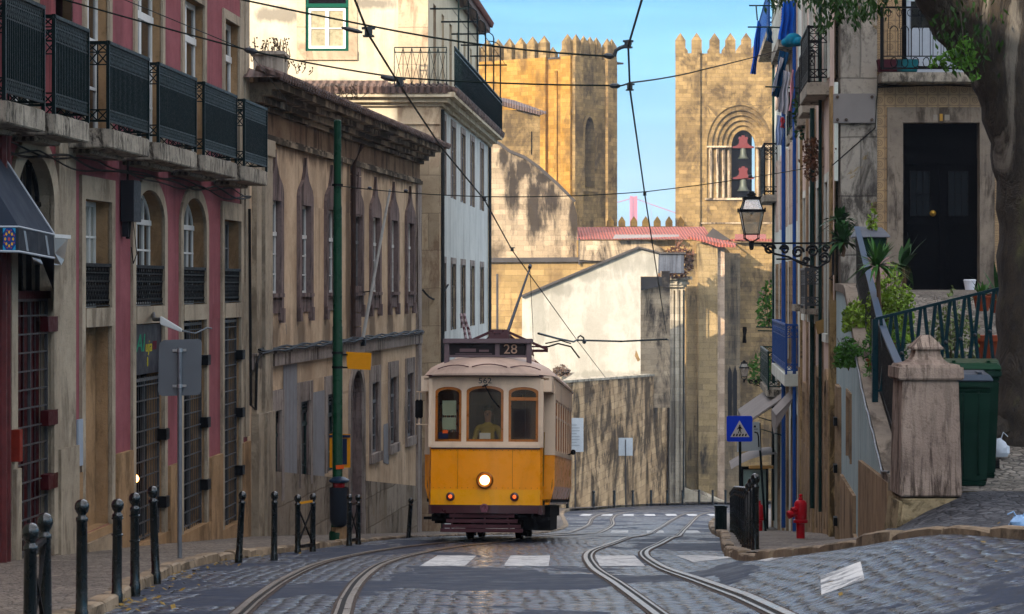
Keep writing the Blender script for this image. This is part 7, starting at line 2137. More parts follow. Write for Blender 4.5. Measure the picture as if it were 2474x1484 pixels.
mb = MB(); mb.box(-.80, -.55, .12, .14, 2.02, 2.24); mb.box(-.80, -.55, .12, .14, 2.28, 2.55); TB('window_notice', mb, plain('pale_green_paper', C('#a9b39a'), .7))
mb = MB(); mb.box(-.86, -.69, .06, .07, 1.85, 1.97); TB('dark_sticker', mb, plain('navy_sticker', C('#161a34'), .6))
mb = MB(); mb.box(-.79, -.69, .055, .06, 1.95, 2.01); TB('orange_sticker', mb, plain('orange_sticker', C('#d0541c'), .6))
mb = MB(); mb.box(-.11, .09, .06, .07, 1.85, 1.96); TB('paper_sheet', mb, plain('paper_white', C('#c9c3b4'), .8))
mb = MB(); mb.box(-.30, .20, .14, .40, 1.2, 1.72); mb.lathe((-.05, .28, 1.72), [(.10, 0), (.10, .10), (.02, .12)], 12); mb.tube([(-.05, .28, 1.84), (.10, .22, 1.84)], .02, 6); TB('controller', mb, M_UNDER)
mb = MB(); mb.tube([(.97, .55, .8), (.97, .55, 2.7)], .018, 8); mb.tube([(.62, 1.02, .8), (.62, 1.02, 2.7)], .018, 8); mb.tube([(1.0, .9, 1.0), (1.02, .9, 2.0)], .015, 6); TB('grab_pole', mb, plain('brass_pole', C('#a8803a'), .3, metal=.8))
mb = MB(); mb.box(1.0, 1.14, .22, .98, .38, .43); mb.box(1.0, 1.03, .2, 1.0, .40, .74); TB('step', mb, M_UNDER); mb = MB(); mb.box(-1.14, -1.0, .22, .98, .38, .43); TB('step', mb, M_UNDER)
# roof
mb = MB(); N, Q = 30, 16
rows = []
for i in range(N + 1):
    y = -.14 + 8.48 * i / N if i > 6 else [-.20, -.14, -.04, .12, .35, .65, 1.0][i]
    ye = min(y + .20, 8.34 - y + .05)
    f = math.sqrt(max(0, 1 - (1 - min(1, max(0.0, ye) / 1.25)) ** 2)) * .95 + .05
    hw = 1.24 if ye > .9 else .98 + .26 * math.sin(math.pi / 2 * max(0, ye) / .9)
    rows.append([(u_ * hw, y + (.16 * u_ * u_ if y < 1 else 0), 3.02 + .40 * (max(0, 1 - abs(u_) ** 2.3)) ** .62 * f) for u_ in [-1 + 2 * j / Q for j in range(Q + 1)]])
for r_ in rows: mb.v += [Vector(p) for p in r_]
for i in range(N):
    for j in range(Q): mb.f.append([i * (Q + 1) + j, i * (Q + 1) + j + 1, (i + 1) * (Q + 1) + j + 1, (i + 1) * (Q + 1) + j]); mb.mi.append(0)
mb.add([(p[0], p[1], 3.0) for p in rows[0]] + [p for p in rows[0]], [(j, j + 1, j + 2 + Q, j + 1 + Q) for j in range(Q)])
TB('roof', mb, M_ROOF, smooth=True, sharp=70)
mb = MB(); mb.box(-1.24, 1.24, .8, 7.4, 2.99, 3.03); TB('gutter', mb, M_ROOF)
mb = MB(); mb.hexa([(-.82, 1.7, 3.36), (.82, 1.7, 3.36), (.82, 6.9, 3.36), (-.82, 6.9, 3.36)], [(-.62, 2.0, 3.54), (.62, 2.0, 3.54), (.62, 6.6, 3.54), (-.62, 6.6, 3.54)]); TB('roof_deck', mb, M_ROOF, bevel=.04)
mb = MB()
for (a, b) in ((-.88, -.30), (-.24, .40), (.46, 1.0)):
    mb.tube([(x, -.16 + .22 * x * x, 3.16 + .045 * (1 - ((x - (a + b) / 2) / ((b - a) / 2)) ** 2) - .05 * x * x) for x in [a + (b - a) * i / 6 for i in range(7)]], .010, 5)
TB('roof_rail', mb, M_MARD)
# route box
mb = MB()
for x in (-.80, .72): mb.box(x, x + .09, .34, .46, 3.20, 3.70)
mb.box(.14, .22, .35, .45, 3.36, 3.62); mb.box(-.82, .83, .30, .52, 3.615, 3.70); mb.box(-.75, .75, .36, .46, 3.36, 3.40); mb.box(-.75, .75, .44, .48, 3.38, 3.65)
for s in (-.76, .77): mb.bar((s, .46, 3.62), (s, 1.5, 3.45), .03)
TB('route_box', mb, M_BOX, bevel=.008)
mb = MB(); mb.box(-.70, .14, .41, .43, 3.40, 3.615); mb.box(.22, .70, .41, .43, 3.40, 3.615); TB('route_blind', mb, plain('blind_dark', C('#2b2526'), .35, var=.3, scale=3))
text_mesh('route_number', '28', .25, lambda x, y, z: Vector((.42 + x, .405 - z, 3.505 + y)), plain('number_tan', C('#b0917a'), .6), tram, local=True, sx=1.05)
mb = MB(); mb.box(-.52, -.22, .400, .406, 3.46, 3.52); mb.box(-.16, .02, .400, .406, 3.46, 3.50); mb.box(-.60, .08, .400, .406, 3.415, 3.43); TB('faded_destination', mb, plain('faded_print', C('#6d5a5c'), .6))
# trolley gear on the roof
mb = MB(); mb.box(-.20, .20, 2.9, 3.3, 3.82, 4.05); mb.box(-.12, .12, 2.95, 3.25, 3.5, 3.85); TB('trolley_base', mb, M_MAR, bevel=.02)
mb = MB()
for s in (-1, 1):
    mb.bar((s * .18, 3.0, 4.0), (s * .95, 3.0, 3.66), .05); mb.bar((s * .18, 3.3, 3.95), (s * .60, 3.6, 3.60), .04)
mb.bar((-.95, 3.0, 3.72), (.95, 3.0, 3.72), .03); mb.bar((-.8, 3.05, 3.64), (.95, 3.05, 3.64), .05); mb.bar((-.5, 3.0, 3.66), (.1, 3.0, 3.9), .03)
mb.tube([(-.10, 3.0, 3.86), (-.08, 2.88, 3.98), (.02, 2.88, 3.98), (.04, 3.0, 3.86)], .012, 5)
TB('roof_linkage', mb, M_MARD)
mb = MB(); mb.tube([(.9, 3.0, 3.70), (1.15, 3.0, 3.78), (1.4, 3.0, 3.72), (1.55, 3.0, 3.52), (1.57, 3.0, 3.50)], .018, 6); mb.tube([(.9, 3.0, 3.78), (1.2, 3.0, 3.84), (1.4, 3.0, 3.78)], .014, 6); TB('collector_horn', mb, M_IRON)
mb = MB()
b_ = Vector((.10, 3.3, 3.9)); tp = Vector((.30, 7.2, 5.65))
mb.tube([b_, lerp3(b_, tp, .5), tp], [.035, .028, .02], 7); mb.tube([tp + Vector((0, -.06, 0)), tp + Vector((0, .1, .06))], .04, 6); TB('trolley_pole', mb, plain('pole_slate', C('#2c3340'), .5))
mb = MB(); mb.tube([tp, tp + Vector((.05, .3, -1.2)), (.35, 7.9, 3.4)], .006, 4); TB('trolley_rope', mb, M_IRON)
for q in (0, .10):
    mb = MB(); p0, p1 = Vector((-.42 + q, 1.2, 3.5)), Vector((-.62 + q * .6, 1.6, 4.25))
    for k in range(0, 14):
        mb.m = k % 2; mb.tube([lerp3(p0, p1, k / 14) + Vector((.008 * math.sin(k), 0, 0)), lerp3(p0, p1, (k + 1) / 14)], .028, 6)
    TB('striped_rod', mb, [M_MAR, plain('rod_pale', C('#8d7f80'), .6)])
# headlight, indicators
mb = MB(); mb.lathe((0, -.015, 1.10), [(.05, .06), (.155, .04), (.155, -.03), (.13, -.05), (.088, -.03), (.01, -.02)], 24, 'y'); hl = TB('headlight', mb, plain('dull_brass', C('#8a5418'), .35, metal=.5), smooth=True)
mb = MB(); mb.lathe((0, -.055, 1.10), [(.086, .005), (.078, -.012), (.045, -.028), (.005, -.034)], 20, 'y'); TB('lens', mb, emis('headlight_glow', (1, .60, .22, 1), 4.5), hl, smooth=True)
for x in (-.63, .54):
    mb = MB(); mb.lathe((x, TFr(x, 0).y - .01, .80), [(.08, .01), (.08, -.02), (.05, -.03), (.01, -.03)], 16, 'y'); il = TB('indicator', mb, M_MAR, smooth=True)
    mb = MB(); mb.lathe((x, TFr(x, 0).y - .035, .80), [(.038, 0), (.028, -.018), (.005, -.026)], 14, 'y'); TB('lens', mb, emis('indicator_glow', (1, .14, .02, 1), .3), il, smooth=True)
ll = bpy.data.lights.new('headlight_beam', 'SPOT'); ll.energy = 1.2; ll.color = (1, .72, .38); ll.spot_size = R(100); ll.shadow_soft_size = .1
lo = bpy.data.objects.new('headlight_beam', ll); COL.objects.link(lo); lo.parent = tram; lo.location = (0, -.25, 1.1); lo.rotation_euler = (R(90 - 8), 0, R(180))
# bumper, coupler, lifeguard, truck
mb = MB(); curved(mb, .50, .65, -.98, .98, w0=.07, w1=-.05)
for s in (-1, 1): mb.box(*sorted((s * .96, s * 1.04)), .1, .9, .48, .65)
TB('bumper', mb, M_MAR)
mb = MB(); mb.lathe((0, -.10, .60), [(.03, .02), (.075, .01), (.075, -.02), (.05, -.03), (.04, 0)], 14, 'y'); mb.box(-.05, .05, -.14, -.05, .52, .56); TB('coupler', mb, plain('worn_pink', C('#7d4f5a'), .5))
mb = MB()
for k, (z, hw) in enumerate(((.455, .52), (.36, .58), (.265, .64), (.19, .68))):
    mb.box(-hw - .12, hw + .02, -.02 - .02 * k, .02 - .02 * k, z - .033, z + .033)
for s in (-.55, .0, .40): mb.bar((s, .02, .50), (s * 1.15, -.0, .17), .03, .04)
TB('lifeguard', mb, M_MARD)
mb = MB(); mb.box(-.95, .95, .9, 7.2, .42, .64); mb.box(-.78, .78, 1.7, 5.6, .22, .45); mb.box(-1.05, -.6, 1.3, 2.0, .30, .5); mb.box(.62, 1.12, 1.2, 3.4, .18, .64); mb.box(-1.0, -.9, .3, 1.2, .35, .5); mb.bar((-.9, .3, .4), (.9, .3, .4), .06); TB('underframe', mb, M_UNDER)
for y in (2.3, 4.7):
    for s in (-1, 1):
        mb = MB(); mb.lathe((s * .47, y, .36), [(.05, -.07), (.33, -.07), (.36, -.05), (.36, .03), (.385, .045), (.385, .06), (.05, .06)], 24, 'x'); TB('wheel', mb, M_UNDER)
mb = MB(); mb.bar((-.30, 1.25, .42), (-.38, 1.9, .08), .12, .03); mb.bar((.60, 1.25, .42), (.60, 1.9, .08), .12, .03); TB('sand_pipe', mb, M_UNDER)
# mirror, wiper
mb = MB(); mb.hexa([(-1.33, .30, 2.22), (-1.17, .25, 2.22), (-1.17, .25, 2.58), (-1.33, .30, 2.58)], [(-1.31, .38, 2.25), (-1.19, .33, 2.25), (-1.19, .33, 2.55), (-1.31, .38, 2.55)]); mi_ = TB('mirror', mb, M_UNDER, bevel=.02)
mb = MB(); mb.tube([(-1.02, .2, 2.70), (-1.30, .3, 2.72)], .012, 6); mb.tube([(-1.02, .2, 2.10), (-1.30, .3, 2.12)], .012, 6); mb.tube([(-1.25, .3, 2.72), (-1.25, .3, 2.12)], .010, 6); TB('bracket', mb, M_CRM, mi_)
mb = MB(); mb.tube([(-.02, -.03, 2.84), (.12, -.03, 2.58), (.26, -.02, 2.42)], .010, 5); mb.tube([(-.06, -.03, 2.80), (.04, -.02, 2.84)], .016, 5); TB('wiper', mb, M_UNDER)
mb = MB(); mb.ball((1.32, 5.6, 1.72), .055, 6); mb.tube([(1.2, 5.6, 1.66), (1.36, 5.6, 1.72)], .015, 5); TB('side_mirror', mb, M_UNDER)

# driver: one continuous figure
def person_mesh(name, verts, edges, radii, mat, parent, local, root=0, sub=2):
    me = bpy.data.meshes.new(name + '_skeleton'); me.from_pydata([Vector(v) for v in verts], edges, [])
    ob = bpy.data.objects.new(name + '_skeleton', me); COL.objects.link(ob)
    md = ob.modifiers.new('skin', 'SKIN')
    for i, r in enumerate(radii):
        me.skin_vertices[0].data[i].radius = (r[0], r[1]) if isinstance(r, tuple) else (r, r)
        me.skin_vertices[0].data[i].use_root = (i == root)
    sb = ob.modifiers.new('sub', 'SUBSURF'); sb.levels = sub; sb.render_levels = sub
    dg = bpy.context.evaluated_depsgraph_get(); ev = ob.evaluated_get(dg)
    m2 = bpy.data.meshes.new_from_object(ev)
    b = MB(); b.add([v.co.copy() for v in m2.vertices], [tuple(p.vertices) for p in m2.polygons])
    bpy.data.objects.remove(ob); bpy.data.meshes.remove(me)
    return b, m2
dv = thing('person', 'tram driver in a yellow shirt standing behind the middle front window', 'person', (0, 0, 0))
dv.parent = None
px_, py_ = -.02, .78
vs = [(px_, py_, 1.62), (px_, py_, 1.85), (px_, py_, 2.05), (px_, py_, 2.17), (px_, py_ - .01, 2.24), (px_, py_ - .02, 2.32), (px_, py_ - .01, 2.42),
      (px_ - .19, py_, 2.08), (px_ - .25, py_ - .05, 1.83), (px_ - .16, py_ - .28, 1.80), (px_ - .10, py_ - .36, 1.82),
      (px_ + .19, py_, 2.08), (px_ + .25, py_ - .05, 1.83), (px_ + .17, py_ - .28, 1.80), (px_ + .11, py_ - .36, 1.82),
      (px_ - .10, py_, 1.5), (px_ - .11, py_ + .0, 1.15), (px_ - .11, py_, .80), (px_ + .10, py_, 1.5), (px_ + .11, py_, 1.15), (px_ + .11, py_, .80), (px_ - .11, py_ - .16, .79), (px_ + .11, py_ - .16, .79)]
es = [(0, 1), (1, 2), (2, 3), (3, 4), (4, 5), (5, 6), (2, 7), (7, 8), (8, 9), (9, 10), (2, 11), (11, 12), (12, 13), (13, 14), (0, 15), (15, 16), (16, 17), (0, 18), (18, 19), (19, 20), (17, 21), (20, 22)]
rd = [(.15, .11), (.15, .10), (.15, .10), .055, .06, (.078, .09), (.07, .08), .065, .045, .035, .028, .065, .045, .035, .028, .085, .06, .04, .085, .06, .04, .035, .035]
b, m2 = person_mesh('driver', vs, es, rd, None, None, True)
M_SKIN = plain('skin', C('#9a6a50'), .6); M_SHIRT = plain('yellow_shirt', C('#a88a2a'), .8, var=.15); M_TROU = plain('dark_trousers', C('#15171c'), .8)
b.mi = []
for p in b.f:
    z = sum(b.v[i].z for i in p) / len(p); y = sum(b.v[i].y for i in p) / len(p)
    b.mi.append(0 if z > 2.18 or (y < py_ - .20 and z > 1.6) else (1 if z > 1.55 else 2))
dv.location = tram.location; dv.rotation_euler = tram.rotation_euler
body = b.build('body', [M_SKIN, M_SHIRT, M_TROU], dv, local=True, smooth=True, sharp=180)
mb = MB(); mb.ball((px_, py_ + .02, 2.42), .098, 10, .8); mb.build('hair', plain('dark_hair', C('#181210'), .8), dv, local=True, smooth=True)
mb = MB()
for s in (-1, 1): mb.ball((px_ + s * .03, py_ - .105, 2.345), .011, 5); mb.ball((px_ + s * .085, py_ - .0, 2.33), .022, 5)
mb.hexa([(px_ - .012, py_ - .10, 2.34), (px_ + .012, py_ - .10, 2.34), (px_ + .012, py_ - .06, 2.34), (px_ - .012, py_ - .06, 2.34)], [(px_ - .016, py_ - .125, 2.30), (px_ + .016, py_ - .125, 2.30), (px_ + .016, py_ - .06, 2.295), (px_ - .016, py_ - .06, 2.295)])
mb.build('face', plain('skin_dark', C('#6b4434'), .6), dv, local=True)
# ------------------------------------------------------------------ street furniture, wires
def bollard_mesh():
    mb = MB(); mb.lathe((0, 0, 0), [(.052, -.15), (.052, .0), (.045, .02), (.041, .70), (.046, .705), (.046, .73), (.032, .745), (.030, .755), (.044, .775), (.054, .80), (.056, .82), (.050, .845), (.034, .865), (.01, .875)], 18)
    return mb
def put_bollard(proto, xt, yt, xb, yb, Y, z=None, lab='', group='', H=.875):
    base = W(xb, yb, Y); zb_ = z if z is not None else base.z
    top = W(xt, yt, Y)
    o = proto[0] if not proto[1] else copy_tree(proto[0], loc=(0, 0, 0)); proto[1] = True
    o.location = (base.x, Y, zb_)
    d = Vector((top.x - base.x, 0, top.z - zb_)); o.scale = (1, 1, d.length / H)
    o.rotation_euler = (0, math.atan2(d.x, d.z), 0)
    tag(o, lab, 'bollard', group); return o
pb_ = [bollard_mesh().build('bollard', M_BOL, origin=(0, 0, 0), smooth=True, sharp=50), False]
GL = 'black ball-topped bollards along the left pavement'
put_bollard(pb_, 198, 1206, 197, 1479, 18.5, None, 'stout ball topped bollard right of the nearest crossed barrier', GL)
b3 = put_bollard(pb_, 284, 1205, 282, 1435, 21.4, None, 'ringed ball topped bollard second from the nearest barrier', GL)
b4 = put_bollard(pb_, 325, 1190, 326, 1412, 23.2, None, 'ringed bollard just left of the one tilting beside the kerb', GL)
put_bollard(pb_, 368, 1174, 376, 1384, 26.0, None, 'bollard tilting left, last before the back-turned road sign', GL)
put_bollard(pb_, 586, 1187, 577, 1341, 33.0, None, 'bollard leaning right in front of the pink building corner', GL)
put_bollard(pb_, 663, 1187, 662, 1338, 34.0, None, 'upright bollard between the leaning one and the taped barrier', GL)
put_bollard(pb_, 993, 1203, 986, 1303, 48.5, None, 'thin bollard leaning right close to the tram front', GL)
for b_, hs in ((b3, (.70, .55)), (b4, (.66, .42))):
    for h in hs:
        mb = MB(); mb.lathe((0, 0, h * 1.0), [(.042, -.012), (.052, -.012), (.052, .0), (.042, .004)], 14)
        o = mb.build('ring', M_BOL, None, origin=(0, 0, 0)); o.parent = b_; o.location = (0, 0, 0)
def barrier(lab, p, q, tape=False):
    (xa, ya, xa2, ya2, Ya), (xb, yb, xb2, yb2, Yb) = p, q
    A0, A1, B0, B1 = W(xa2, ya2, Ya), W(xa, ya, Ya), W(xb2, yb2, Yb), W(xb, yb, Yb)
    t = thing('crossed_barrier', lab, 'barrier', A0, 'crossed barriers along the left pavement')
    for a0, a1 in ((A0, A1), (B0, B1)):
        mb = bollard_mesh(); s = (a1 - a0).z / .875
        mb.v = [Vector((a0.x + v.x + (a1 - a0).x * v.z / .875, a0.y + v.y, a0.z + v.z * s)) for v in mb.v]; mb.build('post', M_BOL, t, smooth=True, sharp=50)
    mb = MB(); l = lambda P0, P1, f: lerp3(P0, P1, f)
    mb.bar(l(A0, A1, .08), l(B0, B1, .78), .022); mb.bar(l(A0, A1, .78) + Vector((0, .02, 0)), l(B0, B1, .08) + Vector((0, .02, 0)), .022); mb.bar(l(A0, A1, .06), l(B0, B1, .06), .05)
    if not tape: mb.bar(l(A0, A1, .80), l(B0, B1, .80), .03)
    mb.build('cross_bars', M_IRONB, t)
    if tape:
        mb = MB(); mb.bar(l(A0, A1, .84), l(B0, B1, .86), .012, .035); mb.build('yellow_tape', plain('yellow_tape', C('#c98a10'), .5), t)
barrier('nearest crossed barrier of two ball topped posts at the bottom left corner', (74, 1263, 72, 1605, 15.4), (108, 1239, 110, 1560, 16.6))
barrier('crossed barrier with yellow tape tied between its posts', (719, 1195, 719, 1329, 37.6), (756, 1192, 755, 1324, 38.4), True)
barrier('crossed barrier right behind the litter bin', (844, 1194, 843, 1312, 42.0), (865, 1195, 865, 1310, 42.8))
# right row of bollards
proto = [bollard_mesh().build('bollard', M_BOL, origin=(0, 0, 0), smooth=True, sharp=50), False]
NB = 15
ordn = ['nearest', 'second', 'third', 'fourth', 'fifth', 'sixth', 'seventh', 'eighth', 'ninth', 'tenth', 'eleventh', 'twelfth', 'thirteenth', 'fourteenth', 'farthest']
for i in range(NB):
    f = i / (NB - 1); Y = 30 + 25 * f ** .95; x = 1824 + (1767 - 1824) * ((1 - 30 / Y) / (1 - 30 / 55))
    X = (x - CX) / FD * Y; z = g(X, Y) + .09
    o = proto[0] if i == 0 else copy_tree(proto[0], loc=(0, 0, 0))
    o.location = (X, Y, z); o.scale = (1.05, 1.05, 1.06)
    tag(o, '%s green bollard in the dense row along the right kerb' % ordn[i], 'bollard', 'green bollards along the right kerb')
# low green boxes at its far end
for i, (X, Y, lab) in enumerate(((4.85, 57.5, 'low dark green street box at the far end of the bollard row, nearer one'), (5.1, 59.6, 'low dark green street box at the far end of the bollard row, rear one'))):
    t = thing('street_box', lab, 'street box', (X, Y, g(X, Y) + .09), 'low green street boxes')
    mb = MB(); z = g(X, Y) + .05; mb.box(X - .10, X + .10, Y - .1, Y + .1, z, z + .62); mb.build('box', M_IRON, t, bevel=.01)
    mb = MB(); mb.box(X - .12, X + .12, Y - .12, Y + .12, z + .62, z + .66)
    for k in range(3): mb.box(X - .10 + k * .08, X - .06 + k * .08, Y - .115, Y - .1, z + .08, z + .56)
    mb.build('lid', M_IRON, t)
# hydrants
def hydrant(lab, X, Y, s):
    z = g(X, Y) + .09
    t = thing('fire_hydrant', lab, 'fire hydrant', (X, Y, z), 'red fire hydrants'); M = plain('hydrant_red', C('#a80f1c'), .35, var=.2, scale=8)
    c = Vector((X, Y, z))
    mb = MB(); mb.lathe(c, [(.075 * s, -.05), (.075 * s, .27 * s), (.13 * s, .28 * s), (.13 * s, .33 * s), (.10 * s, .34 * s), (.115 * s, .40 * s), (.115 * s, .62 * s), (.09 * s, .66 * s), (.07 * s, .68 * s), (.02 * s, .685 * s)], 14); mb.build('barrel', M, t, smooth=True, sharp=40)
    mb = MB(); mb.lathe(c, [(.04 * s, .67 * s), (.045 * s, .70 * s), (.02 * s, .74 * s), (.035 * s, .75 * s), (.03 * s, .78 * s), (.01 * s, .79 * s)], 10); mb.build('bonnet', M, t)
    for (dx, dz, r) in ((-1, .47, .06), (-.7, .55, .045)):
        mb = MB(); mb.tube([c + Vector((0, -.02, dz * s)), c + Vector((dx * .17 * s, -.08 * s, (dz - .03) * s))], r * s, 10); mb.tube([c + Vector((dx * .17 * s, -.08 * s, (dz - .03) * s)), c + Vector((dx * .23 * s, -.10 * s, (dz - .05) * s))], r * 1.25 * s, 8); mb.build('outlet', M, t)
hydrant('red fire hydrant standing before the house wall, nearer and larger one', 5.12, 43.6, 1.0)
hydrant('red fire hydrant farther down the pavement beside the sign pole', 6.45, 64.0, 1.0)
# signs
def pxl(mb, pts, Y, th=.01, dy=0): mb.prism([W(x, y, Y) + Vector((0, dy, 0)) for x, y in pts], (0, th, 0))
Yz = 57.0
zs_ = thing('crossing_sign', 'blue square pedestrian crossing sign on a pole behind the green bollards', 'sign', W(1787, 1290, Yz))
mb = MB(); pxl(mb, [(1755, 1008), (1758, 1005), (1814, 1005), (1817, 1008), (1817, 1064), (1814, 1067), (1758, 1067), (1755, 1064)], Yz, .02); mb.build('plate', plain('sign_blue', C('#0a39c4'), .35), zs_)
M_SGW = plain('sign_white', C('#b9b9b4'), .5)
mb = MB(); pxl(mb, [(1786, 1016), (1764, 1056), (1810, 1056)], Yz, .005, -.006); pc = mb.build('triangle', M_SGW, zs_)
mb = MB(); q = lambda pts: pxl(mb, pts, Yz, .004, -.011)
q([(1785, 1026), (1788, 1026), (1788.5, 1029.5), (1784.5, 1029.5)]); q([(1783.5, 1030), (1789.5, 1030), (1788.5, 1039), (1784.5, 1039)]); q([(1783.8, 1031), (1779.8, 1037), (1781.4, 1038), (1785, 1034)]); q([(1789, 1031), (1793, 1036), (1792, 1037.5), (1788, 1034)])
q([(1784.5, 1039), (1782, 1047), (1784, 1047), (1787, 1040)]); q([(1786, 1039), (1789, 1047), (1791, 1047), (1788.5, 1039)])
for k in range(5): x = 1770 + k * 7.2; q([(x + 1.5, 1048), (x + 5, 1048), (x + 3.6, 1054), (x - .4, 1054)])
mb.build('pedestrian_figure', plain('sign_black', C('#15151a'), .6), pc)
mb = MB(); mb.tube([W(1787, 1010, Yz + .05), W(1788, 1290, Yz + .05)], .032, 10); mb.build('pole', M_IRON, zs_)
Yd = 62.0
ds = thing('direction_sign', 'pale grey direction sign with curved black arrow behind the blue sign', 'sign', W(1849, 1285, Yd))
mb = MB(); pxl(mb, [(1780, 1022), (1834, 1019), (1837, 1088), (1780, 1092)], Yd, .02); mb.build('plate', plain('sign_grey', C('#9aa3a4'), .5, var=.08), ds)
mb = MB(); pts = [W(1822, 1044, Yd - .012), W(1829, 1046, Yd - .012), W(1831.5, 1054, Yd - .012), W(1832.5, 1080, Yd - .012)]; mb.tube(pts, .018, 5); mb.build('arrow', plain('sign_black', C('#15151a'), .6), ds)
mb = MB(); pxl(mb, [(1821, 1028), (1825, 1028), (1826, 1033), (1820, 1033)], Yd, .004, -.008); pxl(mb, [(1821, 1036), (1830, 1036), (1830, 1037.5), (1821, 1037.5)], Yd, .004, -.008); mb.build('print', plain('sign_black', C('#15151a'), .6), ds)
mb = MB(); mb.tube([W(1834, 1022, Yd + .05), W(1836, 1090, Yd + .05), W(1849, 1285, Yd + .05)], .03, 8); mb.build('pole', M_IRON, ds)
# back-turned sign on the left
Yt = 31.8
bs = thing('road_sign', 'grey rounded road sign seen from behind before the barred gates', 'sign', W(434, 1345, Yt))
mb = MB(); mb.prism([W(x, y, Yt) for x, y in ((384, 836), (386, 828), (396, 822), (476, 819), (484, 822), (487, 830), (485, 945), (482, 952), (474, 955), (392, 957), (385, 953), (382, 945))], (0, .012, 0)); mb.build('plate', plain('galvanised_back', C('#62686e'), .45, metal=.3, var=.1, scale=3), bs)
mb = MB(); mb.tube([W(434, 841, Yt - .045), W(434, 1348, Yt - .045)], .030, 12); mb.build('pole', plain('galvanised_pole', C('#7b8086'), .4, metal=.6, var=.2), bs)
mb = MB()
for y in (846, 932): mb.bar(W(417, y + 1, Yt - .02), W(450, y, Yt - .02), .02, .03); mb.lathe(W(434, y + 5, Yt - .045), [(.034, 0), (.036, 0), (.036, .045), (.034, .045)], 12)
mb.build('clamp', plain('bright_clamp', C('#b4b7ba'), .3, metal=.8), bs)
# green pole with bin
Yp = 43.5
gp_ = thing('overhead_pole', 'tall dark green steel pole carrying the tram span wires', 'pole', W(815, 1303, Yp))
c = W(815, 1303, Yp)
def zz(y): return ZZ(y, Yp) - c.z
mb = MB(); mb.lathe(c, [(.15, -.1), (.15, .12), (.12, .16), (.10, .5), (.09, .52), (.09, zz(790)), (.082, zz(788)), (.078, zz(503)), (.072, zz(498)), (.066, zz(292)), (.05, zz(290)), (.01, zz(289.5))], 18); mb.build('shaft', plain('pole_green', C('#0b3a24'), .32, var=.3, scale=3, dirt=C('#101a18'), dirt_amt=.6), gp_, smooth=True, sharp=40)
mb = MB()
for y in (855, 890, 450): mb.lathe(c + Vector((0, 0, zz(y))), [(.085, 0), (.1, 0), (.1, .04), (.085, .04)], 16)
mb.build('collar', M_IRONB, gp_)
mb = MB(); mb.bar(c + Vector((-.02, -.10, zz(1128))), c + Vector((.12, -.10, zz(1127))), .01, .07); mb.build('orange_sticker', plain('orange_sticker', C('#d0541c'), .6), gp_)
mb = MB(); mb.lathe(W(818, 1300, Yp), [(.14, -.1), (.15, .02), (.14, .2), (.02, .22)], 10); mb.build('stone_foot', M_STONEY, gp_)
lb = thing('litter_bin', 'dark rounded litter bin strapped to the foot of the green pole', 'litter bin', W(820, 1270, Yp) + Vector((0, -.2, 0)))
c2 = W(820, 1270, Yp) + Vector((0, -.12, 0))
mb = MB(); mb.lathe(c2, [(.10, 0), (.145, .05), (.165, .12), (.17, .60), (.172, .69), (.15, .69), (.14, .60), (.02, .5)], 20); mb.build('body', plain('bin_charcoal', C('#1a2028'), .45, var=.15), lb, smooth=True, sharp=40)
mb = MB(); mb.lathe(c2 + Vector((0, 0, .77)), [(.15, 0), (.18, .02), (.18, .05), (.10, .10), (.02, .11)], 20); mb.build('hood', plain('bin_hood_blue', C('#16283a'), .35), lb, smooth=True, sharp=40)
mb = MB(); mb.lathe(c2 + Vector((0, 0, .69)), [(.10, 0), (.11, .08), (.02, .08)], 14); mb.build('red_band', plain('bin_red', C('#8a1414'), .5), lb)
yb_ = thing('yellow_sign', 'small yellow metal sign fixed to the green pole', 'sign', W(867, 893, Yp))
mb = MB(); mb.prism([W(x, y, Yp - .02) for x, y in ((836, 850), (897, 853), (895, 894), (838, 891))], (0, .02, 0)); mb.build('plate', plain('sign_yellow', C('#d08a06'), .5, var=.1), yb_)
mb = MB(); mb.bar(W(822, 857, Yp), W(840, 857, Yp - .01), .03); mb.bar(W(822, 888, Yp), W(840, 888, Yp - .01), .03); mb.build('clamp', M_IRONB, yb_)
ib = thing('notice_board', 'blue and yellow framed notice behind the green pole', 'notice', W(820, 1130, 44.6))
mb = MB(); mb.box(W(796, 0, 44.6).x, W(846, 0, 44.6).x, 44.6, 44.64, ZZ(1130, 44.6), ZZ(1049, 44.6)); mb.build('frame', plain('sign_yellow', C('#d08a06'), .5, var=.1), ib)
mb = MB(); mb.box(W(804, 0, 44.59).x, W(838, 0, 44.59).x, 44.58, 44.6, ZZ(1122, 44.6), ZZ(1060, 44.6)); mb.box(W(796, 0, 44.6).x, W(846, 0, 44.6).x, 44.575, 44.6, ZZ(1057, 44.6), ZZ(1051, 44.6)); mb.build('panel', plain('navy_panel', C('#17243f'), .5), ib)
mb = MB(); mb.tube([W(820, 1130, 44.65), W(820, 1300, 44.65)], .03, 6); mb.build('post', M_IRONB, ib)
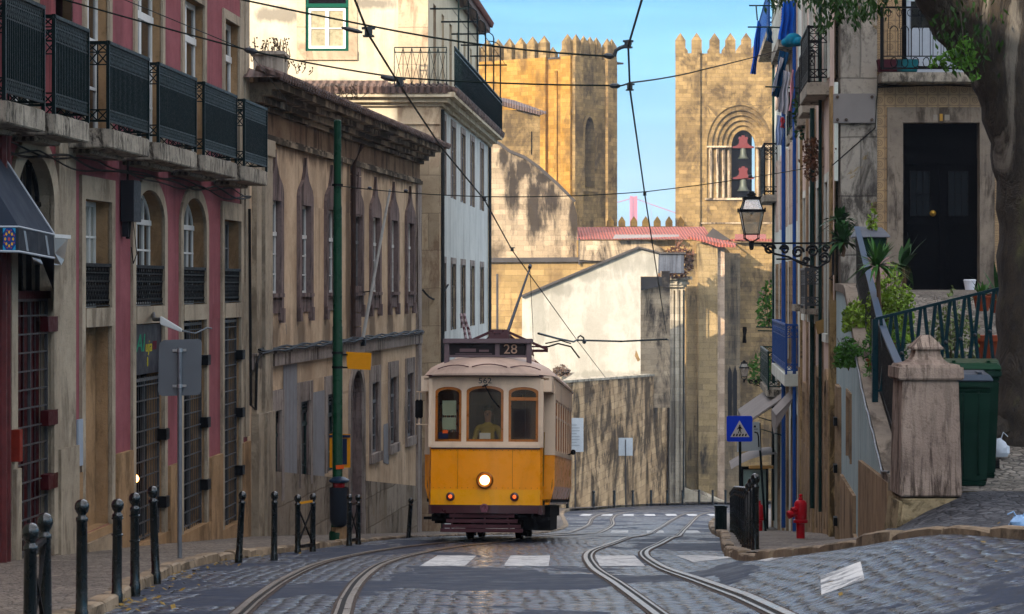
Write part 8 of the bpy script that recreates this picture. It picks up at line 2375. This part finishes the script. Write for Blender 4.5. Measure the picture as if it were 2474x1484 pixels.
# street lantern on scrolled bracket
YL = 45.0
M_LG = glassy('lantern_glass', (.80, .76, .66, 1), .55, .2)
def lantern(lab, xc, yt, yb, Y, wall_pt, s=1.0, group='wall lanterns on the right'):
    h = (yb - yt) / FD * Y; X = (xc - CX) / FD * Y; zb2_ = ZZ(yb, Y); t = thing('street_lantern', lab, 'street lantern', (X, Y, zb2_), group)
    c = Vector((X, Y, zb2_)); H = h
    def fr(mb, r0, z0, r1, z1, th=.018):
        A = [c + Vector((a * r0, b * r0, z0)) for a, b in ((-1, -1), (1, -1), (1, 1), (-1, 1))]; B = [c + Vector((a * r1, b * r1, z1)) for a, b in ((-1, -1), (1, -1), (1, 1), (-1, 1))]
        for i in range(4): mb.bar(A[i], B[i], th * s); mb.bar(A[i], A[(i + 1) % 4], th * s); mb.bar(B[i], B[(i + 1) % 4], th * s)
    mb = MB(); r0, r1, r2, r3 = .135 * H / 1.02, .215 * H / 1.02, .135 * H / 1.02, .07 * H / 1.02
    z0, z1, z2 = .17 * H, .60 * H, .84 * H
    fr(mb, r0, z0, r1, z1); fr(mb, r1 * 1.1, z1, r1 * 1.1, z1 + .02, .03); fr(mb, r1 * .92, z1 + .02, r2, z2); fr(mb, r2 * 1.12, z2, r2 * 1.12, z2 + .02, .025)
    mb.lathe(c + Vector((0, 0, z2)), [(r2, 0), (r2 * 1.05, .02), (r3, .06 * H), (r3 * 1.3, .07 * H), (r3 * 1.2, .10 * H), (r3 * .7, .12 * H), (r3 * .9, .135 * H), (.01, .15 * H)], 14)
    for a, b in ((-1, -1), (1, -1), (1, 1), (-1, 1)):
        mb.ball(c + Vector((a * r1 * 1.1, b * r1 * 1.1, z1 + .05 * H)), .018 * s, 4)
        mb.tube([c + Vector((a * r0, b * r0, z0)), c + Vector((a * r0 * 1.0, b * r0, z0 * .55)), c + Vector((a * .02, b * .02, z0 * .15))], .012 * s, 5)
    mb.lathe(c, [(.02, -.13 * H), (.04 * s, -.10 * H), (.045 * s, -.02 * H), (.05 * s, .02 * H), (.02, .05 * H)], 10)
    mb.build('frame', M_IRONB, t)
    mb = MB()
    for (ra, za, rb, zb3) in ((r0, z0, r1, z1), (r1 * .92, z1 + .02, r2, z2)):
        A = [c + Vector((a * ra, b * ra, za)) for a, b in ((-1, -1), (1, -1), (1, 1), (-1, 1))]; B = [c + Vector((a * rb, b * rb, zb3)) for a, b in ((-1, -1), (1, -1), (1, 1), (-1, 1))]
        for i in range(4): mb.quad(A[i], A[(i + 1) % 4], B[(i + 1) % 4], B[i])
    mb.build('glass', M_LG, t)
    mb = MB(); mb.ball(c + Vector((0, 0, z1 * .98)), .05 * s, 7); mb.build('bulb', M_PALE, t)
    wp = Vector(wall_pt); L = (wp - c).length; dx = (wp - Vector((c.x, c.y, wp.z))).normalized()
    mb = MB(); P = lambda a, b: c + dx * a * L + Vector((0, 0, b * H))
    mb.bar(P(.0, .0), P(1, .0), .035 * s)
    def spiral(a, b, r, turns, flip=1, n=18, th=.016): mb.tube([P(a + flip * r * (1 - .75 * i / n) * math.cos(turns * 2 * math.pi * i / n) / L, b + r * (1 - .75 * i / n) * math.sin(turns * 2 * math.pi * i / n) / H) for i in range(n + 1)], th * 1.5 * s, 5)
    k = H / 1.02
    spiral(.22, -.11, .11 * k, 1.6); spiral(.40, -.12, .09 * k, 1.5, -1); spiral(.56, -.17, .12 * k, 1.6); spiral(.74, -.15, .12 * k, 1.6, -1); spiral(.88, -.28, .11 * k, 1.5); spiral(.66, -.33, .07 * k, 1.4); spiral(.90, -.10, .07 * k, 1.4)
    mb.tube([P(.12, -.02), P(.28, -.20), P(.45, -.26), P(.62, -.40), P(.80, -.46), P(.94, -.34), P(.985, -.08)], .022 * s, 6)
    mb.tube([P(.30, -.30), P(.5, -.30), P(.66, -.38)], .016 * s, 5)
    mb.bar(P(.985, .15), P(.985, -.6), .04 * s); mb.tube([P(.985, -.6), P(.94, -.66), P(.985, -.70)], .014 * s, 5)
    mb.build('bracket', M_IRONB, t)
lantern('big old street lantern hanging left on a scrolled iron bracket', 1815, 460, 588, YL, (5.90, YL, ZZ(588, YL)))
lantern('small far street lantern hanging against the ashlar wall', 1797, 870, 918, 75, (ROW(75, 0).x, 75, ZZ(918, 75)), .6)
# overhead wires
M_WIRE = plain('wire_green_black', C('#101c18'), .5)
M_HARD = plain('line_hardware', C('#2e3438'), .5, metal=.3)
def Yw(y): return 26886.0 / (1167.3 - y)
def wire(name, lab, pts, r=.011, sag=0.0, insul=(), group=None, r2=None):
    P = []
    for a, b in zip(pts, pts[1:]):
        for i in range(8):
            t = i / 8; P.append(lerp3(a, b, t) - Vector((0, 0, sag * 4 * t * (1 - t))))
    P.append(pts[-1])
    t = thing(name, lab, 'wire', pts[0], group)
    mb = MB(); mb.tube(P, r, 5); mb.build('cable', M_WIRE, t)
    for (p, d, L, rr_) in insul:
        mb = MB(); d = d.normalized(); mb.tube([p - d * L / 2, p - d * L / 4, p + d * L / 4, p + d * L / 2], [rr_ * .5, rr_, rr_, rr_ * .5], 8); mb.build('insulator', M_HARD, t)
    return t
def hanger(t, p, s=1.0):
    mb = MB(); s *= .75; mb.box(p.x - .05 * s, p.x + .05 * s, p.y - .05, p.y + .05, p.z - .02, p.z + .10 * s); mb.box(p.x - .09 * s, p.x + .09 * s, p.y - .03, p.y + .03, p.z + .07 * s, p.z + .10 * s); mb.box(p.x - .075 * s, p.x + .075 * s, p.y - .06, p.y + .06, p.z - .03 * s, p.z - .01)
    mb.build('hanger', M_HARD, t)
w1p = [(800, -140), (857, 0), (890, 84), (965, 205), (1065, 355), (1170, 483), (1237, 605), (1392, 820), (1462, 912)]
w1 = [W(x, y, Yw(y)) for x, y in w1p]
t1 = wire('trolley_wire', 'trolley wire over the left track, running down to the tram pole', w1, .012, group='trolley wires'); [hanger(t1, p) for p in w1[2:4]]; hanger(t1, w1[5], .7); hanger(t1, w1[6], .8)
w2 = [W(x, y, Yw(y)) for x, y in ((1590, -150), (1550, 0), (1517, 112), (1521, 215), (1557, 470), (1609, 805))]
t2 = wire('trolley_wire', 'trolley wire over the right track in front of the sky gap', w2, .012, group='trolley wires'); [hanger(t2, p, .8) for p in w2[2:4]]; hanger(t2, w2[4], .6)
GS = 'span wires across the street'
a, b, c_ = w1[2] + Vector((0, 0, .09)), w2[2] + Vector((0, 0, -.02)), PINK(25.8, 3.95)
hk = W(1483, 137, 25.4)
ts = wire('span_wire', 'topmost span wire crossing the white house to the curved hook', [c_, a, hk], .010, .05, insul=[(W(850, 73, 24.75), a - c_, .22, .022), (W(1470, 136, 25.4), hk - a, .10, .03)], group=GS)
mb = MB(); mb.tube([hk, W(1488, 122, 25.4), W(1498, 116, 25.4), b + Vector((0, 0, .03))], .02, 8); mb.ball(b + Vector((0, 0, .05)), .04, 6); mb.build('curved_hook', M_HARD, ts)
a, b = w1[3] + Vector((0, 0, .08)), w2[3] + Vector((0, 0, .07)); c_ = W(600, 122, 28.4); d_ = PINK(29.3, 3.75)
e_ = ROW(60, ZZ(110, 60), .05)
wire('span_wire', 'second span wire from the pink building across to the laundry balconies', [d_, c_, a, W(1475, 207, 28.3), b, W(1700, 168, 36), e_], .010, .02, insul=[(W(606, 123, 28.4), a - c_, .16, .035), (W(940, 190, 27.95), a - c_, .2, .03), (W(1485, 208, 28.3), b - a, .12, .03), (lerp3(b, e_, .93), e_ - b, .5, .05)], group=GS)
a, b = w1[5] + Vector((0, 0, .05)), w2[4] + Vector((0, 0, .04)); c_ = W(822, 450, Yp); e_ = ROW(50, ZZ(402, 50), .05)
wire('span_wire', 'low span wire from the green pole across the old walls', [c_, a, b, e_], .008, .03, insul=[(lerp3(c_, a, .22), a - c_, .10, .03), (lerp3(c_, a, .48), a - c_, .10, .03), (lerp3(b, e_, .55), e_ - b, .2, .03)], group=GS)
a, b = W(1392, 822, Yw(820)), W(1609, 820, 76)
tD = wire('span_wire', 'thick far span wire between the tram roof and the tall pier', [W(1300, 806, 60), W(1345, 818, 68), W(1385, 826, 75), a, W(1500, 825, 80), b, W(1615, 822, 180)], .03, 0, group=GS)
mb = MB(); mb.tube([W(1395, 826, 77), W(1396, 815, 77), W(1402, 811, 77), W(1409, 816, 77), W(1412, 826, 77)], .03, 6); mb.ball(W(1411, 826, 77), .07, 5); mb.build('loop', M_HARD, tD)
wire('guy_cable', 'thin cable dropping from the pink building past the beige eaves', [PINK(30.5, 4.2), W(600, 124, 28.4 + 5), W(690, 240, 47.5), BEIGE(50.5, 3.4, .3)], .007, 0)
# ------------------------------------------------------------------ unseen town blocks outside the frame, added to shade the street and dim reflections
M_TOWN = wall('town_block_plaster', C('#b0a48e'), C('#c2b69f'), C('#6a5f50'), .4)
def block(name, label, x0, x1, y0, y1, z1, z0=-20):
    t = thing(name, label, 'building', ((x0 + x1) / 2, (y0 + y1) / 2, z0))
    mb = MB(); mb.box(x0, x1, y0, y1, z0, z1); mb.build('wall', M_TOWN, t)
    mb = MB(); mb.add([(x0 - .4, y0 - .4, z1), (x1 + .4, y0 - .4, z1), (x1 + .4, y1 + .4, z1), (x0 - .4, y1 + .4, z1), ((x0 + x1) / 2, (y0 + y1) / 2, z1 + 2.2)], [(0, 1, 4), (1, 2, 4), (2, 3, 4), (3, 0, 4), (0, 1, 2, 3)]); mb.build('roof', M_TILER, t)
    mb = MB()
    nx = int((x1 - x0) / 3.2)
    for fl in range(int((z1 + 2) / 3.1)):
        for k in range(nx):
            x = x0 + (k + .5) * (x1 - x0) / nx
            mb.box(x - .5, x + .5, y1 - .01, y1 + .03, fl * 3.1 - 1.2, fl * 3.1 + .5)
    mb.build('window', M_PANE, t)
block('unseen_town_block', 'unseen plastered town house behind the camera on the left, shading the street', -34, -6.6, -14, 19.4, 10.5)
block('unseen_town_block', 'unseen tall town block uphill behind the camera, added to darken window reflections', -5, 34, -78, -54, 24)
# ------------------------------------------------------------------ the air towards the river
mb = MB()
mb.box(-1300, 1500, -70, 2900, -27, 130)
hz = mb.build('haze', [], origin=(0, 0, -26))
hm = bpy.data.materials.new('haze_air')
hm.use_nodes = True
hn = hm.node_tree
hn.nodes.clear()
ho = hn.nodes.new('ShaderNodeOutputMaterial')
hv = hn.nodes.new('ShaderNodeVolumePrincipled')
hv.inputs['Color'].default_value = (0.72, 0.80, 0.95, 1)
hv.inputs['Density'].default_value = 0.00026
hv.inputs['Anisotropy'].default_value = 0.2
hn.links.new(hv.outputs['Volume'], ho.inputs['Volume'])
hz.data.materials.append(hm)
tag(hz, 'pale haze hanging in the air', 'haze', kind='stuff')
